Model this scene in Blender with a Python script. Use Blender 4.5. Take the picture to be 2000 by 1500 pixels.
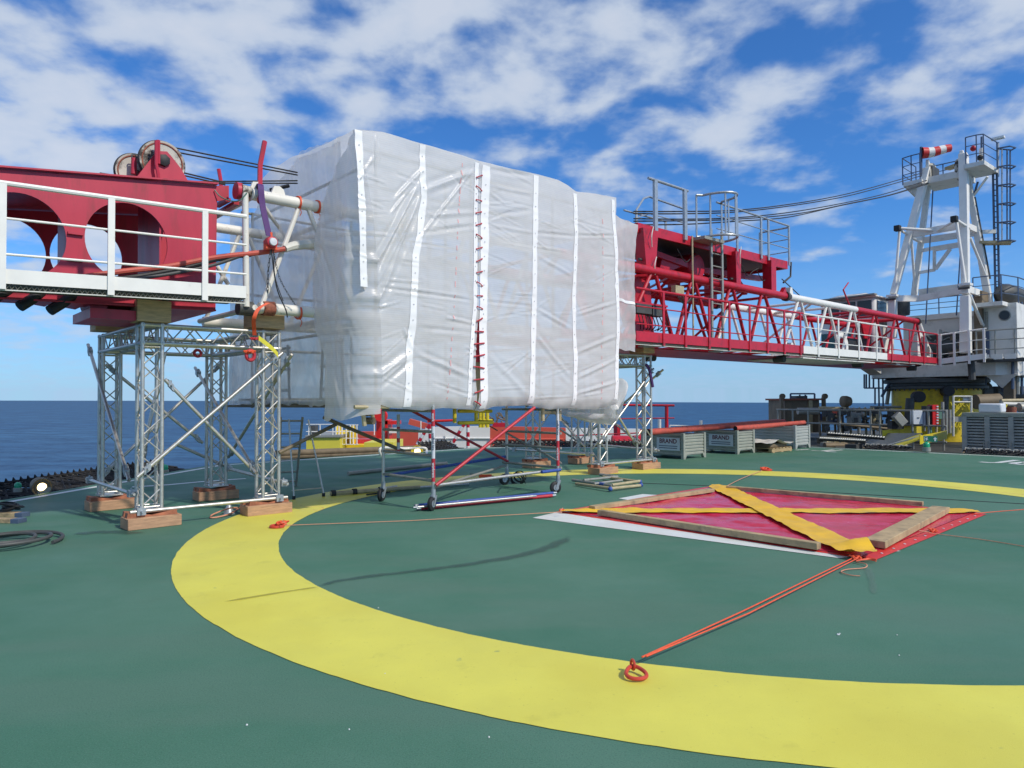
import bpy, math, random
from mathutils import Vector as V, Matrix, noise
from mathutils.geometry import tessellate_polygon
random.seed(7)
R = math.radians
sc = bpy.context.scene
for o in list(bpy.data.objects): bpy.data.objects.remove(o)

# ------------------------------------------------------------------ camera
EYE = 1.58                      # metres above the helideck
FPX, VH, ROLL = 1390.0, 780.0, -0.0055
TILT = math.atan2(VH - 750, FPX)
cam_d = bpy.data.cameras.new('camera'); cam = bpy.data.objects.new('camera', cam_d)
sc.collection.objects.link(cam); sc.camera = cam
cam_d.sensor_width = 36; cam_d.lens = 36 * FPX / 2000
cam_d.clip_start = .05; cam_d.clip_end = 40000
cam.location = (0, 0, EYE)
cam.matrix_world = Matrix.Translation((0, 0, EYE)) @ Matrix.Rotation(R(90) + TILT, 4, 'X') @ Matrix.Rotation(ROLL, 4, 'Z')

# ------------------------------------------------------------------ sky + sun
SUN_AZ, SUN_EL = R(126), R(42)        # azimuth clockwise from +Y
world = bpy.data.worlds.new('World'); sc.world = world; world.use_nodes = True
nt = world.node_tree; nt.nodes.clear()
def wn(t, **k):
    n = nt.nodes.new(t)
    for a, b in k.items(): setattr(n, a, b)
    return n
def wmath(op, a, b=None, c=None, clamp=False):
    n = wn('ShaderNodeMath', operation=op, use_clamp=clamp)
    for i, x in enumerate((a, b, c)):
        if x is None: continue
        if isinstance(x, (int, float)): n.inputs[i].default_value = x
        else: nt.links.new(x, n.inputs[i])
    return n.outputs[0]
tc = wn('ShaderNodeTexCoord'); sep = wn('ShaderNodeSeparateXYZ'); nt.links.new(tc.outputs['Generated'], sep.inputs[0])
zc = wmath('MAXIMUM', sep.outputs[2], .012)
comb = wn('ShaderNodeCombineXYZ'); nt.links.new(sep.outputs[0], comb.inputs[0]); nt.links.new(sep.outputs[1], comb.inputs[1]); nt.links.new(zc, comb.inputs[2])
sky = wn('ShaderNodeTexSky', sky_type='NISHITA'); sky.sun_disc = False
sky.sun_elevation = SUN_EL; sky.sun_rotation = SUN_AZ
sky.air_density = 1.0; sky.dust_density = .35; sky.ozone_density = 2.2; sky.altitude = 0
nt.links.new(comb.outputs[0], sky.inputs['Vector'])
hs = wn('ShaderNodeMix', data_type='RGBA', blend_type='MULTIPLY'); hs.inputs['Factor'].default_value = 1
nt.links.new(sky.outputs[0], hs.inputs['A']); hs.inputs['B'].default_value = (.43, .95, 1.58, 1)
# cloud layer: a sheet of altocumulus, projected from the direction onto a high plane
zz = wmath('ADD', zc, .22)
px_ = wmath('DIVIDE', sep.outputs[0], zz); py_ = wmath('DIVIDE', sep.outputs[1], zz)
cp = wn('ShaderNodeCombineXYZ'); nt.links.new(px_, cp.inputs[0]); nt.links.new(py_, cp.inputs[1])
def wnoise(scale, det, rough, off, dist=0.0):
    mp = wn('ShaderNodeMapping'); mp.inputs['Location'].default_value = off
    nt.links.new(cp.outputs[0], mp.inputs['Vector'])
    n = wn('ShaderNodeTexNoise'); n.inputs['Scale'].default_value = scale; n.inputs['Detail'].default_value = det
    n.inputs['Roughness'].default_value = rough; n.inputs['Distortion'].default_value = dist
    nt.links.new(mp.outputs[0], n.inputs['Vector']); return n.outputs['Fac']
n1 = wnoise(5.2, 6, .49, (3.1, 1.7, 0), .15)
n2 = wnoise(1.5, 2, .5, (7.3, 4.4, 2))
n3 = wnoise(13, 4, .55, (1.3, 9.4, 5))
cov = wmath('ADD', wmath('MULTIPLY', n1, .86), wmath('ADD', wmath('MULTIPLY', n2, .47), wmath('MULTIPLY', n3, .17)))
# the deck of cloud thins out low over the sea, most of all towards the right
side = wmath('ADD', wmath('MULTIPLY', sep.outputs[0], .9), .55, clamp=True)
low = wmath('MULTIPLY', wmath('SUBTRACT', 1.0, wmath('MULTIPLY', zc, 2.5), clamp=True), wmath('ADD', wmath('MULTIPLY', side, .21), .02))
cov2 = wmath('SUBTRACT', cov, low)
mr = wn('ShaderNodeMapRange', interpolation_type='SMOOTHSTEP'); nt.links.new(cov2, mr.inputs['Value'])
mr.inputs['From Min'].default_value = .63; mr.inputs['From Max'].default_value = .86
mr.inputs['To Max'].default_value = .88
shade = wn('ShaderNodeMapRange'); nt.links.new(cov2, shade.inputs['Value'])
shade.inputs['From Min'].default_value = .70; shade.inputs['From Max'].default_value = .95
ccol = wn('ShaderNodeMix', data_type='RGBA'); nt.links.new(shade.outputs[0], ccol.inputs['Factor'])
ccol.inputs['A'].default_value = (5.2, 6.3, 7.9, 1); ccol.inputs['B'].default_value = (6.8, 7.4, 8.4, 1)
cfac = wmath('MULTIPLY', mr.outputs[0], wmath('MULTIPLY', wmath('ADD', zc, .02), 7.0, clamp=True))
mixc = wn('ShaderNodeMix', data_type='RGBA'); nt.links.new(cfac, mixc.inputs['Factor'])
nt.links.new(hs.outputs['Result'], mixc.inputs['A']); nt.links.new(ccol.outputs['Result'], mixc.inputs['B'])
# pale band low over the sea
hz = wmath('POWER', wmath('SUBTRACT', 1.0, wmath('MULTIPLY', zc, 4.2), clamp=True), 1.6)
mixh = wn('ShaderNodeMix', data_type='RGBA'); nt.links.new(wmath('MULTIPLY', hz, wmath('ADD', wmath('MULTIPLY', n3, .55), .45)), mixh.inputs['Factor'])
nt.links.new(mixc.outputs['Result'], mixh.inputs['A']); mixh.inputs['B'].default_value = (4.3, 6.0, 8.6, 1)
bg = wn('ShaderNodeBackground'); bg.inputs['Strength'].default_value = .085
nt.links.new(mixh.outputs['Result'], bg.inputs['Color'])
wo = wn('ShaderNodeOutputWorld'); nt.links.new(bg.outputs[0], wo.inputs['Surface'])

sun_d = bpy.data.lights.new('sun', 'SUN'); sun = bpy.data.objects.new('sun', sun_d); sc.collection.objects.link(sun)
sun_d.energy = 3.0; sun_d.angle = R(2.0); sun_d.color = (1, .93, .82)
SUNDIR = V((math.sin(SUN_AZ) * math.cos(SUN_EL), math.cos(SUN_AZ) * math.cos(SUN_EL), math.sin(SUN_EL)))
sun.rotation_euler = SUNDIR.to_track_quat('Z', 'Y').to_euler(); sun.location = (10, -10, 30)
sc.view_settings.view_transform = 'Standard'; sc.view_settings.look = 'None'
sc.view_settings.gamma = 1; sc.view_settings.exposure = .18
sc.cycles.max_bounces = 8; sc.cycles.transparent_max_bounces = 24

# ------------------------------------------------------------------ geometry helpers
ANG = R(42)                                   # the crane boom lies 42 degrees off the picture plane
T = V((math.cos(ANG), math.sin(ANG), 0)); N = V((math.sin(ANG), -math.cos(ANG), 0)); Z = V((0, 0, 1))
P0 = V((-4.6, 10.15, 0))
def W(s, n, z=0): return P0 + T * s + N * n + Z * z      # along boom, towards the camera side, up
_c, _s = math.cos(ROLL), math.sin(ROLL)
def ray(u, v):
    x, y = u - 1000, v - 750
    ur, vr = _c * x + _s * y, -_s * x + _c * y
    d = V((ur, FPX * math.cos(TILT) + vr * math.sin(TILT), FPX * math.sin(TILT) - vr * math.cos(TILT)))
    return d / d.y
O = V((0, 0, EYE))
def gp(u, v, z=0): d = ray(u, v); return O + d * ((z - EYE) / d.z)
def dp(u, v, y): return O + ray(u, v) * y
def bp_(u, v, n): d = ray(u, v); o = O - P0; return O + d * ((n - o.dot(N)) / d.dot(N))
def sp_(u, v, s): d = ray(u, v); o = O - P0; return O + d * ((s - o.dot(T)) / d.dot(T))
def sn(p): q = p - P0; return q.dot(T), q.dot(N), p.z

COL = sc.collection
ORG = {}
def basis(d):
    d = d.normalized()
    u = d.cross(Z)
    if u.length < 1e-3: u = V((1, 0, 0)).cross(d)
    u.normalize(); return d, u, u.cross(d).normalized()

class MB:
    def __init__(s): s.v = []; s.f = []; s.attr = None
    def add(s, vs, fs):
        b = len(s.v); s.v += [V(p) for p in vs]; s.f += [tuple(b + i for i in f) for f in fs]; return s
    def tube(s, p, q, r, n=10, r2=None, caps=True):
        return s.path([p, q], r, n, caps, r2)
    def path(s, pts, r, n=8, caps=True, r2=None, closed=False):
        pts = [V(p) for p in pts]; vs = []; fs = []; m = len(pts); u0 = None
        for i, p in enumerate(pts):
            if closed: d = pts[(i + 1) % m] - pts[i - 1]
            elif i == 0: d = pts[1] - p
            elif i == m - 1: d = p - pts[-2]
            else: d = (pts[i + 1] - p).normalized() + (p - pts[i - 1]).normalized()
            if d.length < 1e-9: d = V((0, 0, 1))
            d, u, w = basis(d)
            if u0 is not None:
                u = (u0 - d * u0.dot(d))
                u = u.normalized() if u.length > 1e-6 else basis(d)[1]
                w = u.cross(d).normalized()
            u0 = u
            rr = r if r2 is None else r + (r2 - r) * i / (m - 1)
            for k in range(n):
                a = 2 * math.pi * k / n; vs.append(p + (u * math.cos(a) + w * math.sin(a)) * rr)
        for i in range(m if closed else m - 1):
            j = (i + 1) % m
            for k in range(n):
                l = (k + 1) % n; fs.append((i * n + k, j * n + k, j * n + l, i * n + l))
        if caps and not closed:
            fs.append(tuple(range(n))); fs.append(tuple((m - 1) * n + k for k in reversed(range(n))))
        return s.add(vs, fs)
    def beam(s, p, q, w, h, up=Z):
        p, q = V(p), V(q); d = (q - p).normalized(); x = d.cross(up)
        if x.length < 1e-4: x = d.cross(V((1, 0, 0)))
        x.normalize(); y = x.cross(d).normalized()
        c = [x * (a * w / 2) + y * (b * h / 2) for a, b in ((-1, -1), (1, -1), (1, 1), (-1, 1))]
        return s.add([p + k for k in c] + [q + k for k in c], [(3, 2, 1, 0), (4, 5, 6, 7), (0, 1, 5, 4), (1, 2, 6, 5), (2, 3, 7, 6), (3, 0, 4, 7)])
    def box(s, c, h, ax=None):
        ax = ax or (T, N, Z); c = V(c); vs = []
        for k in (-1, 1):
            for a, b in ((-1, -1), (1, -1), (1, 1), (-1, 1)):
                vs.append(c + ax[0] * (a * h[0]) + ax[1] * (b * h[1]) + ax[2] * (k * h[2]))
        return s.add(vs, [(3, 2, 1, 0), (4, 5, 6, 7), (0, 1, 5, 4), (1, 2, 6, 5), (2, 3, 7, 6), (3, 0, 4, 7)])
    def prism(s, poly, vec, holes=()):
        loops = [[V(p) for p in poly]] + [[V(p) for p in h] for h in holes]
        flat = [p for l in loops for p in l]; vec = V(vec); m = len(flat)
        tri = tessellate_polygon(loops)
        vs = flat + [p + vec for p in flat]; fs = [tuple(t) for t in tri] + [tuple(i + m for i in reversed(t)) for t in tri]
        b = 0
        for l in loops:
            k = len(l)
            for i in range(k):
                j = (i + 1) % k; fs.append((b + i, b + j, b + j + m, b + i + m))
            b += k
        return s.add(vs, fs)
    def cyl(s, c, ax, r, h, n=24, r2=None): c = V(c); return s.tube(c - V(ax).normalized() * h / 2, c + V(ax).normalized() * h / 2, r, n, r2)
    def lathe(s, c, ax, prof, n=24):
        d, u, w = basis(V(ax)); c = V(c); vs = []; fs = []; m = len(prof)
        for r, h in prof:
            for k in range(n):
                a = 2 * math.pi * k / n; vs.append(c + d * h + (u * math.cos(a) + w * math.sin(a)) * r)
        for i in range(m - 1):
            for k in range(n):
                l = (k + 1) % n; fs.append((i * n + k, (i + 1) * n + k, (i + 1) * n + l, i * n + l))
        if prof[0][0] > 1e-6: fs.append(tuple(reversed(range(n))))
        if prof[-1][0] > 1e-6: fs.append(tuple((m - 1) * n + k for k in range(n)))
        return s.add(vs, fs)
    def torus(s, c, ax, Rr, r, n=28, k=8, ell=1.0):
        d, u, w = basis(V(ax)); c = V(c)
        return s.path([c + u * (Rr * math.cos(2 * math.pi * i / n)) + w * (Rr * ell * math.sin(2 * math.pi * i / n)) for i in range(n)], r, k, closed=True)
    def sphere(s, c, r, n=14, m=8, sz=1.0):
        return s.lathe(c, Z, [(max(1e-7, r * math.sin(math.pi * i / m)), -r * sz * math.cos(math.pi * i / m)) for i in range(m + 1)], n)
    def grid(s, fn, a, b):
        vs = [fn(i / a, j / b) for j in range(b + 1) for i in range(a + 1)]
        return s.add(vs, [(j * (a + 1) + i, j * (a + 1) + i + 1, (j + 1) * (a + 1) + i + 1, (j + 1) * (a + 1) + i) for j in range(b) for i in range(a)])
    def build(s, name, mat, parent=None, org=None, bevel=0, flat=False, attr=None, sharp=38):
        if org is None:
            if parent is not None: org = ORG[parent.name]
            else:
                lo = [min(p[i] for p in s.v) for i in range(3)]; hi = [max(p[i] for p in s.v) for i in range(3)]
                org = V(((lo[0] + hi[0]) / 2, (lo[1] + hi[1]) / 2, lo[2]))
        me = bpy.data.meshes.new(name); me.from_pydata([p - org for p in s.v], [], s.f)
        import bmesh
        bm = bmesh.new(); bm.from_mesh(me); bmesh.ops.recalc_face_normals(bm, faces=bm.faces); bm.to_mesh(me); bm.free()
        if not flat:
            me.shade_smooth(); me.set_sharp_from_angle(angle=R(sharp))
        me.materials.append(mat)
        if attr:
            at = me.attributes.new('fade', 'FLOAT', 'POINT')
            for i, x in enumerate(attr): at.data[i].value = x
        o = bpy.data.objects.new(name, me); COL.objects.link(o)
        ORG[o.name] = org
        if parent is not None: o.parent = parent
        else: o.location = org
        if bevel:
            b = o.modifiers.new('edge', 'BEVEL'); b.width = bevel; b.segments = 2; b.limit_method = 'ANGLE'; b.angle_limit = R(40)
        return o

def tag(o, label, cat, group=None):
    o['label'] = label; o['category'] = cat
    if group: o['group'] = group
    return o
def structure(o): o['kind'] = 'structure'; return o
def thing(name, label, cat, loc=(0, 0, 0), group=None):
    o = bpy.data.objects.new(name, None); COL.objects.link(o); o.empty_display_size = .2
    o.location = loc; ORG[o.name] = V(loc); return tag(o, label, cat, group)
def dup(o, parent=None, delta=None, label=None, rotz=None):
    c = o.copy(); COL.objects.link(c)
    if parent is not None: c.parent = parent
    if delta is not None: c.location = o.location + V(delta)
    if label: c['label'] = label
    if rotz is not None: c.rotation_euler = (0, 0, rotz)
    ORG[c.name] = V(c.location) if parent is None else ORG[o.name]
    for ch in [x for x in KIDS.get(o.name, [])]: pass
    for ch in list(o.children): dup(ch, c)
    return c
KIDS = {}
def tubep(name, p, q, r, mat, par, n=10, **k): return MB().tube(p, q, r, n).build(name, mat, par, **k)
def beamp(name, p, q, w, h, mat, par, up=Z, **k): return MB().beam(p, q, w, h, up).build(name, mat, par, **k)
def boxp(name, c, h, mat, par, ax=None, **k): return MB().box(c, h, ax).build(name, mat, par, **k)
def arc(fn, a0, a1, n): return [fn(a0 + (a1 - a0) * i / n) for i in range(n + 1)]
def spline(pts, k=8):
    pts = [V(p) for p in pts]; out = []
    for i in range(len(pts) - 1):
        a = pts[max(0, i - 1)]; b = pts[i]; c = pts[i + 1]; d = pts[min(len(pts) - 1, i + 2)]
        for j in range(k):
            t = j / k; out.append(.5 * ((2 * b) + (c - a) * t + (2 * a - 5 * b + 4 * c - d) * t * t + (3 * b - a - 3 * c + d) * t ** 3))
    return out + [pts[-1]]
def sag(p, q, d, k=14): return [V(p).lerp(V(q), i / k) - Z * (d * 4 * (i / k) * (1 - i / k)) for i in range(k + 1)]
def text_mesh(txt, size, org, xd, yd, name, mat, par, extr=.003, bold=False, align='CENTER'):
    cu = bpy.data.curves.new(name, 'FONT'); cu.body = txt; cu.size = size; cu.align_x = align; cu.align_y = 'CENTER'; cu.extrude = extr
    if bold: cu.offset = size * .022
    ob = bpy.data.objects.new(name, cu); COL.objects.link(ob)
    bpy.context.view_layer.update()
    me = bpy.data.meshes.new_from_object(ob.evaluated_get(bpy.context.evaluated_depsgraph_get()))
    bpy.data.objects.remove(ob)
    xd, yd = V(xd).normalized(), V(yd).normalized(); zd = xd.cross(yd)
    m = MB(); m.v = [V(org) + xd * p.co.x + yd * p.co.y + zd * p.co.z for p in me.vertices]; m.f = [tuple(p.vertices) for p in me.polygons]
    return m.build(name, mat, par, flat=True)
# ------------------------------------------------------------------ materials
def mat(name, col, rough=.5, metal=0.0, var=.12, scale=6.0, bump=0.0, bscale=60.0, dirt=None, dlo=.56, dhi=.72, dscale=9.0, stretch=(1, 1, 1), spec=.5):
    m = bpy.data.materials.new(name); m.use_nodes = True; t = m.node_tree; t.nodes.clear()
    L = t.links.new; A = t.nodes.new
    out = A('ShaderNodeOutputMaterial'); b = A('ShaderNodeBsdfPrincipled'); L(b.outputs[0], out.inputs[0])
    b.inputs['Roughness'].default_value = rough; b.inputs['Metallic'].default_value = metal; b.inputs['Specular IOR Level'].default_value = spec
    c = A('ShaderNodeTexCoord'); mp = A('ShaderNodeMapping'); mp.inputs['Scale'].default_value = stretch; L(c.outputs['Object'], mp.inputs[0])
    n = A('ShaderNodeTexNoise'); n.inputs['Scale'].default_value = scale; n.inputs['Detail'].default_value = 6; n.inputs['Roughness'].default_value = .6; L(mp.outputs[0], n.inputs['Vector'])
    r = A('ShaderNodeValToRGB'); L(n.outputs['Fac'], r.inputs[0])
    r.color_ramp.elements[0].position = .3; r.color_ramp.elements[1].position = .7
    r.color_ramp.elements[0].color = (*[x * (1 - var) for x in col], 1); r.color_ramp.elements[1].color = (*[min(1, x * (1 + var)) for x in col], 1)
    last = r.outputs[0]
    if dirt:
        n2 = A('ShaderNodeTexNoise'); n2.inputs['Scale'].default_value = dscale; n2.inputs['Detail'].default_value = 8; n2.inputs['Roughness'].default_value = .65; L(mp.outputs[0], n2.inputs['Vector'])
        r2 = A('ShaderNodeMapRange'); L(n2.outputs['Fac'], r2.inputs[0]); r2.inputs[1].default_value = dlo; r2.inputs[2].default_value = dhi
        mx = A('ShaderNodeMix'); mx.data_type = 'RGBA'; L(r2.outputs[0], mx.inputs['Factor']); L(last, mx.inputs['A']); mx.inputs['B'].default_value = (*dirt, 1); last = mx.outputs['Result']
    L(last, b.inputs['Base Color'])
    rr = A('ShaderNodeMapRange'); L(n.outputs['Fac'], rr.inputs[0]); rr.inputs[3].default_value = max(.05, rough - .1); rr.inputs[4].default_value = min(1, rough + .1); L(rr.outputs[0], b.inputs['Roughness'])
    if bump:
        n3 = A('ShaderNodeTexNoise'); n3.inputs['Scale'].default_value = bscale; n3.inputs['Detail'].default_value = 4; L(mp.outputs[0], n3.inputs['Vector'])
        bu = A('ShaderNodeBump'); bu.inputs['Strength'].default_value = bump; bu.inputs['Distance'].default_value = .01; L(n3.outputs['Fac'], bu.inputs['Height']); L(bu.outputs[0], b.inputs['Normal'])
    return m
def emit(name, col, strength):
    m = bpy.data.materials.new(name); m.use_nodes = True; t = m.node_tree; t.nodes.clear()
    o = t.nodes.new('ShaderNodeOutputMaterial'); e = t.nodes.new('ShaderNodeEmission'); e.inputs[0].default_value = (*col, 1); e.inputs[1].default_value = strength
    t.links.new(e.outputs[0], o.inputs[0]); return m

RED = mat('red_paint', (.47, .024, .050), .42, var=.12, scale=2, dirt=(.24, .03, .03), dlo=.52, dhi=.80, dscale=3.5, stretch=(1.6, 1.6, .35))
RED2 = mat('boom_red', (.49, .012, .028), .38, var=.12, scale=5, dirt=(.17, .02, .02), dlo=.52, dhi=.78, dscale=4)
WHITE = mat('white_paint', (.79, .765, .70), .4, var=.05, scale=4, dirt=(.45, .42, .36), dlo=.62, dhi=.9, dscale=7)
WHITEW = mat('weathered_white', (.74, .71, .63), .5, var=.06, scale=4, dirt=(.22, .12, .06), dlo=.60, dhi=.78, dscale=11)
SHEAVE = mat('sheave_white', (.54, .51, .43), .55, var=.1, scale=6, dirt=(.05, .04, .03), dlo=.47, dhi=.57, dscale=4.2)
CRANEW = mat('crane_white', (.72, .70, .64), .5, var=.07, scale=1.2, dirt=(.36, .34, .28), dlo=.52, dhi=.85, dscale=2.2)
ALU = mat('aluminium', (.60, .58, .53), .42, .75, var=.12, scale=25, dirt=(.40, .40, .40), dlo=.55, dhi=.8, dscale=14)
GALV = mat('galvanised', (.40, .43, .45), .45, .6, var=.15, scale=18)
GREYT = mat('scaffold_tube', (.34, .34, .30), .55, .35, var=.2, scale=9, dirt=(.16, .14, .10), dlo=.5, dhi=.8)
DGREY = mat('dark_steel', (.075, .078, .075), .6, .2, var=.25, scale=6)
BLACK = mat('black_rubber', (.018, .018, .019), .6, var=.3, scale=14)
ROPE = mat('wire_rope', (.045, .043, .04), .5, .5, var=.3, scale=60)
WOOD = mat('footing_timber', (.46, .265, .15), .75, var=.25, scale=5, bump=.25, bscale=30, stretch=(1, 1, 7), dirt=(.20, .10, .06), dlo=.55, dhi=.8)
WOOD2 = mat('packing_timber', (.56, .38, .20), .75, var=.28, scale=4, bump=.2, bscale=25, stretch=(1.2, 1.2, 9))
WEDGE = mat('wedge_timber', (.36, .13, .065), .75, var=.35, scale=9, bump=.25, bscale=40)
BATTEN = mat('weathered_plank', (.42, .31, .17), .8, var=.22, scale=4, bump=.3, bscale=24, dirt=(.15, .12, .08), dlo=.5, dhi=.75, dscale=6)
ORANGE = mat('orange_cord', (.75, .10, .035), .6, var=.15, scale=40)
PALEOR = mat('faded_cord', (.62, .27, .16), .7, var=.15, scale=40)
PURPLE = mat('purple_webbing', (.085, .03, .15), .7, var=.15, scale=30, bump=.2, bscale=150)
YWEB = mat('yellow_webbing', (.68, .62, .05), .7, var=.12, scale=30)
YEL = mat('yellow_paint', (.62, .50, .02), .5, var=.12, scale=2.5, dirt=(.30, .20, .03), dlo=.55, dhi=.85, dscale=4)
PEDY = mat('pedestal_yellow', (.74, .52, .012), .5, var=.14, scale=1.5, dirt=(.20, .14, .02), dlo=.52, dhi=.8, dscale=2.5)
TARP = mat('red_tarpaulin', (.60, .022, .060), .24, var=.16, scale=3, bump=.12, bscale=14, dirt=(.58, .075, .19), dlo=.52, dhi=.75, dscale=3)
TAPE = mat('yellow_tarp', (.80, .47, .018), .42, var=.10, scale=6, bump=.15, bscale=14)
TARPE = mat('red_tarp_edge', (.62, .035, .028), .45, var=.12, scale=6)
BLUE = mat('blue_paint', (.035, .085, .32), .5, var=.15, scale=12, dirt=(.25, .27, .30), dlo=.6, dhi=.75, dscale=18)
BLUER = mat('blue_grey_steel', (.075, .11, .18), .5, .1, var=.2, scale=6)
TUBER = mat('red_tube', (.50, .03, .045), .45, var=.15, scale=8, dirt=(.40, .36, .34), dlo=.66, dhi=.75, dscale=20)
PIPER = mat('red_pipe', (.52, .09, .06), .6, var=.16, scale=4, dirt=(.22, .06, .05), dlo=.5, dhi=.8)
CRATE = mat('crate_steel', (.34, .35, .29), .55, .15, var=.10, scale=4, dirt=(.17, .18, .15), dlo=.55, dhi=.85)
CRATEB = mat('crate_steel_bright', (.42, .44, .41), .55, .15, var=.10, scale=4)
SIGNW = mat('sign_white', (.62, .64, .66), .4, var=.04)
SIGNR = mat('sign_maroon', (.14, .015, .03), .5, var=.05)
INK = mat('ink', (.10, .12, .16), .5, var=.05)
PALLET = mat('pallet_wood', (.40, .29, .15), .8, var=.25, scale=6)
PAPER = mat('plastic_sheet', (.62, .61, .54), .5, var=.1, scale=6)
GREENL = mat('green_lens', (.02, .34, .17), .25, var=.1)
GREENS = mat('sign_green', (.015, .16, .10), .4, var=.1)
GLASSD = mat('dark_glass', (.025, .032, .036), .12, var=.2, scale=2)
TEALG = mat('teal_glass', (.02, .10, .11), .2, var=.4, scale=2)
HULLR = mat('hull_red', (.55, .085, .05), .55, var=.08, scale=.6)
HULLW = mat('hull_white', (.72, .72, .69), .5, var=.04, scale=.6)
SHIPY = mat('ship_yellow', (.70, .60, .06), .5, var=.06, scale=1)
BOXRED = mat('fire_red', (.62, .015, .012), .4, var=.08)
GREENH = mat('soft_green', (.10, .22, .16), .5, var=.2)
BROWN = mat('brown_steel', (.17, .13, .08), .65, .1, var=.3, scale=3)
RUST = mat('rusty_clamp', (.26, .08, .045), .75, var=.45, scale=22, bump=.4, bscale=50)
TAN = mat('tan_tube', (.42, .35, .20), .6, var=.2, scale=8)
MESHM = BLACK
LAMPON = emit('lamp_glow', (1, .78, .38), 5.0)
GREENON = emit('green_lamp_glow', (.10, .75, .42), .8)

def line_mat(name, col, wear=.2, rough=.55):      # painted markings on non-skid deck
    m = _line(name, col, rough); t = m.node_tree; L = t.links.new; A = t.nodes.new       # grit and small chips through the paint
    b = next(n for n in t.nodes if n.type == 'BSDF_PRINCIPLED'); src = b.inputs['Base Color'].links[0].from_socket; c = A('ShaderNodeTexCoord')
    for sc_, lo, hi, amt, cc in ((46, .66, .74, .55, tuple(x * .62 for x in col)), (130, .62, .76, .35, tuple(x * .75 for x in col)), (.7, .47, .60, .40, (col[0] * .88, col[1] * .82, col[2] * .6)), (7, .70, .78, .5, (.10, .20, .14))):
        n = A('ShaderNodeTexNoise'); n.inputs['Scale'].default_value = sc_; n.inputs['Detail'].default_value = 5; L(c.outputs['Object'], n.inputs['Vector'])
        r = A('ShaderNodeMapRange'); L(n.outputs['Fac'], r.inputs[0]); r.inputs[1].default_value = lo; r.inputs[2].default_value = hi; r.inputs[4].default_value = amt
        x = A('ShaderNodeMix'); x.data_type = 'RGBA'; L(r.outputs[0], x.inputs['Factor']); L(src, x.inputs['A']); x.inputs['B'].default_value = (*cc, 1); src = x.outputs['Result']
    L(src, b.inputs['Base Color']); return m
def _line(name, col, rough):
    return mat(name, col, rough, var=.07, scale=1.2, bump=.35, bscale=260, dirt=tuple(x * .72 for x in col), dlo=.60, dhi=.85, dscale=2.2)
YRING = line_mat('ring_yellow', (.71, .66, .095))
RINGO = mat('ring_orange', (.56, .055, .030), .5, var=.15, scale=9, dirt=(.30, .05, .03))
LINEW = line_mat('line_white', (.66, .69, .68))

def deck_material():
    m = bpy.data.materials.new('green_nonskid'); m.use_nodes = True; t = m.node_tree; t.nodes.clear(); L = t.links.new; A = t.nodes.new
    out = A('ShaderNodeOutputMaterial'); b = A('ShaderNodeBsdfPrincipled'); L(b.outputs[0], out.inputs[0])
    c = A('ShaderNodeTexCoord')
    def nz(scale, det, rg, st=(1, 1, 1), rot=0):
        mp = A('ShaderNodeMapping'); mp.inputs['Scale'].default_value = st; mp.inputs['Rotation'].default_value = (0, 0, rot); L(c.outputs['Object'], mp.inputs[0])
        n = A('ShaderNodeTexNoise'); n.inputs['Scale'].default_value = scale; n.inputs['Detail'].default_value = det; n.inputs['Roughness'].default_value = rg; L(mp.outputs[0], n.inputs['Vector']); return n.outputs['Fac']
    def ramp(f, lo, hi, a, b_):
        r = A('ShaderNodeMapRange'); L(f, r.inputs[0]); r.inputs[1].default_value = lo; r.inputs[2].default_value = hi; r.inputs[3].default_value = a; r.inputs[4].default_value = b_; return r.outputs[0]
    def mix(f, a, b_):
        x = A('ShaderNodeMix'); x.data_type = 'RGBA'
        L(f, x.inputs['Factor'])
        for k, s in (('A', a), ('B', b_)):
            if isinstance(s, tuple): x.inputs[k].default_value = (*s, 1)
            else: L(s, x.inputs[k])
        return x.outputs['Result']
    col = mix(ramp(nz(.45, 6, .62), .40, .60, 0, 1), (.058, .168, .108), (.084, .194, .134))
    col = mix(ramp(nz(.9, 4, .55, (.35, 1.6, 1), -ANG), .48, .62, 0, .60), col, (.092, .180, .128))      # greyer trodden bands
    col = mix(ramp(nz(.33, 3, .5, (1, 1, 1)), .56, .66, 0, .5), col, (.034, .140, .088))
    col = mix(ramp(nz(1.5, 8, .7), .60, .80, 0, .5), col, (.080, .150, .095))
    col = mix(ramp(nz(150, 3, .6), .53, .66, 0, .40), col, (.17, .27, .21))                     # pale grit
    col = mix(ramp(nz(110, 3, .6), .53, .66, 0, .45), col, (.030, .075, .058))
    L(col, b.inputs['Base Color'])
    L(ramp(nz(.8, 4, .6), .3, .7, .55, .80), b.inputs['Roughness']); b.inputs['Specular IOR Level'].default_value = .22
    bu = A('ShaderNodeBump'); bu.inputs['Strength'].default_value = .45; bu.inputs['Distance'].default_value = .004; L(nz(260, 3, .6), bu.inputs['Height']); L(bu.outputs[0], b.inputs['Normal'])
    return m
DECK = deck_material()

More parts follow.
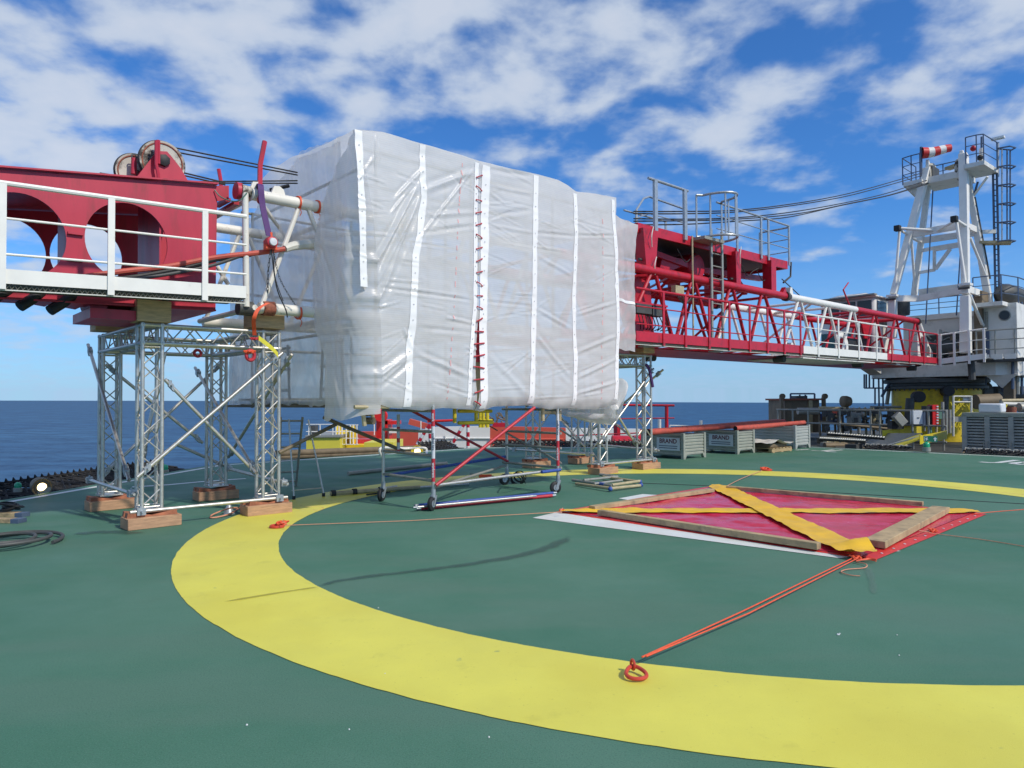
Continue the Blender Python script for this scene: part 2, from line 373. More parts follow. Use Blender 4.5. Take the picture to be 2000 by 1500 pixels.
def stain_material(name, col, rough, amt, scale=3.0):
    m = bpy.data.materials.new(name); m.use_nodes = True; t = m.node_tree; t.nodes.clear(); L = t.links.new; A = t.nodes.new
    out = A('ShaderNodeOutputMaterial'); b = A('ShaderNodeBsdfPrincipled'); b.inputs['Base Color'].default_value = (*col, 1); b.inputs['Roughness'].default_value = rough
    tr = A('ShaderNodeBsdfTransparent'); mx = A('ShaderNodeMixShader'); L(mx.outputs[0], out.inputs[0]); L(tr.outputs[0], mx.inputs[1]); L(b.outputs[0], mx.inputs[2])
    c = A('ShaderNodeTexCoord'); n = A('ShaderNodeTexNoise'); n.inputs['Scale'].default_value = scale; n.inputs['Detail'].default_value = 7; n.inputs['Roughness'].default_value = .62; L(c.outputs['Object'], n.inputs['Vector'])
    at = A('ShaderNodeAttribute'); at.attribute_name = 'fade'
    ad = A('ShaderNodeMath'); ad.operation = 'ADD'; L(n.outputs['Fac'], ad.inputs[0]); L(at.outputs['Fac'], ad.inputs[1])
    r = A('ShaderNodeMapRange'); L(ad.outputs[0], r.inputs[0]); r.inputs[1].default_value = .95; r.inputs[2].default_value = 1.25; r.inputs[4].default_value = amt
    L(r.outputs[0], mx.inputs[0]); return m
DAMP_DARK = stain_material('damp_and_dark', (.025, .06, .047), .42, .42, 6)
SCUFF = stain_material('worn_scuff', (.16, .24, .20), .8, .3, 9)
PLATF = mat('platform_grey', (.05, .05, .044), .75, .1, var=.4, scale=3)
NETB = mat('net_rope', (.012, .012, .013), .8, var=.3, scale=20)

def sea_material():
    m = bpy.data.materials.new('sea_water'); m.use_nodes = True; t = m.node_tree; t.nodes.clear(); L = t.links.new; A = t.nodes.new
    out = A('ShaderNodeOutputMaterial'); b = A('ShaderNodeBsdfPrincipled'); L(b.outputs[0], out.inputs[0])
    c = A('ShaderNodeTexCoord')
    def nz(scale, det, rg, st):
        mp = A('ShaderNodeMapping'); mp.inputs['Scale'].default_value = st; L(c.outputs['Object'], mp.inputs[0])
        n = A('ShaderNodeTexNoise'); n.inputs['Scale'].default_value = scale; n.inputs['Detail'].default_value = det; n.inputs['Roughness'].default_value = rg; L(mp.outputs[0], n.inputs['Vector']); return n.outputs['Fac']
    def ramp(f, lo, hi, a, b_):
        r = A('ShaderNodeMapRange'); L(f, r.inputs[0]); r.inputs[1].default_value = lo; r.inputs[2].default_value = hi; r.inputs[3].default_value = a; r.inputs[4].default_value = b_; return r.outputs[0]
    def mix(f, a, b_):
        x = A('ShaderNodeMix'); x.data_type = 'RGBA'; L(f, x.inputs['Factor'])
        for k, s in (('A', a), ('B', b_)):
            if isinstance(s, tuple): x.inputs[k].default_value = (*s, 1)
            else: L(s, x.inputs[k])
        return x.outputs['Result']
    waves = nz(.05, 6, .62, (.5, 1, 1)); small = nz(.35, 6, .65, (.45, 1, 1)); big = nz(.008, 4, .5, (.5, 1, 1))
    col = mix(ramp(waves, .40, .62, 0, 1), (.006, .038, .100), (.034, .118, .235))
    col = mix(ramp(small, .42, .62, 0, .6), col, (.050, .145, .255))
    col = mix(ramp(big, .4, .65, 0, .4), col, (.012, .055, .150))
    col = mix(ramp(nz(.16, 4, .7, (.5, 1, 1)), .765, .79, 0, 1), col, (.60, .65, .70))      # scattered whitecaps
    L(col, b.inputs['Base Color']); b.inputs['Roughness'].default_value = .5; b.inputs['Specular IOR Level'].default_value = .12
    bu = A('ShaderNodeBump'); bu.inputs['Strength'].default_value = .6; bu.inputs['Distance'].default_value = 1.2; L(waves, bu.inputs['Height']); L(bu.outputs[0], b.inputs['Normal'])
    return m
SEA = sea_material()

def sheet_material(name, ribs=True, clear=.13, tint=(.92, .91, .885)):
    m = bpy.data.materials.new(name); m.use_nodes = True; t = m.node_tree; t.nodes.clear(); L = t.links.new; A = t.nodes.new
    out = A('ShaderNodeOutputMaterial')
    d = A('ShaderNodeBsdfPrincipled'); d.inputs['Roughness'].default_value = .28; d.inputs['Specular IOR Level'].default_value = .45
    tl = A('ShaderNodeBsdfTranslucent'); tl.inputs[0].default_value = (*tint, 1)
    tr = A('ShaderNodeBsdfTransparent'); tr.inputs[0].default_value = (.95, .96, .97, 1)
    m1 = A('ShaderNodeMixShader'); m1.inputs[0].default_value = .42; L(d.outputs[0], m1.inputs[1]); L(tl.outputs[0], m1.inputs[2])
    m2 = A('ShaderNodeMixShader'); L(m1.outputs[0], m2.inputs[1]); L(tr.outputs[0], m2.inputs[2]); L(m2.outputs[0], out.inputs[0])
    c = A('ShaderNodeTexCoord')
    n = A('ShaderNodeTexNoise'); n.inputs['Scale'].default_value = 1.4; n.inputs['Detail'].default_value = 6; L(c.outputs['Object'], n.inputs['Vector'])
    r = A('ShaderNodeMapRange'); L(n.outputs['Fac'], r.inputs[0]); r.inputs[1].default_value = .3; r.inputs[2].default_value = .7; r.inputs[3].default_value = clear * .6; r.inputs[4].default_value = clear * 1.5
    cr = A('ShaderNodeMix'); cr.data_type = 'RGBA'; cr.inputs['A'].default_value = (*[x * .93 for x in tint], 1); cr.inputs['B'].default_value = (*tint, 1)
    L(n.outputs['Fac'], cr.inputs['Factor'])
    n2 = A('ShaderNodeTexNoise'); n2.inputs['Scale'].default_value = 7; n2.inputs['Detail'].default_value = 4; L(c.outputs['Object'], n2.inputs['Vector'])
    h = n2.outputs['Fac']
    if ribs:
        sepn = A('ShaderNodeSeparateXYZ'); L(c.outputs['Object'], sepn.inputs[0])
        mu = A('ShaderNodeMath'); mu.operation = 'MULTIPLY_ADD'; L(sepn.outputs[2], mu.inputs[0]); mu.inputs[1].default_value = 2 * math.pi / .030
        L(n2.outputs['Fac'], mu.inputs[2])
        si = A('ShaderNodeMath'); si.operation = 'SINE'; L(mu.outputs[0], si.inputs[0])
        ad = A('ShaderNodeMath'); ad.operation = 'MULTIPLY_ADD'; L(si.outputs[0], ad.inputs[0]); ad.inputs[1].default_value = .10; L(n2.outputs['Fac'], ad.inputs[2]); h = ad.outputs[0]
        rb = A('ShaderNodeMapRange'); L(si.outputs[0], rb.inputs[0]); rb.inputs[1].default_value = .55; rb.inputs[2].default_value = 1; rb.inputs[3].default_value = 0; rb.inputs[4].default_value = .07
        c2 = A('ShaderNodeMix'); c2.data_type = 'RGBA'; L(rb.outputs[0], c2.inputs['Factor']); L(cr.outputs['Result'], c2.inputs['A']); c2.inputs['B'].default_value = (.40, .41, .42, 1)
        L(c2.outputs['Result'], d.inputs['Base Color'])
        sm = A('ShaderNodeMath'); sm.operation = 'SUBTRACT'; sm.use_clamp = True; L(r.outputs[0], sm.inputs[0]); L(rb.outputs[0], sm.inputs[1]); L(sm.outputs[0], m2.inputs[0])
    else:
        L(cr.outputs['Result'], d.inputs['Base Color']); L(r.outputs[0], m2.inputs[0])
    bu = A('ShaderNodeBump'); bu.inputs['Strength'].default_value = .16; bu.inputs['Distance'].default_value = .02; L(h, bu.inputs['Height']); L(bu.outputs[0], d.inputs['Normal'])
    return m
SHEET = sheet_material('scaffold_sheeting')
SHEETC = sheet_material('clear_sheeting', ribs=False, clear=.40, tint=(.87, .86, .84))
BANDW = mat('sheet_band', (.88, .87, .85), .4, var=.03, scale=3)
EYELET = mat('eyelet', (.68, .69, .7), .4, .6)
PRINT = mat('red_print', (.80, .42, .40), .6, var=.1)
# ------------------------------------------------------------------ setting: sea, helideck and its painted markings
sea = MB(); n = 96; rad = [0, 30, 80, 200, 500, 1200, 3000, 6000, 9850]
vs = [V((0, 0, 0))] + [V((r * math.sin(2 * math.pi * i / n), r * math.cos(2 * math.pi * i / n), 0)) for r in rad[1:] for i in range(n)]
fs = [(0, 1 + i, 1 + (i + 1) % n) for i in range(n)]
for k in range(len(rad) - 2):
    for i in range(n): fs.append((1 + k * n + i, 1 + (k + 1) * n + i, 1 + (k + 1) * n + (i + 1) % n, 1 + k * n + (i + 1) % n))
sea.add(vs, fs); so = structure(sea.build('sea', SEA, org=V((0, 0, 0)), flat=True)); so.location = (0, 0, -30); so.rotation_euler = (0, .0087, 0)

OCT = [(18.9, .1), (18.9, 11.2), (11.3, 18.7), (.2, 18.7), (-7.4, 11.2), (-7.4, 1.75), (3.05, -7.2), (11.5, -7.32)]
def inset(poly, d):      # positive d grows outwards
    out = []; m = len(poly); cx = sum(p[0] for p in poly) / m; cy = sum(p[1] for p in poly) / m
    for i in range(m):
        a, b, c = [V((*poly[j % m], 0)) for j in (i - 1, i, i + 1)]
        e1 = (b - a).normalized(); e2 = (c - b).normalized()
        n1 = V((-e1.y, e1.x, 0)); n2 = V((-e2.y, e2.x, 0))
        if n1.dot(b - V((cx, cy, 0))) < 0: n1 = -n1
        if n2.dot(b - V((cx, cy, 0))) < 0: n2 = -n2
        k = (n1 + n2); k = k * (d / max(.2, (1 + n1.dot(n2)))); out.append((b.x + k.x, b.y + k.y))
    return out
EDGE = inset(OCT, .30)
m = MB(); m.prism([W(s, n, 0) for s, n in EDGE], (0, 0, -.35)); structure(m.build('helideck', DECK, org=V((0, 0, 0))))
m = MB()
A_ = inset(OCT, .07); B_ = inset(OCT, -.07)
for i in range(8):
    j = (i + 1) % 8; m.add([W(*A_[i], .004), W(*A_[j], .004), W(*B_[j], .004), W(*B_[i], .004)], [(0, 1, 2, 3)])
structure(m.build('perimeter_line', LINEW, org=V((0, 0, 0)), flat=True))
m = MB(); CC = V((2.735, 9.47, 0)); k = 640
vs = []
for i in range(k):
    a = 2 * math.pi * i / k
    for r in (5.55, 6.55): r += .006 * noise.noise(V((a * 40, r, 0))) + .004 * noise.noise(V((a * 160, r, 3))); vs.append(CC + V((r * math.cos(a), r * math.sin(a), .004)))
m.add(vs, [(2 * i, 2 * i + 1, 2 * ((i + 1) % k) + 1, 2 * ((i + 1) % k)) for i in range(k)])
structure(m.build('landing_circle_ring', YRING, org=V((0, 0, 0)), flat=True))
def strip(pts, w, z=.004, mb=None):
    mb = mb or MB(); pts = [V(p) for p in pts]; vs = []
    for i, p in enumerate(pts):
        d = (pts[min(i + 1, len(pts) - 1)] - pts[max(0, i - 1)]); d.z = 0; d.normalize(); x = V((d.y, -d.x, 0))
        vs += [V((p.x, p.y, z)) + x * w / 2, V((p.x, p.y, z)) - x * w / 2]
    return mb.add(vs, [(2 * i, 2 * i + 1, 2 * i + 3, 2 * i + 2) for i in range(len(pts) - 1)])
m = MB()
for q in (((1040, 1012), (1094, 999.5), (1760, 1077), (1640, 1091)), ((1208, 974), (1255, 965.5), (1288, 967.5), (1236, 978.5))):
    m.add([V((p.x, p.y, .005)) for p in (gp(*c) for c in q)], [(0, 1, 2, 3)])
structure(m.build('landing_cross_marking', LINEW, org=V((0, 0, 0)), flat=True))
m = MB()
for q in (((1914, 902.5), (1932, 903.8), (1948, 904), (1962, 902), (1986, 899)), ((1975, 905.2), (1990, 903.6), (2014, 902)), ((1975, 905.2), (1992, 907.2), (2020, 908)), ((2004, 903), (2010, 907))):
    strip([gp(*c) for c in q], .17, .005, m)
for q in (((1554, 879.3), (1580, 877.6)), ((1585, 880), (1605, 881), (1628, 878.4)), ((1612, 882), (1633, 883.2)), ((1612, 881.6), (1646, 878.8))):
    strip([gp(*c) for c in q], .13, .005, m)
structure(m.build('deck_lettering', LINEW, org=V((0, 0, 0)), flat=True))
m = strip([gp(u, v) for u, v in ((258, 951.5), (330, 947), (400, 940.5), (480, 935))], .13)
structure(m.build('deck_line', LINEW, org=V((0, 0, 0)), flat=True))

def stain(name, pts, w, mt, z):
    m = MB(); pts = spline([gp(*p) for p in pts], 6); k = len(pts); vs = []; at = []
    for i, p in enumerate(pts):
        d = (pts[min(i + 1, k - 1)] - pts[max(0, i - 1)]); d.z = 0; d.normalize(); x = V((d.y, -d.x, 0)); ww = w[0] + (w[1] - w[0]) * i / (k - 1)
        for j in range(-4, 5): vs.append(V((p.x, p.y, z)) + x * ww * j / 4); at.append((1 - abs(j) / 4) * min(1, 5 * min(i, k - 1 - i) / k + .02))
    fs = [(i * 9 + j, i * 9 + j + 1, i * 9 + j + 10, i * 9 + j + 9) for i in range(k - 1) for j in range(8)]
    m.add(vs, fs); o = m.build(name, mt, org=V((0, 0, 0)), flat=True, attr=at); structure(o)
stain('damp_streak', [(600, 1151), (618, 1147.5), (660, 1136), (730, 1126), (820, 1115), (900, 1105), (980, 1092), (1050, 1077), (1090, 1062), (1112, 1048), (1122, 1036)], (.07, .20), DAMP_DARK, .008)
stain('dark_patch', [(130, 1046), (180, 1041), (225, 1040), (300, 1044)], (.25, .2), DAMP_DARK, .008)  # darker patch on the deck left of the front left tower footing
stain('dark_patch', [(420, 1180), (480, 1170), (540, 1160), (600, 1151), (625, 1147)], (.05, .06), stain_material('damp_yellow', (.42, .38, .035), .45, .6), .009)
stain('worn_patch', [(1690, 1105), (1702, 1130), (1708, 1170)], (.08, .06), SCUFF, .008)
FAINT = stain_material('faint_damp', (.05, .13, .095), .5, .16, 2)
# small pale flecks and chips lying in the paint
m = MB()
for u, v, r in ((1637, 1240, .011), (1752, 1241, .004), (1756, 1281, .005), (739, 1188, .005), (752, 1317, .004), (482, 1417, .006), (682, 1426, .004), (955, 1441, .005), (1640, 1238.5, .006)):
    p = gp(u, v); m.lathe(p, Z, [(r, .002), (r * .7, .007), (1e-7, .008)], 7)
o = m.build('paint_flecks', LINEW); o['kind'] = 'stuff'; tag(o, 'scattered pale flecks of grit lying on the green deck', 'flecks')

# ------------------------------------------------------------------ safety nets round the deck edge
def net(p, q, out, width, rise, label, spike=True, sp=.15):
    p, q = W(*p, -.06), W(*q, -.06); d = (q - p); L = d.length; d.normalize(); o = (N * out[1] + T * out[0]).normalized()
    th = thing('safety_net', label, 'safety net', (p + q) / 2, 'safety nets round the deck edge')
    def at(a, b): return p + d * a + o * (b * width) + Z * (rise * b - .12 * math.sin(math.pi * b))
    m = MB(); k = int(L / sp); w = width
    for i in range(-int(w / sp), k + 1):
        for sg in (0, 1):
            a0, a1 = i * sp, i * sp + w
            pts = []
            for j in range(7):
                a = a0 + (a1 - a0) * j / 6; b = j / 6 if sg == 0 else 1 - j / 6
                if 0 <= a <= L: pts.append(at(a, b) + Z * random.uniform(-.02, .02))
            if len(pts) > 1: m.path(pts, .024, 4, caps=False)
    for i in range(k):
        for b in (.12, .3, .5, .7, .9):
            c = at((i + .5 * random.random()) * sp, b); m.box(c, (.035, .028, .028), (d, o, Z))
    m.build('netting', NETB, th, flat=True)
    f = MB(); f.tube(at(0, 1), at(L, 1), .03, 8).build('outer_rail', GREYT, th)
    f = MB(); f.tube(at(0, 0), at(L, 0), .045, 8).build('inner_rail', BROWN, th)
    i = 0
    while i * 1.8 < L:
        MB().path([at(i * 1.8, 0) - Z * .05, at(i * 1.8, .5) - Z * .12, at(i * 1.8, 1) - Z * .02], .03, 6).build('arm', BROWN, th); i += 1
    pts = []
    for i in range(int(L / .17)):
        c = at(i * .17, 1)
        if spike: pts += [c - o * .08 + Z * .02, c - o * .02 + Z * .035, c + o * .02 + Z * .085, c + o * .035 + Z * .04]
        else: pts += [c - o * .05 - Z * .03, c - o * .02 + Z * .035, c + d * .08 + o * .01 + Z * .035, c + d * .08 + o * .04 - Z * .03]
    MB().path(pts, .018 if spike else .010, 5).build('lashing', NETB if spike else PAPER, th)
    return th
E = EDGE
net(E[5], E[6], (-1, -1.14), 1.35, .13, 'black safety net with grey outer rail behind the left support tower')
net((E[6][0] + 7.1, E[6][1]), (E[7][0] - .1, E[7][1]), (0, -1), 1.4, .2, 'short black safety net behind the red crossed braces, before the red and white bulwark')
net((E[7][0] + .2, E[7][1] + .2), (E[0][0] - .1, E[0][1] - .1), (1, -1), 1.4, .14, 'black safety net behind the grey crates')
net((E[0][0], 1.2), (E[0][0], 2.55), (1, 0), 1.2, .12, 'short black safety net between the crates and the yellow-edged ramp', False)
net((E[0][0], 4.0), (E[0][0], 8.6), (1, 0), 1.2, .12, 'black safety net in front of the grey louvred housing', False)

# ------------------------------------------------------------------ red tarpaulin with yellow cross
c4 = [gp(1100, 1002), gp(1398, 952), gp(1905, 1003), gp(1682, 1091)]     # left, back, right, front
def quadp(c, u, v): return c[0].lerp(c[1], u).lerp(c[3].lerp(c[2], u), v)
def wr(p, a=.014): return a * (noise.noise(p * 2.2) + .6 * noise.noise(p * 5.5 + V((3, 1, 9))) + .35 * noise.noise(V((p.x * 14, p.y * 5, 2))))
th = thing('warning_tarpaulin', 'red tarpaulin with yellow diagonal cross spread flat on the helideck', 'tarpaulin', V((3.5, 9.8, 0)))
def tfn(i, j):
    p = quadp(c4, i, j); e = min(i, 1 - i, j, 1 - j); return V((p.x, p.y, .022 + wr(p) * min(1, e * 12)))
MB().grid(tfn, 70, 70).build('red_sheet', TARP, th)
m = MB()
for a, b in ((0, 1), (1, 2), (2, 3), (3, 0)):
    pa, pb = c4[a], c4[b]; cen = sum(c4, V((0, 0, 0))) / 4
    d = (pb - pa).normalized(); x = V((d.y, -d.x, 0)); x = -x if x.dot(cen - pa) > 0 else x
    m.add([pa + Z * .018, pb + Z * .018, pb + x * (.13 if a != 3 else .03) + Z * .007, pa + x * (.13 if a != 3 else .03) + Z * .007], [(0, 1, 2, 3)])
m.build('hem', TARPE, th, flat=True)
m = MB()
for a, b in ((2, 3),):
    pa, pb = c4[a], c4[b]; cen = sum(c4, V((0, 0, 0))) / 4; d = (pb - pa).normalized(); x = V((d.y, -d.x, 0)); x = -x if x.dot(cen - pa) > 0 else x
    for i in range(1, 12):
        p = pa.lerp(pb, i / 12) + x * .075 + Z * .016; m.torus(p, Z, .011, .003, 10, 4)
m.build('eyelet', EYELET, th)
for a, b, nm in ((0, 2, 'cross_band'), (1, 3, 'cross_band')):
    pa, pb = c4[a].copy(), c4[b].copy(); d = (pb - pa).normalized(); x = V((d.y, -d.x, 0)); pb = pb + d * (.12 if b == 3 else .02); pa = pa - d * .03
    up = .012 if a == 0 else .024
    def bfn(i, j, pa=pa, pb=pb, x=x, up=up, fr=(b == 3)):
        wv = .19 + .015 * noise.noise(V((i * 14, up * 90, 0))) - (.10 * max(0, i - .93) / .07 if not fr else 0) - .12 * max(0, .05 - i) / .05 - (.09 * max(0, i - .96) / .04 if fr else 0)
        p = pa.lerp(pb, i) + x * (j - .5) * 2 * wv
        lift = 0
        if fr: lift = .10 * math.exp(-((i - .93) / .025) ** 2) * (.6 + .4 * math.cos(3 * j)) + .05 * math.exp(-((i - .995) / .02) ** 2)
        return V((p.x, p.y, .030 + up + wr(p, .012) + .012 * noise.noise(V((i * 30, j * 3, up * 50))) + lift))
    MB().grid(bfn, 110, 10).build(nm, TAPE, th)

def timber(p, q, w, h, label, z0=.03, mt=BATTEN, name='timber_batten', cat='timber batten', grp='battens weighing down the red tarpaulin'):
    p, q = V((p.x, p.y, z0 + h / 2)), V((q.x, q.y, z0 + h / 2))
    return tag(MB().beam(p, q, w, h).build(name, mt, bevel=.006), label, cat, grp)
b1 = timber(gp(1171, 1010), gp(1600, 1079), .09, .07, 'long weathered batten on the near left edge of the red tarpaulin')
timber(gp(1708, 1075), gp(1838, 1004), .21, .075, 'broad pale plank across the right edge of the red tarpaulin')
timber(gp(1156, 1000), gp(1390, 964), .12, .055, 'brown stained batten on the far left edge of the red tarpaulin')
timber(gp(1420, 959), gp(1803, 992), .08, .06, 'thin dark batten on the far right edge of the red tarpaulin')

def cord(name, pts, r, mt, label, cat, grp=None, k=6, par=None):
    o = MB().path(spline(pts, k), r, 6).build(name, mt, par)
    return tag(o, label, cat, grp) if par is None else o
def knot(c, r, mt, n=5, seed=1):
    rnd = random.Random(seed); m = MB(); pts = []
    for i in range(n * 7):
        a = i * 1.13; pts.append(V(c) + V((math.cos(a) * r * rnd.uniform(.5, 1), math.sin(a * 1.3) * r * rnd.uniform(.5, 1), abs(math.sin(a * .7)) * r * .5)))
    m.path(spline(pts, 3), r * .15, 5); return m
g = 'cords lashing down the red tarpaulin'
th = thing('lashing_cord', 'doubled orange cord from the tarpaulin front corner to the near red ring', 'cord', gp(1450, 1190), g)
MB().path([gp(1254, 1300) + Z * .05, gp(1446, 1196, .030), gp(1668, 1095) + Z * .03], .0055, 6).build('strand', ORANGE, th)
MB().path([gp(1262, 1302) + Z * .06, gp(1462, 1198, .05), gp(1674, 1097) + Z * .03], .0055, 6).build('strand', ORANGE, th)
knot(gp(1672, 1096) + Z * .02, .05, ORANGE, 4, 3).build('knot', ORANGE, th)
MB().path(spline([gp(1672, 1097, .02), gp(1692, 1102, .02), gp(1688, 1109, .012), gp(1655, 1112, .012), gp(1643, 1117, .012), gp(1660, 1123, .012), gp(1680, 1125, .012)]), .005, 6).build('loose_end', PALEOR, th)
MB().path(spline([gp(1672, 1095, .03), gp(1695, 1093, .03), gp(1711, 1096, .03)]), .006, 6).build('loose_end', ORANGE, th)
th = thing('lashing_cord', 'thin faded cord from the tarpaulin left corner across to the left red ring', 'cord', gp(800, 1016), g)
MB().path([gp(562, 1029) + Z * .02, gp(800, 1017, .015), gp(1098, 1004) + Z * .03], .005, 6).build('strand', PALEOR, th)
knot(gp(1097, 1002) + Z * .03, .04, ORANGE, 4, 5).build('knot', ORANGE, th)
MB().path(spline([gp(1097, 1002, .04), gp(1094, 999, .08), gp(1099, 992, .12)]), .005, 5).build('loose_end', PALEOR, th)
cord('lashing_cord', [gp(1903, 1003, .03), gp(1950, 999, .05), gp(2040, 992, .1)], .006, ORANGE, 'orange cord running off to the right from the tarpaulin right corner', 'cord', g)
cord('lashing_cord', [gp(1418, 950, .03), gp(1450, 934, .03), gp(1488, 919, .03)], .006, PALEOR, 'short faded cord from the tarpaulin back corner to the yellow ring', 'cord', g)
th = thing('lashing_cord', 'orange cord tied round the broad pale plank and led to the right', 'cord', gp(1815, 1040), g)
knot(gp(1822, 1041) + Z * .02, .05, ORANGE, 4, 8).build('knot', ORANGE, th)
MB().path(spline([gp(1795, 1036, .11), gp(1812, 1039, .06), gp(1825, 1042, .02), gp(1920, 1054, .012), gp(2030, 1072, .012)]), .005, 6).build('strand', PALEOR, th)
cord('lashing_cord', [gp(1680, 1094, .03), gp(1697, 1091, .03), gp(1712, 1093, .03)], .008, ORANGE, 'short orange cord end beside the tarpaulin front corner', 'cord', g)
cord('ring_cord', [gp(1495, 920), gp(1600, 926.5), gp(1740, 938), gp(1900, 956), gp(2030, 970)], .006, PALEOR, 'thin cord lying along the far yellow ring towards the right', 'cord')

def tie_ring(c, size, yaw, label, tilt=.14):
    th = thing('tie_down_ring', label, 'tie-down ring', c, 'red tie-down rings on the yellow circle')
    x = V((math.cos(yaw), math.sin(yaw), 0)); y = (V((-x.y, x.x, 0)) + Z * tilt).normalized()
    pts = []
    for i in range(28):
        a = 2 * math.pi * i / 28; w = .5 * size * (1 - .34 * math.sin(a)) ; pts.append(V(c) + Z * .022 + x * (w * math.cos(a)) + y * (size * .66 * (1 + math.sin(a))))
    MB().path(pts, size * .105, 8, closed=True).build('ring', RINGO, th)
    MB().torus(V(c) + Z * .03 + y * size * 1.32, x + y * .4, size * .17, size * .075, 16, 6, 1.5).build('shackle', RINGO, th)
    return th
tie_ring(gp(1247, 1334), .108, 0.05, 'heavy red tie-down ring on the near part of the yellow circle')
th = thing('tie_down_ring', 'coiled orange cord over a red ring on the left part of the yellow circle', 'tie-down ring', gp(545, 1031), 'red tie-down rings on the yellow circle')
MB().torus(gp(541, 1031) + Z * .02, Z, .075, .02, 22, 7).build('ring', RINGO, th)
knot(gp(552, 1029) + Z * .03, .07, ORANGE, 4, 21).build('shackle', ORANGE, th)
MB().path(spline([gp(556, 1028, .05), gp(561, 1025, .06), gp(552, 1018, .1), gp(555, 1014, .11)]), .004, 5).build('loose_end', PALEOR, th)
th = thing('tie_down_ring', 'red ring wrapped in orange cord on the far part of the yellow circle', 'tie-down ring', gp(1496, 919), 'red tie-down rings on the yellow circle')
MB().torus(gp(1497, 919.5) + Z * .02, Z, .10, .022, 22, 7).build('ring', RINGO, th)
knot(gp(1494, 919) + Z * .01, .10, ORANGE, 4, 4).build('shackle', ORANGE, th)
cord('black_cable', [gp(1250, 944), gp(1330, 947), gp(1440, 952), gp(1600, 961), (gp(1800, 973)), gp(2040, 987)], .010, BLACK, 'thin black cable across the deck behind the red tarpaulin', 'cable')
cord('orange_string', [gp(585, 987), gp(600, 990), gp(622, 990), gp(632, 993), gp(622, 997), gp(612, 996)], .006, PALEOR, 'loose orange string on the yellow circle beside the ladder', 'cord')
# ------------------------------------------------------------------ aluminium truss support towers
def truss(mb, p, q, x, y, w=.23, r=.025, seg=.235, lr=.009, flip=0):
    p, q = V(p), V(q); d = q - p; L = d.length; d.normalize(); h = w / 2; cs = [x * (a * h) + y * (b * h) for a, b in ((-1, -1), (1, -1), (1, 1), (-1, 1))]
    for c in cs: mb.tube(p + c, q + c, r, 10)
    k = max(1, round(L / seg))
    for f in range(4):
        a, b = cs[f], cs[(f + 1) % 4]
        mb.tube(p + a + d * .04, p + b + d * .04, lr, 6); mb.tube(q + a - d * .04, q + b - d * .04, lr, 6)
        for i in range(k):
            t0, t1 = .05 + (L - .1) * i / k, .05 + (L - .1) * (i + 1) / k
            if (i + f + flip) % 2: mb.tube(p + a + d * t0, p + b + d * t1, lr, 6)
            else: mb.tube(p + b + d * t0, p + a + d * t1, lr, 6)
    return mb
def clamp(mb, c, ax, r=.05):
    mb.box(c, (.05, .04, .045), (ax, ax.cross(Z) if abs(ax.z) < .9 else T, Z)); mb.tube(V(c) - Z * .01, V(c) + Z * .07, .012, 6); mb.tube(V(c) + N * .02, V(c) + N * .09, .014, 6)
S0, S1, N0, N1 = -.725, .83, .745, -1.29
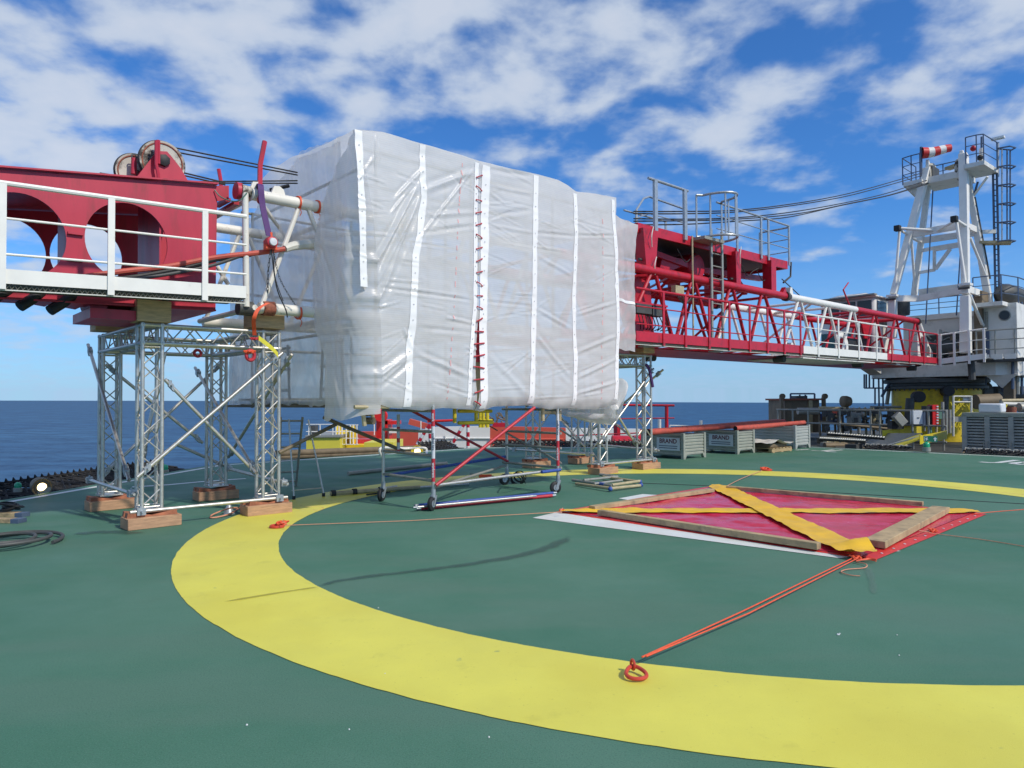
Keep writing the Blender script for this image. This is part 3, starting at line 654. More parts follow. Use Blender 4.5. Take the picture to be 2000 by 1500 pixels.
def support_tower():
    t = thing('support_tower', 'x', 'support tower', W(.05, -.27, .19), 'aluminium truss towers under the boom')
    zt = 2.56; zb = .21
    for s in (S0, S1):
        for n in (N0, N1):
            m = MB(); truss(m, W(s, n, zb), W(s, n, 2.31), T, N, flip=int(s > 0)); L = m.build('leg', ALU, t)
            boxp('foot_plate', W(s, n, zb - .008), (.15, .15, .008), ALU, L)
    zc = 2.435
    for a, b, up in (((S0, N0), (S1, N0), N), ((S0, N1), (S1, N1), N), ((S0, N0), (S0, N1), T), ((S1, N0), (S1, N1), T)):
        p, q = W(*a, zc), W(*b, zc); d = (q - p).normalized(); p, q = p + d * .14, q - d * .14
        m = MB(); truss(m, p, q, up, Z, .23, .024, .22); m.build('ring_beam', ALU, t)
    for s in (S0, S1):
        for n in (N0, N1):
            m = MB(); c = W(s, n, zc); h = .115
            for a in (-1, 1):
                for b in (-1, 1):
                    m.tube(c + T * a * h + N * b * h - Z * .14, c + T * a * h + N * b * h + Z * .135, .026, 10)
                    m.sphere(c + T * a * h + N * b * h + Z * h, .032, 8, 6); m.sphere(c + T * a * h + N * b * h - Z * h, .032, 8, 6)
                for z in (-h, h):
                    m.tube(c + T * a * h - N * .14 + Z * z, c + T * a * h + N * .14 + Z * z, .024, 8); m.tube(c + N * a * h - T * .14 + Z * z, c + N * a * h + T * .14 + Z * z, .024, 8)
            m.tube(c - T * h + N * h - Z * h, c + T * h + N * h + Z * h, .009, 6); m.tube(c - N * h - T * h - Z * h, c + N * h - T * h + Z * h, .009, 6)
            m.build('corner_cube', ALU, t)
    nf = N0 + .115 + .055; nb = N1 - .115 - .05; sl = S0 - .115 - .055; sr = S1 + .115 + .055; ni = N0 - .17
    br = [(bp_(268, 932, nf), bp_(552, 689, nf)), (bp_(254, 1001, nf), bp_(561, 971, nf)), (sp_(172, 673, sl), sp_(252, 938, sl)), (sp_(170, 936, sl), sp_(263, 966, sl)),
          (bp_(193, 936, nb), bp_(437, 706, nb)), (bp_(206, 712, nb), bp_(396, 865, nb)), (bp_(322, 741, ni), bp_(503, 928, ni)), (sp_(381, 718, S1 - .17), sp_(500, 924, S1 - .17)),
          (sp_(570, 692, sr), sp_(446, 893, sr)), (sp_(441, 914, sr), sp_(562, 945, sr)), (bp_(322, 690, ni - .1), bp_(275, 905, ni - .1)), (bp_(345, 868, nb), bp_(455, 917, nb))]
    for i, (p, q) in enumerate(br):
        b = MB(); d = (q - p).normalized()
        b = MB(); b.tube(p, q, .0245, 12, caps=False); b.tube(p + d * .002, q - d * .002, .019, 10); b = b.build('brace', ALU, t)
        for f in ((.06, .94) if i < 10 else (.9,)):
            m = MB(); clamp(m, p.lerp(q, f), d); m.build('clamp', GALV, b)
    return t
tw = support_tower(); tw['label'] = 'tall aluminium truss tower under the red boom box at the left'
def tower_copy(delta, label):
    c = dup(tw, None, delta, label); return c
D2 = T * 8.87 + N * (-.16)
tower_copy(D2, 'aluminium truss tower partly hidden behind the white tent, under the red lattice boom')
# timber footings under the towers, each with its wedges
fo = thing('timber_footing', 'x', 'timber footing', W(0, 0, 0), 'timber footings under the truss towers')
fo_b = MB().box(W(0, 0, .07), (.315, .16, .07)); fo_blk = fo_b.build('block', WOOD, fo, bevel=.008)
def wedge_mb():
    m = MB()
    for sg, x0 in ((1, -.29), (-1, .29)):
        pts = [V((x0, -.09, 0)), V((x0 + sg * .27, -.09, 0)), V((x0 + sg * .27, -.09, .012)), V((x0 + sg * .01, -.09, .062))]
        m.prism([T * p.x + N * p.y + Z * p.z for p in pts], N * .18)
    return m
wroot = thing('timber_wedges', 'x', 'timber wedges', (0, 0, 0), 'wedge pairs between footings and tower legs')
def wedge_part(sg, dn, ang):
    m = MB(); x0 = -.30 * sg
    pts = [V((x0, 0, 0)), V((x0 + sg * .29, 0, 0)), V((x0 + sg * .29, 0, .014)), V((x0 + sg * .012, 0, .060))]
    c = Matrix.Rotation(ang, 4, 'Z'); m.prism([c @ (T * p.x + N * (dn - .055) + Z * p.z) for p in pts], c @ (N * .11)); return m
for sg, dn, an in ((1, .075, .06), (-1, .07, -.08), (1, -.07, -.05), (-1, -.075, .04)): wedge_part(sg, dn, an).build('wedge', WEDGE, wroot)
names = ['front left leg of the left tower', 'front right leg of the left tower', 'rear left leg of the left tower', 'rear right leg of the left tower',
         'front left leg of the right tower', 'front right leg of the right tower', 'rear left leg of the right tower', 'rear right leg of the right tower']
spots = [(S0 + .0, N0 + .11), (S1 - .06, N0 + .1), (S0 + .0, N1 + .12), (S1 - .05, N1 + .14)]
allspots = [W(*p) for p in spots] + [W(*p) + D2 for p in spots]
for i, p in enumerate(allspots):
    o = fo if i == 0 else dup(fo); o.location = p; o['label'] = 'pale timber footing block under the ' + names[i]
    o.rotation_euler = (0, 0, (.03, -.05, .02, -.03, .04, -.02, .03, .02)[i])
    w = wroot if i == 0 else dup(wroot); w.location = p - N * .06 + Z * .141; w['label'] = 'reddish wooden wedges under the ' + names[i]
    w.rotation_euler = (0, 0, (-.05, .06, .02, -.04, .03, -.06, .02, .05)[i])
# packing timbers between tower and boom
def packing(parts_, label):
    c = parts_[0][0]; th = thing('packing_timber', label, 'packing timber', c, 'timber packing under the boom')
    for p, h in parts_: MB().box(p, h).build('baulk', WOOD2, th, bevel=.006)
def bx_from_px(u0, u1, v0, v1, n, depth):
    a, b = bp_(u0, v1, n), bp_(u1, v0, n); sa, sb = sn(a)[0], sn(b)[0]; z0, z1 = sn(a)[2], sn(b)[2]
    return W((sa + sb) / 2, n - depth / 2, (z0 + z1) / 2), (abs(sb - sa) / 2, depth / 2, abs(z1 - z0) / 2)
packing([bx_from_px(268, 335, 589, 626.5, .90, .34), bx_from_px(284, 297, 581, 588.6, .86, .10), bx_from_px(316, 331, 583, 588.6, .84, .2)], 'big pale timber block under the red boom box, on the near left tower corner')
packing([bx_from_px(492, 556, 614, 639, .92, .30), (W(.88, .77, 2.88), (.30, .13, .022))], 'timber block under the white boom tube, on the near right tower corner')
packing([bx_from_px(186, 262, 616, 645, -1.08, .34), bx_from_px(205, 262, 606, 615.6, -1.1, .3)], 'dark timber block under the boom on the far left tower corner')
packing([(W(9.55, .66, 2.66), (.20, .2, .06))], 'small timber block under the red lattice boom, on the right tower')
# purple sling and straps hanging on the right tower
m = MB(); pts = [bp_(1262, 712, .9), bp_(1268, 722, .9), bp_(1272, 740, .9), bp_(1275, 756, .9)]
m = MB(); sp = spline(pts); m.path(sp, .035, 6); tag(m.build('purple_sling', PURPLE), 'purple webbing sling hanging from the top of the right tower', 'sling')
# ------------------------------------------------------------------ the crane boom: red tip box, lattice sections, walkways, gantry
boom = thing('crane_boom', 'long red and white lattice crane boom with walkways, lying through the white tent', 'crane boom', W(12, 0, 2.8))
# --- tip box
def plate(n, name):
    out = [(-3.6, 4.07), (.06, 4.505), (.26, 4.545), (.26, 4.36), (.10, 4.30), (.085, 2.82)] + ([(-3.6, 2.74)] if n > 0 else [(-1.0, 2.80), (-1.1, 3.06), (-3.6, 2.98)])
    holes = [[W(c + .47 * math.cos(2 * math.pi * i / 48), n, z + .49 * math.sin(2 * math.pi * i / 48)) for i in range(48)] for c, z in (((-1.0, 3.585), (-2.13, 3.50), (-3.2, 3.42)) if n > 0 else (sn(bp_(170, 502, n))[::2], sn(bp_(12, 492, n))[::2], (-3.3, 3.35))) ]
    if name == 'side_plate': holes[2] = [p for p in holes[2]]
    MB().prism([W(s, n, z) for s, z in out], N * -.022, holes[:2] + ([holes[2]] if True else [])).build(name, RED, boom)
plate(.78, 'side_plate'); plate(-1.40, 'side_plate')
m = MB(); m.prism([W(-3.6, .84, 4.082), W(.10, .84, 4.522), W(.10, -1.46, 4.522), W(-3.6, -1.46, 4.082)], Z * .02); m.build('top_plate', RED, boom)
m = MB(); m.prism([W(-3.6, .82, 2.715), W(.08, .82, 2.795), W(.08, -1.42, 2.795), W(-1.05, -1.42, 2.77), W(-1.25, .45, 2.768), W(-3.6, .45, 2.715)], Z * .02); m.build('bottom_plate', RED, boom)
for s in (-.62, -1.58): MB().prism([W(s, .75, 2.83), W(s, .75, 4.42 + .119 * s), W(s, -.25, 4.42 + .119 * s), W(s, -.25, 2.83)], T * .02).build('diaphragm', RED, boom)
for n in (.4,): MB().prism([W(-3.5, n, 2.78), W(.05, n, 2.86), W(.05, n, 3.02), W(-3.5, n, 2.92)], N * .02).build('stiffener', RED, boom)
for z in (3.60, 3.28): boxp('step', W(-1.57, .79, z), (.08, .03, .015), RED, boom)
for (u0, v0), (u1, v1) in (((86, 570), (38, 599)), ((145, 578), (97, 607)), ((22, 566), (-30, 590))):    # black bent stub pipes below the box
    p, q = bp_(u0, v0, .72), bp_(u1, v1, .80); MB().path(spline([p + N * -.3 + T * .2, p, p.lerp(q, .55), q]), .062, 12).build('stub_pipe', BLACK, boom)
for u, v in ((66, 573), (128, 579), (172, 588)):
    MB().prism([bp_(u, v, .7), bp_(u + 40, v + 6, .7), bp_(u + 36, v + 18, .7), bp_(u + 4, v + 12, .7)], N * -.5).build('bracket', RED, boom)
MB().box(W(-1.0, .35, 2.655), (.42, .5, .06)).build('base_pad', RED, boom)
MB().prism([W(-3.6, .78, 2.74), W(-3.6, .78, 4.07), W(-4.3, .78, 3.8), W(-4.45, .78, 3.4), W(-4.3, .78, 3.0)], N * -.022).build('tip_plate', RED, boom); MB().prism([W(-3.6, -1.40, 2.98), W(-3.6, -1.40, 4.07), W(-4.3, -1.40, 3.8), W(-4.45, -1.40, 3.4), W(-4.3, -1.40, 3.1)], N * .022).build('tip_plate', RED, boom)
for n_ in (.35, -.3, -.9): MB().lathe(W(-4.05, n_, 3.4), N, [(.06, -.07), (.5, -.05), (.56, -.06), (.5, 0), (.56, .06), (.5, .05), (.06, .07)], 32).build('tip_sheave', SHEAVE, boom)
tubep('tip_shaft', W(-4.05, .85, 3.4), W(-4.05, -1.46, 3.4), .08, DGREY, boom, 14)
# --- sheaves on top
def shv(u, v, n, r, name='sheave'):
    c = bp_(u, v, n); MB().lathe(c, N, [(r * .16, -.06), (r * .2, -.035), (r * .82, -.03), (r, -.045), (r, -.03), (r * .9, 0), (r, .03), (r, .045), (r * .82, .03), (r * .2, .035), (r * .16, .06)], 40).build(name, SHEAVE, boom); return c
c1 = shv(316, 318, .42, .285); c2 = shv(264, 338, .15, .25)
for c_, r_ in ((c1, .28), (c2, .245)): MB().torus(c_, N, r_, .022, 40, 8).build('sheave_rim', ROPE, boom); MB().torus(c_ + N * .033, N, r_ * .9, .012, 40, 6).build('sheave_rim', RUST, boom)
def zt(s): return 4.10 + .119 * (s + 3.45) + .003
tri = [bp_(262, 352, .50), bp_(300, 303, .50), bp_(309, 296, .50), bp_(325, 297, .50), bp_(334, 307, .50), bp_(352, 330, .50), bp_(368, 358, .50)]
br = MB().prism(tri, N * .03).build('sheave_bracket', RED, boom)
MB().lathe(bp_(320, 313, .55), N, [(.085, -.03), (.08, .02), (.04, .035), (1e-6, .035)], 7).build('pin', BLACK, br)
MB().prism([p - N * .22 for p in tri], N * .025).build('sheave_bracket', RED, boom)
MB().path([bp_(310, 357, .62), bp_(309, 340, .62), bp_(305, 320, .62), bp_(305, 275, .62)], .022, 8).build('guard_rod', RED, boom)
MB().path([bp_(309, 320, .58), bp_(309, 274, .58)], .026, 8).build('guard_rod', RED, boom)
tubep('guard_rod', bp_(261, 340, .3), bp_(262, 309, .3), .035, RED, boom)
MB().torus(bp_(262, 306, .3), N, .03, .01, 14, 6).build('ring', DGREY, boom)
tubep('lever', bp_(195, 341, .3), bp_(232, 347, .3), .03, DGREY, boom)
tubep('boom_pin', bp_(453, 365, .86), bp_(453, 392, .86), .12, RED, boom) if 0 else None
MB().cyl(W(.30, 1.0, 4.43), T, .115, .07, 20).build('flange', RED, boom)
MB().cyl(W(.40, 1.05, 4.43), T, .09, .16, 16, .07).build('greasy_joint', SHEAVE, boom)
# --- lattice
ZB, ZT, NH = 2.85, 4.39, 1.1
def bcol(s): return WHITEW if s < 6.4 else RED2 if s < 15.55 else WHITE if s < 20.0 else RED2
def chord(n, z, segs):
    for a, b, m_ in segs: tubep('chord', W(a, n, z), W(b, n, z), .078 if b < 7 else .10, m_, boom, 14)
for n in (NH, -NH):
    chord(n, ZT, ((.45, 6.4, WHITEW), (6.4, 15.35, RED2), (15.6, 20.0, WHITE), (20.0, 25.4, RED2)))
    chord(n, ZB, ((.55, 6.4, WHITEW), (6.4, 15.35, RED2), (15.6, 20.0, WHITE), (20.0, 25.4, RED2)))
    for z in (ZT, ZB):
        MB().cyl(W(15.42, n, z), T, .135, .10, 18).build('flange', DGREY, boom); MB().cyl(W(25.45, n, z), T, .14, .10, 18).build('flange', DGREY, boom)
for z in (ZB, ZT): MB().prism([W(15.5, 1.03, z + .05), W(15.72, 1.03, z + .05), W(15.66, 1.03, z + .26), W(15.56, 1.03, z + .26)], N * .14, ).build('lug', WHITE, boom)
MB().prism([W(15.12, 1.04, ZT + .05), W(15.36, 1.04, ZT + .05), W(15.30, 1.04, ZT + .24)], N * .12).build('lug', RED2, boom)
for s0 in (.52, .82): MB().prism([W(s0 - .10, 1.02, ZT + .03), W(s0 + .14, 1.02, ZT + .03), W(s0 + .10, 1.02, ZT + .16), W(s0 + .04, 1.02, ZT + .20), W(s0 - .04, 1.02, ZT + .19)], N * .05).build('lug', WHITEW, boom)
MB().cyl(W(.55, 1.085, ZT + .13), N, .035, .02, 14).build('pin_hole', DGREY, boom)
MB().cyl(W(.68, NH, ZB), T, .10, .16, 14).build('rusty_joint', RUST, boom)
MB().cyl(W(.40, 1.0, ZB - .01), T, .10, .2, 14).build('greasy_joint', DGREY, boom)
tops = [1.2 + 1.5 * i for i in range(5)] + [sn(bp_(u, v, NH))[0] for u, v in ((1276, 536), (1353, 553), (1428, 567), (1490, 581), (1561, 590), (1616, 600), (1665, 610), (1708, 617), (1749, 625), (1789, 630))]
prev = .55
for side in (NH, -NH):
    for i, s in enumerate(tops):
        a = (s + tops[i - 1]) / 2 if i else .55; b = (s + tops[i + 1]) / 2 if i + 1 < len(tops) else s + .7
        r = .035 if s < 6.5 else .044
        tubep('brace', W(a + .03, side, ZB), W(s - .05, side, ZT), r, bcol(s), boom, 8); tubep('brace', W(s + .05, side, ZT), W(b - .03, side, ZB), r, bcol(s), boom, 8)
tubep('brace', W(.38, NH, ZB), W(.36, NH, ZT), .042, WHITEW, boom)
for lo, hi, m_ in ((.4, 6.4, WHITEW), (6.4, 15.4, RED2), (15.6, 20, WHITE), (20, 25.4, RED2)):      # top and bottom plan bracing
    ss = [s for s in [.5] + [(tops[i] + tops[i + 1]) / 2 for i in range(len(tops) - 1)] if lo <= s <= hi]
    for z in (ZB, ZT):
        m = MB(); zig = []
        for i, s in enumerate(ss):
            m.tube(W(s, -NH, z), W(s, NH, z), .04, 8); zig.append(W(s, -NH if i % 2 else NH, z))
        m.path(zig, .035, 8); m.build('plan_bracing', m_, boom)
    if lo > 5:
        for i, s in enumerate(ss):
            if i % 2 == 0: tubep('cross_brace', W(s, -NH, ZB), W(s, NH, ZT), .035, m_, boom, 8)
# white tapering heel
for n, e in ((NH, .95), (-NH, -.5)):
    tubep('heel_chord', W(25.5, n, ZT), W(27.1, e, 3.30), .10, WHITE, boom, 14)
    tubep('heel_chord', W(25.5, n, ZB), W(27.2, e, 3.15), .09, WHITE, boom, 14)
hp = [W(25.55, NH - .02, ZB - .02), W(27.0, 1.0, ZB + .15), W(27.0, 1.0, 3.35), W(25.55, NH - .02, ZT - .1)]
def ell(s, z, a, b, n): return [W(s + a * math.cos(2 * math.pi * i / 24), n, z + b * math.sin(2 * math.pi * i / 24)) for i in range(24)]
MB().prism([W(25.5, 1.06, ZB), W(27.1, 1.06, ZB + .1), W(27.1, 1.06, 3.3), W(25.5, 1.06, ZT)], N * .03, [ell(25.98, 3.45, .27, .42, 1.06), ell(26.62, 3.25, .20, .28, 1.06)]).build('heel_plate', WHITE, boom)
MB().prism([W(18.7, 1.0, 2.86), W(18.7, 1.0, 3.2), *[W(19.15 + .45 * math.cos(math.pi - math.pi * i / 12), 1.0, 3.2 + .42 * math.sin(math.pi * i / 12)) for i in range(13)], W(19.6, 1.0, 2.86)], N * .03, [[W(19.15 + .30 * math.cos(2 * math.pi * i / 20), 1.0, 3.18 + .27 * math.sin(2 * math.pi * i / 20)) for i in range(20)]]).build('arch_plate', WHITE, boom)
boxp('control_box', W(20.0, .9, 3.25), (.35, .12, .22), BLACK, boom); boxp('control_box_frame', W(20.0, .88, 3.25), (.42, .1, .27), RED2, boom)
# --- walkways along the boom
def walkway(s0, s1, posts, cols, slope, z0, grat, rails=(1.06, .69, .31), tb=.155, nw=1.5, prad=.022, pw=.07, inner=.86):
    wk = MB().prism([W(s0, nw, z0(s0) - .01), W(s1, nw, z0(s1) - .01), W(s1, inner, z0(s1) - .01), W(s0, inner, z0(s0) - .01)], Z * .03).build('walkway', grat, boom)
    pts = []; k = int((s1 - s0) / .05)
    for i in range(k): a = s0 + i * .05; pts += [W(a, nw - .01, z0(a) - .012), W(a + .02, nw - .01, z0(a) - .055)]
    MB().path(pts, .007, 4).build('grating_edge', GREYT, wk); MB().prism([W(s0, nw - .02, z0(s0) - .06), W(s1, nw - .02, z0(s1) - .06), W(s1, nw + .01, z0(s1) - .06), W(s0, nw + .01, z0(s0) - .06)], Z * -.012).build('grating_bar', PAPER, wk)
    for a, b, c in cols:
        MB().prism([W(a, nw + .012, z0(a)), W(b, nw + .012, z0(b)), W(b, nw + .012, z0(b) + tb), W(a, nw + .012, z0(a) + tb)], N * .012).build('toe_board', c, boom)
        for j, h in enumerate(rails): tubep('handrail', W(a, nw + .02, z0(a) + h), W(b, nw + .02, z0(b) + h), (.028, .014, .014)[j], c, boom, 8)
    for s in posts:
        c = next(c for a, b, c in cols if a - .15 <= s <= b + .15)
        MB().box(W(s, nw + .034, z0(s) + (rails[0] - .06) / 2), (pw / 2, .012, (rails[0] + .06) / 2)).build('post', c, boom)
walkway(-3.6, .21, (-2.37, -1.35, -.31), ((-3.6, .21, WHITE),), 0, lambda s: 2.905 + .031 * (s - .2), DGREY)
rp = [sn(bp_(1200 + x * .33, 680, 1.52))[0] for x in (290, 420, 560, 680, 800, 905, 1005, 1100, 1205, 1325, 1445, 1550, 1640, 1745, 1830, 1910)]
walkway(8.25, 26.2, rp, ((8.25, 15.55, RED2), (15.55, 21.4, WHITE), (21.4, 26.2, RED2)), 0, lambda s: 2.76 + .004 * (s - 8), DGREY, (1.09, .72, .36), .21)
m = MB(); m.prism([W(8.2, .85, 2.70), W(25.6, .85, 2.70), W(25.6, -1.0, 2.70), W(8.2, -1.0, 2.70)], Z * .03); m.build('underside_plate', RED2, boom)
MB().prism([W(15.6, 1.48, 2.66), W(20.5, 1.48, 2.68), W(20.5, -.2, 2.68), W(15.6, -.2, 2.66)], Z * .03).build('underside_plate', CRANEW, boom)
for s in (9.0, 10.3, 11.7, 22.4, 23.8): boxp('bracket', W(s, 1.3, 2.70), (.16, .2, .012), GALV, boom)
for s in (11.9, 15.4, 20.6, 25.4): MB().cyl(W(s, .9 if s > 12 else -.9, 2.66), N, .10, .3, 14).build('joint_boss', DGREY, boom)
# white stub walkway turning towards the crane platform
wa, wb = W(26.25, 1.53, 2.80), W(26.45, 3.05, 2.95)
dd = (wb - wa).normalized()
MB().prism([wa, wb, wb + Z * .2, wa + Z * .2], T * -.012).build('toe_board', WHITE, boom)
for h, r in ((1.09, .028), (.72, .014), (.36, .014)): tubep('handrail', wa + Z * h, wb + Z * h, r, WHITE, boom, 8)
for f in (.06, .35, .65, .95): MB().box(wa.lerp(wb, f) + Z * .5 - T * .03, (.03, .035, .62)).build('post', WHITE, boom)
MB().prism([wa, wb, wb + T * .8, wa + T * .8], Z * .03).build('walkway', DGREY, boom)
# --- gantry platform on the red section
GZ = 5.20; ga, gb = 9.0, 15.75
MB().prism([W(ga, 1.0, GZ), W(gb, 1.0, GZ), W(gb, 1.0, GZ + .22), W(ga, 1.0, GZ + .22)], N * -.05).build('platform_beam', RED2, boom)
MB().prism([W(ga, -.9, GZ), W(gb, -.9, GZ), W(gb, -.9, GZ + .22), W(ga, -.9, GZ + .22)], N * .05).build('platform_beam', RED2, boom)
for s in (ga, gb): MB().prism([W(s, .95, GZ), W(s, -.9, GZ), W(s, -.9, GZ + .22), W(s, .95, GZ + .22)], T * .05 * (1 if s == ga else -1)).build('platform_beam', RED2, boom)
MB().prism([W(ga + .05, .94, GZ + .08), W(gb - .05, .94, GZ + .08), W(gb - .05, -.84, GZ + .08), W(ga + .05, -.84, GZ + .08)], Z * .03).build('platform_floor', DGREY, boom)
def column(s, n, w0, w1, z0=ZT + .05, z1=GZ + .1, d=.13):
    MB().prism([W(s - w1, n + d, z0), W(s + w1, n + d, z0), W(s + w0, n + d, z1), W(s - w0, n + d, z1)], N * -2 * d).build('column', RED2, boom)
for n in (.98, -.85): column(9.32, n, .27, .17); column(12.95, n, .13, .10); column(14.75, n, .13, .13)
column(9.32, 0, .2, .2, GZ - .35, GZ + .12, .9)
MB().prism([W(9.4, .55, 5.0), W(12.2, .55, 4.74), W(12.2, .55, 4.86), W(9.4, .55, 5.14)], N * -.12).build('platform_beam', RED2, boom)
MB().prism([W(12.2, .45, 4.78), W(15.4, .45, 4.90), W(15.4, .45, 5.04), W(12.2, .45, 4.92)], N * -.12).build('platform_beam', RED2, boom)
MB().prism([W(9.2, -.5, 4.82), W(15.4, -.5, 4.82), W(15.4, -.5, 5.02), W(9.2, -.5, 5.02)], N * -.12).build('platform_beam', RED2, boom)
for a, b in (((12.95, .3, 4.5), (13.9, .3, 5.1)), ((14.7, .3, 4.5), (13.8, .3, 5.1)), ((13.4, -.6, 4.5), (14.3, -.6, 5.1))): beamp('brace', W(*a), W(*b), .12, .12, RED2, boom)
MB().lathe(W(11.9, .1, 4.86), N, [(.3, -.5), (.34, -.45), (.34, .45), (.3, .5)], 20).build('winch_drum', RED2, boom)
MB().prism([W(10.4, .5, 4.45), W(11.3, .5, 4.8), W(11.6, .5, 4.8), W(11.6, .5, 5.0), W(10.6, .5, 5.0)], N * -.7).build('sheave_housing', RED2, boom)
for z, n_ in ((4.62, .2), (4.7, -.3), (4.95, .0)): tubep('tie_tube', W(9.3, n_, z), W(14.9, n_ - .2, z + .05), .045, RED2, boom, 8)
for s in (10.2, 11.4, 13.6, 14.6): tubep('tie_tube', W(s, .95, 4.45), W(s + .25, -.8, 5.1), .04, RED2, boom, 8)
for s, z in ((10.6, 5.08), (13.4, 5.06), (14.2, 5.02)): MB().path(spline([W(s, .9, z), W(s + .25, .95, z - .28), W(s + .6, .9, z - .12), W(s + .9, .9, z)]), .012, 5).build('loose_wiring', BLACK, boom)
for s, z in ((9.1, 4.62), (9.55, 4.62), (12.8, 4.6), (13.1, 4.6)): MB().cyl(W(s, 1.0, z), T, .03, .14, 8).build('bolt', DGREY, boom)
for n in (.75, -.3): MB().prism([W(9.0, n, 2.95), W(9.9, n, 2.95), W(9.75, n, 4.2), W(9.3, n, 4.3), W(8.6, n, 4.1), W(8.4, n, 3.9)], N * -.04).build('gusset', RED2, boom)
boxp('junction_box', W(8.75, 1.25, 3.48), (.26, .10, .10), DGREY, boom); boxp('junction_box', W(9.25, 1.25, 3.46), (.2, .10, .10), DGREY, boom)
MB().box(W(9.0, 1.22, 3.6), (.6, .12, .02)).build('shelf', RED2, boom)
m = MB()
for i in range(9): m.path(spline([W(8.6 + i * .12, 1.3, 3.38), W(8.63 + i * .13, 1.33, 3.18 - .03 * (i % 3)), W(8.8 + i * .1, 1.2, 3.06)]), .012, 5)
m.build('loose_wiring', BLACK, boom)
boxp('junction_box', W(10.1, 1.25, 4.02), (.16, .06, .09), TAN, boom)
m = MB()
for k in range(4): m.path(spline([W(10.0 + k * .08, 1.3, 3.94), W(10.05 + k * .06, 1.32, 3.8), W(10.3, 1.3, 3.72), W(10.6, 1.3, 3.86 + .02 * k)]), .010, 5)
m.build('loose_wiring', ROPE, boom)
for a, b, c_ in ((9.35, 5.35, 4.9), (9.45, 4.7, 4.3), (13.0, 5.42, 4.98)): MB().path(spline([W(a, 1.16, b), W(a - .12, 1.2, (b + c_) / 2), W(a - .05, 1.15, c_)]), .012, 5).build('loose_wiring', PAPER, boom)
# grey railings on the gantry
GR = GZ + .2
def grail(pts, posts, top, mids=(.36, .72), r=.026, foot=0.0):
    for h in (top, *[top * f for f in mids]): MB().path([p + Z * h for p in pts], r if h == top else .014, 8).build('handrail', GALV, boom)
    for p in posts: MB().beam(p + Z * (-.1), p + Z * top, .075, .03, N).build('post', GALV, boom)
def gs(u, v): return sn(bp_(u, v, 1.03))[0]
def gw(s, n=1.03): return W(s, n, GR)
sA, sB_ = gs(1280, 400), gs(1338, 430)
MB().path([gw(sA - .25) + Z * 1.06, gw(sB_ + .12) + Z * 1.06], .032, 8).build('handrail', GALV, boom)
for s in (sA, sB_): MB().box(gw(s) + Z * .48, (.055, .03, .60)).build('post', GALV, boom)
for r_, pts in ((.028, ((1243, 450, -.2), (1243, 410, -.2), (1257, 388, -.6), (1268, 384, -.85), (1342, 410, -.85))), (.016, ((1243, 426, -.2), (1268, 417, -.85), (1342, 437, -.85)))): MB().path([bp_(*p) for p in pts], r_, 8).build('handrail', GALV, boom)
MB().beam(bp_(1243, 412, -.2), bp_(1243, 452, -.2), .07, .03, N).build('post', GALV, boom)
grail([gw(gs(1342, 430), -.85), gw(12.6, -.85)], [gw(12.6, -.85)], .98, (.62,))
sC = gs(1400, 430); sD = gs(1541, 470)
grail([gw(sC), gw(sD)], [gw(gs(u, 470)) for u in (1440, 1487, 1501, 1541)], 1.02, (.36, .68))
grail([gw(sD), gw(sD, .15)], [gw(sD, .15)], .98, (.3, .66))
# ladder with safety cage
la, lb = gs(1375, 560), gs(1396, 560); LN = 1.24
for s in (la, lb): boxp('ladder_stringer', W(s, LN, 4.2), (.035, .018, 1.42), GREYT, boom)
for i in range(9): tubep('ladder_rung', W(la, LN, 2.95 + i * .3), W(lb, LN, 2.95 + i * .3), .014, GREYT, boom, 6)
cm = (la + lb) / 2; cg = thing('x', 'x', 'x') if 0 else None
def hoop(z, r=.42):
    return [W(cm - .55, 1.05, z), *[W(cm + r * math.cos(math.pi - math.pi * i / 10), LN - .1 + .62 * math.sin(math.pi * i / 10), z) for i in range(11)], W(cm + .55, 1.05, z)]
for z in (GR + .02, GR + 1.02): MB().path(hoop(z), .03, 8).build('cage_hoop', GALV, boom)
hh = hoop(0)
for i in (0, 2, 4, 6, 8, 10, 12): p = hh[i]; MB().beam(p + Z * GR, p + Z * (GR + 1.02), .055, .02, N).build('cage_bar', GALV, boom)
boxp('cage_step', W(cm - .3, 1.2, GR - .06), (.42, .18, .035), GREYT, boom)
tubep('conduit', W(sB_, 1.22, GR - .05), W(sB_, 1.22, 2.9), .02, TAN, boom, 8)
MB().path([bp_(1545, 512, .2), bp_(1544, 540, .2), bp_(1530, 552, .2)], .03, 6).build('conduit', BLACK, boom)
MB().path([bp_(1527, 545, 0), bp_(1567, 582, 0)], .016, 6).build('stay_wire', ROPE, boom)
tubep('marker_rod', W(20.2, .9, ZT), bp_(1647, 566, .9), .025, RED2, boom); tubep('marker_rod', bp_(1647, 566, .9), bp_(1657, 552, .9), .02, RED2, boom)
# bent red strap irons over the left joint
MB().path([bp_(517, 276, .9), bp_(508, 322, .9), bp_(507, 395, 1.2)], .035, 6).build('marker_rod', RED, boom)
MB().path([bp_(427, 330, -.9), bp_(431, 352, -.9), bp_(434, 400, -.9)], .03, 6).build('marker_rod', RED, boom)
for a, b in (((424, 402, .1), (446, 390, .6)), ((424, 418, -.2), (462, 396, .7))): beamp('joint_link', bp_(*a), bp_(*b), .07, .05, RED, boom)
tubep('brace', bp_(424, 520, -NH), bp_(446, 556, -NH), .035, WHITEW, boom)

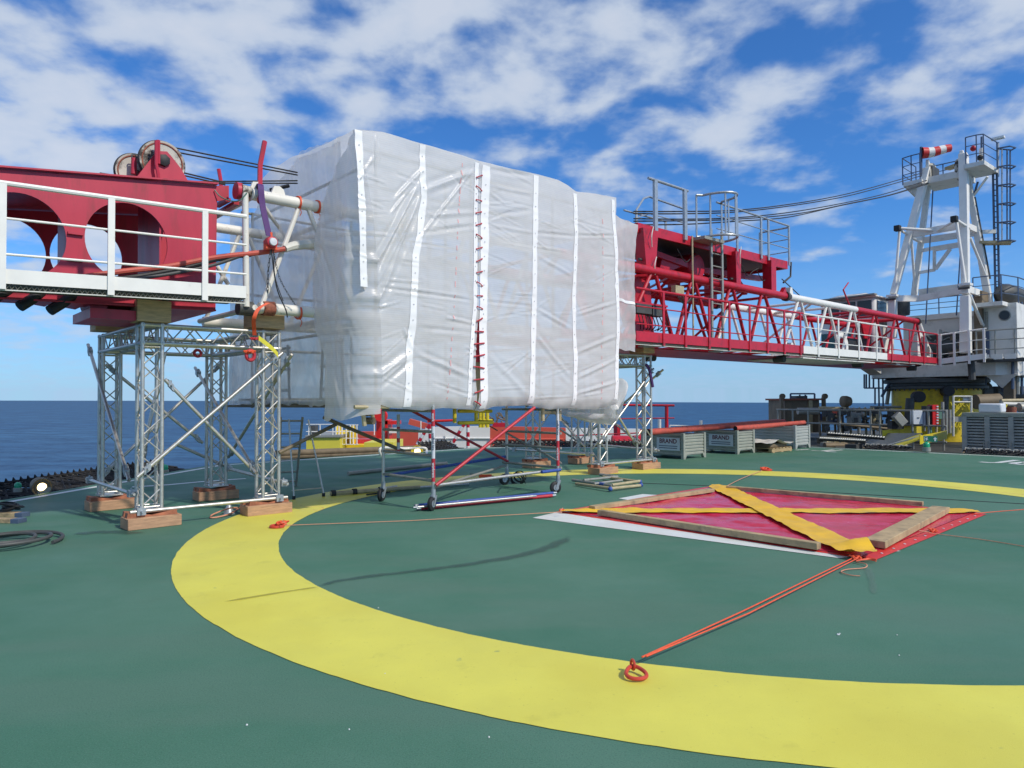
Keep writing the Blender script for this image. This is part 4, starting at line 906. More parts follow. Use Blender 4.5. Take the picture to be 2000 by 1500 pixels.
# wire ropes leaving the sheaves and the gantry
wr_ = thing('luffing_ropes', 'paired black wire ropes running from the sheaves into the white tent', 'wire ropes', W(0, .4, 4.5))
for a, b in (((333, 287), (581, 337)), ((338, 296), (581, 342)), ((357, 337), (440, 357)), ((356, 342), (440, 361)), ((366, 355), (581, 353)), ((366, 357.5), (581, 358))): MB().path([bp_(*a, .42), bp_(*b, .42)], .011, 6).build('rope', ROPE, wr_)
MB().path([bp_(528, 371, .3), bp_(564, 363, .3)], .03, 6).build('socket', BLACK, wr_)
hr = thing('hoist_ropes', 'bundle of sagging wire ropes from the red gantry up to the crane mast head', 'wire ropes', W(16, .7, 6.5))
for pts in (((1238, 413), (1330, 413), (1430, 411), (1520, 402), (1620, 386), (1700, 367), (1800, 338)), ((1238, 417), (1330, 417.5), (1430, 414.5), (1530, 404), (1640, 386), (1720, 366), (1800, 343)),
            ((1238, 427), (1340, 428), (1440, 425), (1540, 415), (1640, 398), (1730, 378), (1810, 352)), ((1238, 432), (1340, 431), (1440, 428), (1560, 417), (1660, 397), (1740, 380), (1815, 356)), ((1238, 439), (1340, 438), (1440, 432), (1540, 424), (1640, 402), (1740, 381), (1815, 358))):
    MB().path(spline([bp_(u, v, .75) for u, v in pts], 6), .017, 6).build('rope', ROPE, hr)

# ------------------------------------------------------------------ rigging on the left joint
th = thing('chain_hoist', 'orange hand chain hoist hanging from the purple sling', 'chain hoist', bp_(530, 475, 1.32), None)
c = bp_(529, 474, 1.30)
MB().lathe(c, N, [(.04, -.09), (.075, -.07), (.085, 0), (.075, .06), (.05, .075), (1e-6, .08)], 16).build('body', TUBER, th)
MB().lathe(c + N * .075, N, [(.055, 0), (.05, .02), (1e-6, .025)], 14).build('cover', SIGNW, th)
MB().box(c - N * .02 - Z * .03, (.075, .05, .06)).build('housing', ORANGE, th)
tubep('hook', c + Z * .06, c + Z * .14, .022, ORANGE, th)
def chain(pts, r, par, nm='chain'):
    pts = spline(pts, 12); m = MB(); acc = 0; last = pts[0]; i = 0
    for p in pts[1:]:
        if (p - last).length > r * 3.1:
            d = (p - last).normalized(); _, u, w = basis(d); u = u if i % 2 else w; i += 1
            m.path([last - d * r * .9 + u * r, (last + p) / 2 + u * r * 1.2, p + d * r * .4 + u * r * .6, p + d * r * .4 - u * r * .6, (last + p) / 2 - u * r * 1.2, last - d * r * .9 - u * r], r * .45, 4, closed=True); last = p
    return m.build(nm, DGREY, par)
chain([c - Z * .08, bp_(524, 530, 1.3), bp_(523, 572, 1.3)], .010, th); chain([c + T * .03 - Z * .08, bp_(547, 545, 1.3), bp_(578, 598, 1.25)], .008, th)
MB().path(spline([c - Z * .05, bp_(540, 560, 1.3), bp_(558, 605, 1.28), bp_(561, 620, 1.28)]), .009, 5).build('pull_line', ROPE, th)
MB().path(spline([c + T * .04 - Z * .06, bp_(537, 540, 1.3), bp_(553, 588, 1.28)]), .006, 5).build('pull_line', ROPE, th)
m = MB(); a0, a1 = bp_(509, 372, 1.22), bp_(526, 461, 1.32)
pts = spline([bp_(505, 368, .9), a0 + Z * .08, bp_(513, 400, 1.26), a1]); vs = []
for p in pts: vs += [p - T * .042, p + T * .042]
m.add(vs, [(2 * i, 2 * i + 1, 2 * i + 3, 2 * i + 2) for i in range(len(pts) - 1)]); m.add([v - N * .012 for v in vs], [(2 * i + 2, 2 * i + 3, 2 * i + 1, 2 * i) for i in range(len(pts) - 1)])
tag(m.build('purple_sling', PURPLE), 'wide purple webbing sling over the white boom tube at the left', 'sling')
def web(pts, w, side, mt, name, label, cat, grp=None, th_=.006):
    pts = spline(pts, 6); m = MB(); vs = []
    for p in pts: vs += [p - side * w / 2, p + side * w / 2]
    k = [(2 * i, 2 * i + 1, 2 * i + 3, 2 * i + 2) for i in range(len(pts) - 1)]
    m.add(vs, k); nn = (pts[1] - pts[0]).cross(side).normalized() * th_; m.add([v + nn for v in vs], k); return tag(m.build(name, mt), label, cat, grp)
web([bp_(523, 592, 1.26), bp_(505, 603, 1.28), bp_(496, 622, 1.27), bp_(496, 640, 1.10), bp_(497, 655, 1.02)], .055, T, ORANGE, 'ratchet_strap', 'orange ratchet strap tied round the white tube and the near right tower corner', 'ratchet strap')
th = thing('soft_sling', 'bundle of red orange soft sling hanging from the left tower', 'sling', bp_(489, 694, 1.0))
MB().torus(bp_(489, 694, 1.0), N, .055, .026, 20, 7, 1.2).build('loop', TUBER, th); knot(bp_(489, 690, 1.02), .07, ORANGE, 4, 31).build('tail', ORANGE, th)
knot(bp_(498, 664, 1.02), .06, ORANGE, 3, 9).build('knot', TUBER, th)
tag(MB().torus(bp_(386, 690, .3), N, .045, .02, 16, 6).build('soft_sling', TUBER), 'small red soft sling loop hanging inside the left tower', 'sling')
web([bp_(505, 660, 1.04), bp_(520, 671, 1.06), bp_(535, 684, 1.06), bp_(543, 694, 1.05)], .07, Z, YWEB, 'yellow_strap', 'yellow webbing strap hanging at the top right corner of the left tower', 'strap')
for i, (u, v, n_) in enumerate(((583, 396, 1.1), (620, 404, 1.1), (584, 611, 1.1))):
    c = bp_(u, v, n_); m = MB()
    for k in range(3): m.torus(c + T * (k - 1) * .018, T + N * .15 * (k - 1), .088, .009, 18, 5)
    m.path(spline([c - Z * .08 + N * .03, c - Z * .14 + T * .02 + N * .05, c - Z * .2 + N * .04]), .006, 5)
    tag(m.build('lashing_cord', ORANGE), ('orange cord tied round the upper white boom tube above the brace joint', 'orange cord on the upper white boom tube where the tent begins', 'orange cord tied round the lower white boom tube')[i], 'cord', 'orange cords on the white boom tubes')
th = thing('hose_bundle', 'red and black flat hoses looped along the red boom box and tied at the joint', 'hoses', bp_(300, 530, 1.0))
for pts, mt, r in ((((130, 546, 1.0), (240, 530, 1.0), (330, 520, 1.0), (420, 503, 1.05), (510, 493, 1.15), (556, 486, 1.2)), PIPER, .035), (((150, 552, 1.0), (260, 541, .98), (360, 523, 1.0), (430, 505, 1.05), (490, 497, 1.1)), BLACK, .032), (((180, 551, 1.02), (280, 543, 1.02), (400, 522, 1.04), (470, 500, 1.1)), DGREY, .022)):
    MB().path(spline([bp_(*p) for p in pts]), r, 8).build('hose', mt, th)
MB().path(spline([bp_(556, 486, 1.2), bp_(575, 480, 1.15), bp_(612, 476, 1.0)]), .05, 8, r2=.075).build('sleeve', PAPER, th)
tag(MB().path(spline([bp_(419, 371, .80), bp_(432, 385, .86), bp_(455, 393, 1.0), bp_(470, 390, 1.1), bp_(482, 377, 1.15)]), .009, 6).build('earth_cable', GREENH), 'thin green earth cable bridging the boom joint', 'cable')
# ------------------------------------------------------------------ the sheeted scaffold tent over the boom
NF = 2.35; SE = 1.32; SR = 6.66
tent = thing('sheeted_tent', 'large white translucent sheeted scaffold tent over the middle of the boom', 'tent', W(4, 0, 1.4))
def prof(px, n=NF): return sorted([(sn(bp_(u, v, n))[0], sn(bp_(u, v, n))[2]) for u, v in px])
def ip(tab, x):
    if x <= tab[0][0]: return tab[0][1]
    for (a, b), (c, d) in zip(tab, tab[1:]):
        if x <= c: return b + (d - b) * (x - a) / (c - a)
    return tab[-1][1]
TOPP = prof(((686, 251), (745, 256), (825, 281), (900, 303), (938, 315), (1000, 330), (1046, 340), (1088, 352), (1108, 363), (1124, 374), (1165, 378), (1206, 386)))
BOTP = prof(((690, 790), (720, 797), (770, 800), (806, 803), (860, 797), (905, 799), (930, 800), (950, 804), (975, 794), (1042, 792), (1085, 800), (1124, 797), (1170, 800), (1206, 790)))
CRE = []
def crease(u0, v0, u1, v1, w, a):
    p, q = sn(bp_(u0, v0, NF)), sn(bp_(u1, v1, NF)); CRE.append(((p[0], p[2]), (q[0], q[2]), w * .72, a))
for c in ((816, 362, 716, 545, .05, .07), (822, 380, 736, 560, .05, .055), (812, 400, 712, 660, .06, .05), (800, 420, 745, 530, .035, .04), (930, 325, 808, 480, .03, .03), (925, 335, 828, 372, .06, .05),
          (828, 330, 770, 390, .04, .04), (815, 352, 760, 420, .03, .035), (735, 560, 925, 587, .03, -.035), (940, 588, 1045, 598, .03, -.02), (1045, 600, 1115, 640, .04, .03),
          (806, 688, 706, 762, .07, .06), (812, 690, 925, 738, .05, .04), (800, 700, 720, 770, .04, .035), (808, 684, 790, 640, .04, .03), (716, 640, 742, 570, .05, .05), (722, 700, 720, 790, .05, -.05),
          (1124, 460, 1206, 460, .03, -.035), (1045, 455, 1124, 462, .035, -.03), (955, 330, 1040, 345, .05, -.03), (955, 360, 1040, 380, .04, .025), (955, 420, 1040, 410, .05, -.025), (955, 375, 990, 400, .03, .02),
          (1124, 615, 1205, 590, .04, .03), (1124, 690, 1206, 655, .045, .035), (1124, 740, 1206, 700, .045, .04), (1124, 770, 1206, 745, .04, .04), (1045, 650, 1120, 740, .05, .025), (950, 690, 1040, 780, .06, .02),
          (830, 420, 930, 415, .05, .03), (820, 455, 930, 440, .04, -.03), (870, 620, 930, 632, .03, .035), (820, 640, 925, 650, .04, -.02), (690, 256, 630, 400, .05, .05), (960, 440, 1040, 455, .035, .02), (1050, 500, 1120, 540, .04, .02),
          (735, 262, 732, 340, .02, .03), (735, 300, 700, 350, .03, .02)): crease(*c)
rc = random.Random(12)
for k in range(70):              # many small tight wrinkles running out from the battens
    u = rc.choice((700, 825, 812, 935, 945, 1044, 1122, 1204)) + rc.uniform(-8, 8); v = rc.uniform(330, 780); L_ = rc.uniform(25, 90) * rc.choice((-1, 1)); sl = rc.gauss(.25, .35)
    crease(u, v, max(695, min(1204, u + L_)), v + L_ * sl * (1 if v < 520 else -1), rc.uniform(.014, .03), rc.uniform(.010, .026) * rc.choice((1, 1, -1)))
def fdisp(s, z):
    d = 0
    for (a, b), (c, e), w, am in CRE:
        dx, dz = c - a, e - b; L2 = dx * dx + dz * dz; t = ((s - a) * dx + (z - b) * dz) / L2
        if t < -.25 or t > 1.25: continue
        q = (-(s - a) * dz + (z - b) * dx) / math.sqrt(L2); x = q / w
        if abs(x) > 3.4: continue
        fade = max(0, 1 - abs(2 * t - 1) ** 3 * .9) if 0 <= t <= 1 else 0
        d += am * .70 * fade * (math.exp(-abs(x) * 1.5) - .45 * math.exp(-((abs(x) - 1.8) / .9) ** 2))
    d += .045 * noise.noise(V((s * .7, z * .6, 2))) + .020 * noise.noise(V((s * 2.2, z * 1.9, 7))) + .007 * noise.noise(V((s * 2, z * 8, 4))) + .003 * noise.noise(V((s * 8, z * 12, 1)))
    b = ip(BOTP, s); d += -.10 * math.exp(-(z - b) / .10) + .035 * noise.noise(V((s * 6, z * 5, 3))) * math.exp(-(z - b) / .22)
    return d
def face(s, z, off=0): return W(s, NF + fdisp(s, z) + off, z)
SG = sn(bp_(936, 520, NF))[0]
def slit(z):
    t = (2.75 - z) / 1.3
    return .006 if t < 0 else .006 + .10 * math.sin(math.pi * min(1, .12 + t * .86)) ** 1.3
def sl_c(z): return SG - max(0, (3.0 - z)) * .030
def rc_(z): t = max(0, min(1, (z - 1.4) / 3.7)); return .05 + .36 * (1 - t ** 2.5)      # rounding of the near corner
def lft(i, j):
    s = SE + (SG - SE) * i; b, t = ip(BOTP, s), ip(TOPP, s); z = b + (t - b) * j; s0 = SE + rc_(z)
    s = s0 + (sl_c(z) - slit(z) / 2 - s0) * i; return face(s, z)
def rgt(i, j):
    s = SG + (SR - SG) * i; b, t = ip(BOTP, s), ip(TOPP, s); z = b + (t - b) * j
    a = sl_c(z) + slit(z) / 2; s = a + (SR - a) * i; return face(s, z)
MB().grid(lft, 150, 190).build('sheet', SHEET, tent, sharp=180)
MB().grid(rgt, 130, 190).build('sheet', SHEET, tent, sharp=180)
def band(px, w, name='band', mt=BANDW, off=.008):
    tab = sorted([(sn(bp_(u, v, NF))[2], sn(bp_(u, v, NF))[0]) for u, v in px]); z0, z1 = tab[0][0], tab[-1][0]
    def fn(i, j):
        z = z0 + (z1 - z0) * j; s = ip(tab, z) + (i - .5) * w * (1 + .22 * noise.noise(V((z * 3, tab[0][1], 0)))); return face(s, z, off)
    o = MB().grid(fn, 4, 110).build(name, mt, tent, sharp=180)
    m = MB(); k = int((z1 - z0) / .22)
    for i in range(k):
        z = z0 + (i + .5) * .22; p = face(ip(tab, z), z, off + .006); m.torus(p, N, .008, .003, 8, 4)
    m.build('eyelet', EYELET, o); return o
band(((700, 254), (705, 400), (711, 560)), .105); 
band(((825, 283), (826, 350), (829, 385), (818, 470)), .105); band(((819, 462), (811, 500), (806, 640), (800, 680), (797, 795)), .11)
band(((931, 318), (930, 450), (928, 600), (920, 690), (917, 792)), .07); band(((949, 324), (946, 500), (943, 640), (945, 798)), .14)
band(((1046, 343), (1043, 500), (1044, 600), (1041, 788)), .11); band(((1122, 378), (1124, 460), (1121, 600), (1125, 700), (1124, 792)), .09)
band(((1198, 390), (1204, 500), (1206, 650), (1202, 780)), .09)
m = MB()                         # faint lines of red print on the sheeting
for px, st in ((((902, 320), (893, 450), (884, 640), (874, 780)), .13), (((1178, 410), (1174, 780)), .2)):
    tab = sorted([(sn(bp_(u, v, NF))[2], sn(bp_(u, v, NF))[0]) for u, v in px]); z = tab[0][0]
    while z < tab[-1][0]:
        L = random.uniform(.03, .10); s = ip(tab, z); m.add([face(s, z, .006), face(s + .016, z, .006), face(s + .016, z + L, .006), face(s, z + L, .006)], [(0, 1, 2, 3)]); z += L + random.uniform(.02, st)
m.build('printed_marks', PRINT, tent, flat=True)
for i in range(20):              # red lacing across the slit
    z = sn(bp_(936, 345 + i * 23.3, NF))[2]; c = sl_c(z); g_ = slit(z) / 2 + .045
    dz = random.uniform(-.03, .03); m = MB(); p, q = face(c - g_, z + dz, .02), face(c + g_, z - dz, .02)
    m.path([p, (p + q) / 2 + N * .015, q], .008 if i < 12 else .011, 5); m.sphere(p, .013, 6, 4); m.sphere(q, .013, 6, 4); m.build('lacing', TUBER, tent)
# left end: flap round the near corner, then clear sheeting across the end
FB = [(sn(sp_(u, v, SE))[2], sn(sp_(u, v, SE))[1]) for u, v in ((660, 315), (640, 370), (617, 460), (610, 540), (609, 610), (622, 660), (638, 700), (632, 760), (628, 812))]; FB.sort()
ztop = ip(TOPP, SE); zlow = sn(sp_(640, 822, SE))[2]
def flap(i, j):
    zt_ = ztop - .0; zl_ = zlow + .05 * noise.noise(V((i * 4, 7, 2))) + .10 * (1 - i) ** 2; z = zl_ + (zt_ - zl_) * j
    nb = ip(FB, z) if z < FB[-1][0] else FB[-1][1] + (NF - FB[-1][1]) * min(1, (z - FB[-1][0]) / max(.01, zt_ - FB[-1][0]))
    r = rc_(z); zz = max(z, ip(BOTP, SE)); f0 = fdisp(SE + r, zz)
    if i < .45:
        ph = i / .45 * math.pi / 2; s = SE + r - r * math.sin(ph); n = NF - r + r * math.cos(ph) + f0 * (1 - i)
    else: k = (i - .45) / .55; s = SE; n = NF - r + (nb - NF + r) * k + f0 * (1 - i)
    w = min(1, i * 3)
    s += w * (.05 * noise.noise(V((n * 3, z * .8, 4))) + .025 * noise.noise(V((n * 7 + z, z * 1.6, 9))) + .05 * noise.noise(V((z * 1.1 + n * 1.5, 3, 1))) + .012 * noise.noise(V((n * 14 + z * 3, z * 5, 2))))
    return W(s, n, z)
SHEETF = sheet_material('corner_sheeting', ribs=True, clear=.22, tint=(.87, .855, .83))
SHEETR = sheet_material('roof_sheeting', ribs=False, clear=.30, tint=(.88, .87, .85))
MB().grid(flap, 60, 130).build('end_flap', SHEETF, tent, sharp=180)
TE = sorted([(sn(sp_(u, v, SE + .15))[1], sn(sp_(u, v, SE + .15))[2]) for u, v in ((690, 258), (640, 281), (585, 303), (556, 320), (520, 352), (505, 378))])
LB = sorted([(sn(sp_(u, v, SE + .15))[2], sn(sp_(u, v, SE + .15))[1]) for u, v in ((505, 376), (490, 470), (478, 560), (455, 640), (447, 720), (440, 800))])
def clear(i, j):
    n0 = 1.75; zb0 = 1.52
    n = n0 + (-2.35 - n0) * i; zt_ = ip(TE, n) + .03 * noise.noise(V((n * 5, 0, 0))); zb_ = zb0 - .06 * noise.noise(V((n * 4, 3, 0))) - .12 * max(0, noise.noise(V((n * 1.7, 1, 5)))); z = zb_ + (zt_ - zb_) * j
    lb = ip(LB, z); n = n0 + (lb - n0) * i
    s = SE + .16 + .09 * noise.noise(V((n * 2.6, z * .45, 1))) + .035 * noise.noise(V((n * 7, z * .9, 3))) + .015 * noise.noise(V((n * 11, z * 5, 8)))
    return W(s, n, z)
MB().grid(clear, 110, 110).build('end_sheet', SHEETC, tent, sharp=180)
def roof(i, j):
    s = SE + (SR - SE) * i; a = ip(TOPP, s); e = ip(TE, -2.35) if i < .01 else a - .05
    n = NF - j * 4.65; zz_ = a + (ip(TE, n) - ip(TE, NF)) * (1 - min(1, i * 4)) - .06 * math.sin(math.pi * j) * min(1, i * 4) + .03 * noise.noise(V((s * 2, n * 2, 0))) * min(1, j * 8)
    return W(s, n + fdisp(s, a) * (1 - j), zz_)
MB().grid(roof, 50, 40).build('roof_sheet', SHEETR, tent, sharp=180)
def far(i, j): s = SE + .1 + (SR - SE) * i; z = 1.5 + 3.45 * j; return W(s, -2.3 + .06 * noise.noise(V((s, z * .6, 4))), z)
MB().grid(far, 40, 30).build('far_sheet', SHEETR, tent, sharp=180)
# right end: curtain drawn in round the boom, and the bundled skirt below it
RP = [(SR, NF - .03), (SR + .05, NF - .35), (SR + .3, 1.85), (SR + .8, 1.72), (SR + 1.15, 1.68), (SR + 1.50, 1.62)]
def rcur(i, j):
    x = i * (len(RP) - 1); k = min(len(RP) - 2, int(x)); f = x - k; s = RP[k][0] + (RP[k + 1][0] - RP[k][0]) * f; n = RP[k][1] + (RP[k + 1][1] - RP[k][1]) * f
    zt_ = 5.19 + .03 * math.sin(i * 7) - .10 * max(0, (i - .5) / .5) ** 1.5; zb_ = 2.62 - .10 * i + .05 * noise.noise(V((i * 6, 0, 0))); z = zb_ + (zt_ - zb_) * j
    return W(s + .05 * noise.noise(V((i * 5, z * 1.2, 2))) * i - .10 * i * (1 - j), n + .05 * noise.noise(V((i * 8, z * .9, 3))) + .05 * noise.noise(V((i * 6 + z * 2.2, z * 2.5, 8))) + .02 * noise.noise(V((i * 14, z * 6, 5))), z)
MB().grid(rcur, 50, 60).build('end_curtain', SHEETF, tent, sharp=180)
def rtop(i, j):
    p = rcur(.3 + i * .7, 1); return p.lerp(W(sn(p)[0], -1.6, sn(p)[2] - .05), j) + Z * .04 * noise.noise(V((i * 5, j * 9, 0)))
MB().grid(rtop, 20, 20).build('end_canopy', SHEETF, tent, sharp=180)
def rband(i, j): p = rcur(.50 + .48 * i, .36 + .022 * j); return p + N * .012
MB().grid(rband, 20, 4).build('band', BANDW, tent, sharp=180)
def skirt(i, j):                 # sheeting gathered under the lower right edge
    s = 5.55 + 1.75 * i; a = j * 2 * math.pi * .93 + .2; r = .10 + .16 * min(1, i * 1.8) ** 1.2; c = V((2.05 - .25 * i, 1.38 - .05 * i + max(0, i - .80) * 2.6))
    r *= 1 + .35 * noise.noise(V((s * 2.5, a * .9, 1))) + .15 * noise.noise(V((s * 7, a * 2, 5)))
    if i > .96: r *= max(.3, 1 - (i - .96) * 10)
    return W(s, c.x + math.cos(a) * r * 1.1, c.y + math.sin(a) * r * .85)
MB().grid(skirt, 60, 40).build('gathered_skirt', SHEETF, tent, sharp=180)
def rlow(i, j):
    s = SR + .02 + .55 * math.sin(i * 1.6); n = NF - .05 - 1.0 * i; z = 1.22 + 1.5 * j; return W(s + .07 * noise.noise(V((i * 4, z * 2, 6))) - .1 * (1 - j), n + .05 * noise.noise(V((i * 5, z * 2, 1))), z)
MB().grid(rlow, 24, 40).build('end_flap', SHEETF, tent, sharp=180)
# scaffold frame inside the tent
fr = thing('inner_scaffold', 'tube scaffold frame and boards inside the white tent, seen through its sheeting', 'scaffold', W(4, 0, 1.5))
for s in (1.75, SG, 5.2, 6.45):
    for n in (2.15, 1.5, -1.5, -2.1):
        if abs(n) == 1.5 and s in (1.75, 6.45): continue
        tubep('standard', W(s, n, 1.45), W(s, n, 5.0), .024, GREYT, fr, 8)
tubep('standard', W(SG + .075, 2.20, 1.46), W(SG + .11, 2.2, 2.95), .045, TAN, fr, 10)
tubep('red_sleeve', W(SG + .06, 2.24, 2.15), W(SG + .085, 2.24, 2.75), .05, RED2, fr, 10)
for n in (2.18, -2.12):
    for z in (1.5, 2.5, 3.5, 4.5, 4.98): tubep('ledger', W(1.55, n, z), W(6.6, n, z), .024, GREYT, fr, 8)
for s in (1.8, 4.0, 6.4):
    for z in (1.55, 2.6, 4.9): tubep('transom', W(s, 2.2, z), W(s, -2.15, z), .024, GREYT, fr, 8)
for i in range(5): boxp('board', W(4.0, 2.05 - i * .24, 1.60), (2.5, .112, .019), BATTEN, fr)
for i in range(4): boxp('board', W(4.0, -2.0 + i * .24, 1.60), (2.5, .112, .019), BATTEN, fr)
for n0 in (.9, -.9):
    for dz in (1.75, 2.1, 2.45): tubep('trestle_rung', W(1.75, n0 - .35, dz), W(1.75, n0 + .35, dz), .022, DGREY, fr, 8)
    for d in (-.35, .35): tubep('trestle_leg', W(1.75, n0 + d, 1.6), W(1.75, n0 + d * .8, 2.5), .022, DGREY, fr, 8)
beamp('board', W(1.3, -1.9, 1.49), W(2.05, 2.15, 1.49), .22, .04, BROWN, fr)
for a, b in ((bp_(895, 803, 1.9), bp_(960, 803, 1.9)), (bp_(895, 826, 1.9), bp_(962, 825, 1.9))): tubep('yellow_transom', a, b, .028, YEL, fr, 8)
for u in (888, 930): tubep('yellow_upright', bp_(u, 796, 1.9), bp_(u, 826, 1.9), .03, YEL, fr, 8)
tubep('yellow_transom', bp_(933, 823, 1.6), bp_(962, 824, 1.6), .025, YEL, fr, 8)
for u in (1060, 1093): tubep('tube_stub', bp_(u, 795, 2.1), bp_(u, 822, 2.1), .032, TAN, fr, 8)
tubep('tube_stub', bp_(1060, 806, 2.1), bp_(1093, 806, 2.1), .028, TAN, fr, 8)
tubep('tube_stub', bp_(692, 795, 2.25), bp_(760, 795, 2.25), .026, TAN, fr, 8)
for u, v in ((713, 806), (722, 822), (718, 800)): MB().cyl(bp_(u, v, 2.1), N + T * .4, .05, .14, 10).build('clamp', BROWN, fr)
tubep('tube_stub', bp_(708, 796, 2.15), bp_(712, 832, 2.15), .03, TAN, fr, 8); tubep('tube_stub', bp_(724, 796, 2.15), bp_(728, 815, 2.15), .026, TAN, fr, 8)
for a, b in (((632, 815), (790, 882)), ((656, 829), (545, 884))): tubep('sloping_brace', bp_(*a, .9), bp_(*b, .9), .028, BROWN, fr, 8)

# ------------------------------------------------------------------ wheeled aluminium scaffold tower below the tent
mob = thing('wheeled_scaffold', 'wheeled aluminium scaffold tower with red crossed braces under the white tent', 'scaffold tower', W(3.98, 1.55, 0))
LEG = {'A': (2.62, 2.27), 'B': (5.22, 2.22), 'C': (2.62, .93), 'D': (5.40, .72)}
for k, (s, n) in LEG.items():
    tubep('standard', W(s, n, .17), W(s, n, 1.62), .026, ALU, mob, 12)
    m = MB(); ax = (N + T * (.5 if k in 'AC' else -.3)).normalized(); off = ax.cross(Z) * .05
    c = W(s, n, .10) + off; m.lathe(c, ax, [(.02, -.028), (.085, -.028), (.10, -.018), (.10, .018), (.085, .028), (.02, .028)], 24); w = m.build('castor', BLACK, mob)
    m = MB(); m.lathe(c, ax, [(1e-6, -.033), (.05, -.033), (.05, .033), (1e-6, .033)], 16); m.build('hub', GALV, w)
    m = MB()
    for sg in (-1, 1): m.prism([c + ax * sg * .04 + off.normalized() * a + Z * b for a, b in ((-.02, -.02), (.02, -.02), (-.03 + .0, .115), (-.085, .115))], ax * .006 * sg)
    m.cyl(W(s, n, .20), Z, .05, .03, 14); m.cyl(W(s, n, .25), Z, .034, .1, 12); m.build('fork', GALV, w)
for s, n0, n1 in ((2.62, 2.27, .93), (5.30, 2.22, .72)):
    for z in ((.42, .78, 1.12, 1.42) if s < 3 else (.42, .75, 1.0, 1.40)): tubep('rung', W(s, n0, z), W(s, n1, z), .022, GREYT, mob, 10)
    tubep('frame_brace', W(s, n0, .5), W(s, n1, 1.0), .018, GREYT, mob, 8) if s > 3 else None
tubep('red_brace', W(2.62, 2.33, .36), bp_(1044, 796, 2.30), .025, TUBER, mob, 12); tubep('red_brace', bp_(800, 800, .85), bp_(992, 901, .85), .024, TUBER, mob, 12)
tubep('ledger', W(2.62, 2.31, .36), W(5.22, 2.26, .40), .024, ALU, mob, 12); tubep('blue_sleeve', W(4.75, 2.31, .394), W(5.18, 2.31, .40), .027, BLUE, mob, 12)
tubep('ledger', W(2.62, .89, .38), W(5.40, .70, .52), .026, BLUE, mob, 12)
tubep('ledger', W(2.62, 2.27, .32), W(5.40, .72, .36), .022, GREYT, mob, 10)
def marks(s, n, z0, z1, txt):
    tubep('label_band', W(s, n, z0), W(s, n, z1), .0275, TUBER, mob, 12)
def vtext(txt, s, n, z, size, mt=SIGNW):
    d = (O - W(s, n, z)); d.z = 0; d.normalize(); text_mesh(txt, size, W(s, n, z) + d * .0285, -Z, d.cross(-Z), 'band_lettering', mt, mob, .0008, True)
zA = (.43, .72); marks(2.62, 2.27, .41, .74, ''); vtext('workrent', 2.62, 2.27, .575, .055); marks(2.62, 2.27, 1.20, 1.44, ''); vtext('work', 2.62, 2.27, 1.33, .055)
tubep('label_band', W(2.62, 2.27, .74), W(2.62, 2.27, 1.20), .0272, SIGNW, mob, 12); vtext('scaffold hire', 2.62, 2.27, .98, .05, INK)
marks(5.22, 2.22, .46, .88, ''); vtext('workrent', 5.22, 2.22, .66, .055)
tubep('label_band', W(5.22, 2.22, .88), W(5.22, 2.22, 1.33), .0272, SIGNW, mob, 12); vtext('scaffold hire', 5.22, 2.22, 1.1, .05, INK)
tubep('label_band', W(2.9, .93, .74), W(2.9, .93, 1.35), .026, SIGNW, mob, 10)
for z in (.72, .9, 1.08): tubep('label_band', W(2.9, .93, z), W(2.9, .93, z + .07), .0265, TUBER, mob, 10)
# loose poles on the deck
g = 'loose scaffold poles on the deck under the tent'
def pole(p, q, r, mt, label, ends=None):
    th = thing('loose_pole', label, 'pole', (V(p) + V(q)) / 2, g); MB().tube(p, q, r, 12).build('tube', mt, th)
    if ends:
        d = (V(q) - V(p)).normalized()
        for e, s in ((p, 1), (q, -1)): MB().tube(V(e) - d * s * .07, V(e) + d * s * .08, r * .8, 10).build('end_fitting', ends, th)
pole(gp(822, 993, .03), gp(1078, 968, .03), .027, TUBER, 'red scuffed pole lying in front of the wheeled scaffold', GALV)
pole(gp(818, 987, .03), gp(1080, 963, .03), .025, BLUE, 'blue scuffed pole lying just behind the red pole', GALV)
pole(gp(816, 990.5, .065), gp(1040, 969, .065), .016, ALU, 'bare aluminium pole lying on the red and blue poles', GALV)
def prop(p, q, lab):
    p, q = V(p), V(q); th = thing('adjustable_pole', lab, 'pole', (p + q) / 2, g); d = (q - p).normalized()
    MB().tube(p, p.lerp(q, .62), .034, 12).build('outer_tube', TAN, th); MB().tube(p.lerp(q, .6), q, .022, 10).build('inner_tube', ALU, th)
    for f in (.02, .16, .34): MB().cyl(p.lerp(q, f), d, .055, .07, 12).build('collar', BLACK, th)
prop(gp(645, 964, .045), gp(915, 945, .03), 'long tan telescopic pole with black collars lying across the yellow ring')
pole(gp(680, 925, .04), gp(872, 905, .04), .045, GREYT, 'grey pole lying in the shade behind the wheeled scaffold')
pole(gp(690, 962, .03), gp(775, 950, .03), .02, ALU, 'short bright pole lying beside the left castor')
pole(gp(716, 966, .02), gp(762, 961, .02), .012, BLACK, 'thin black rod lying by the left castor')
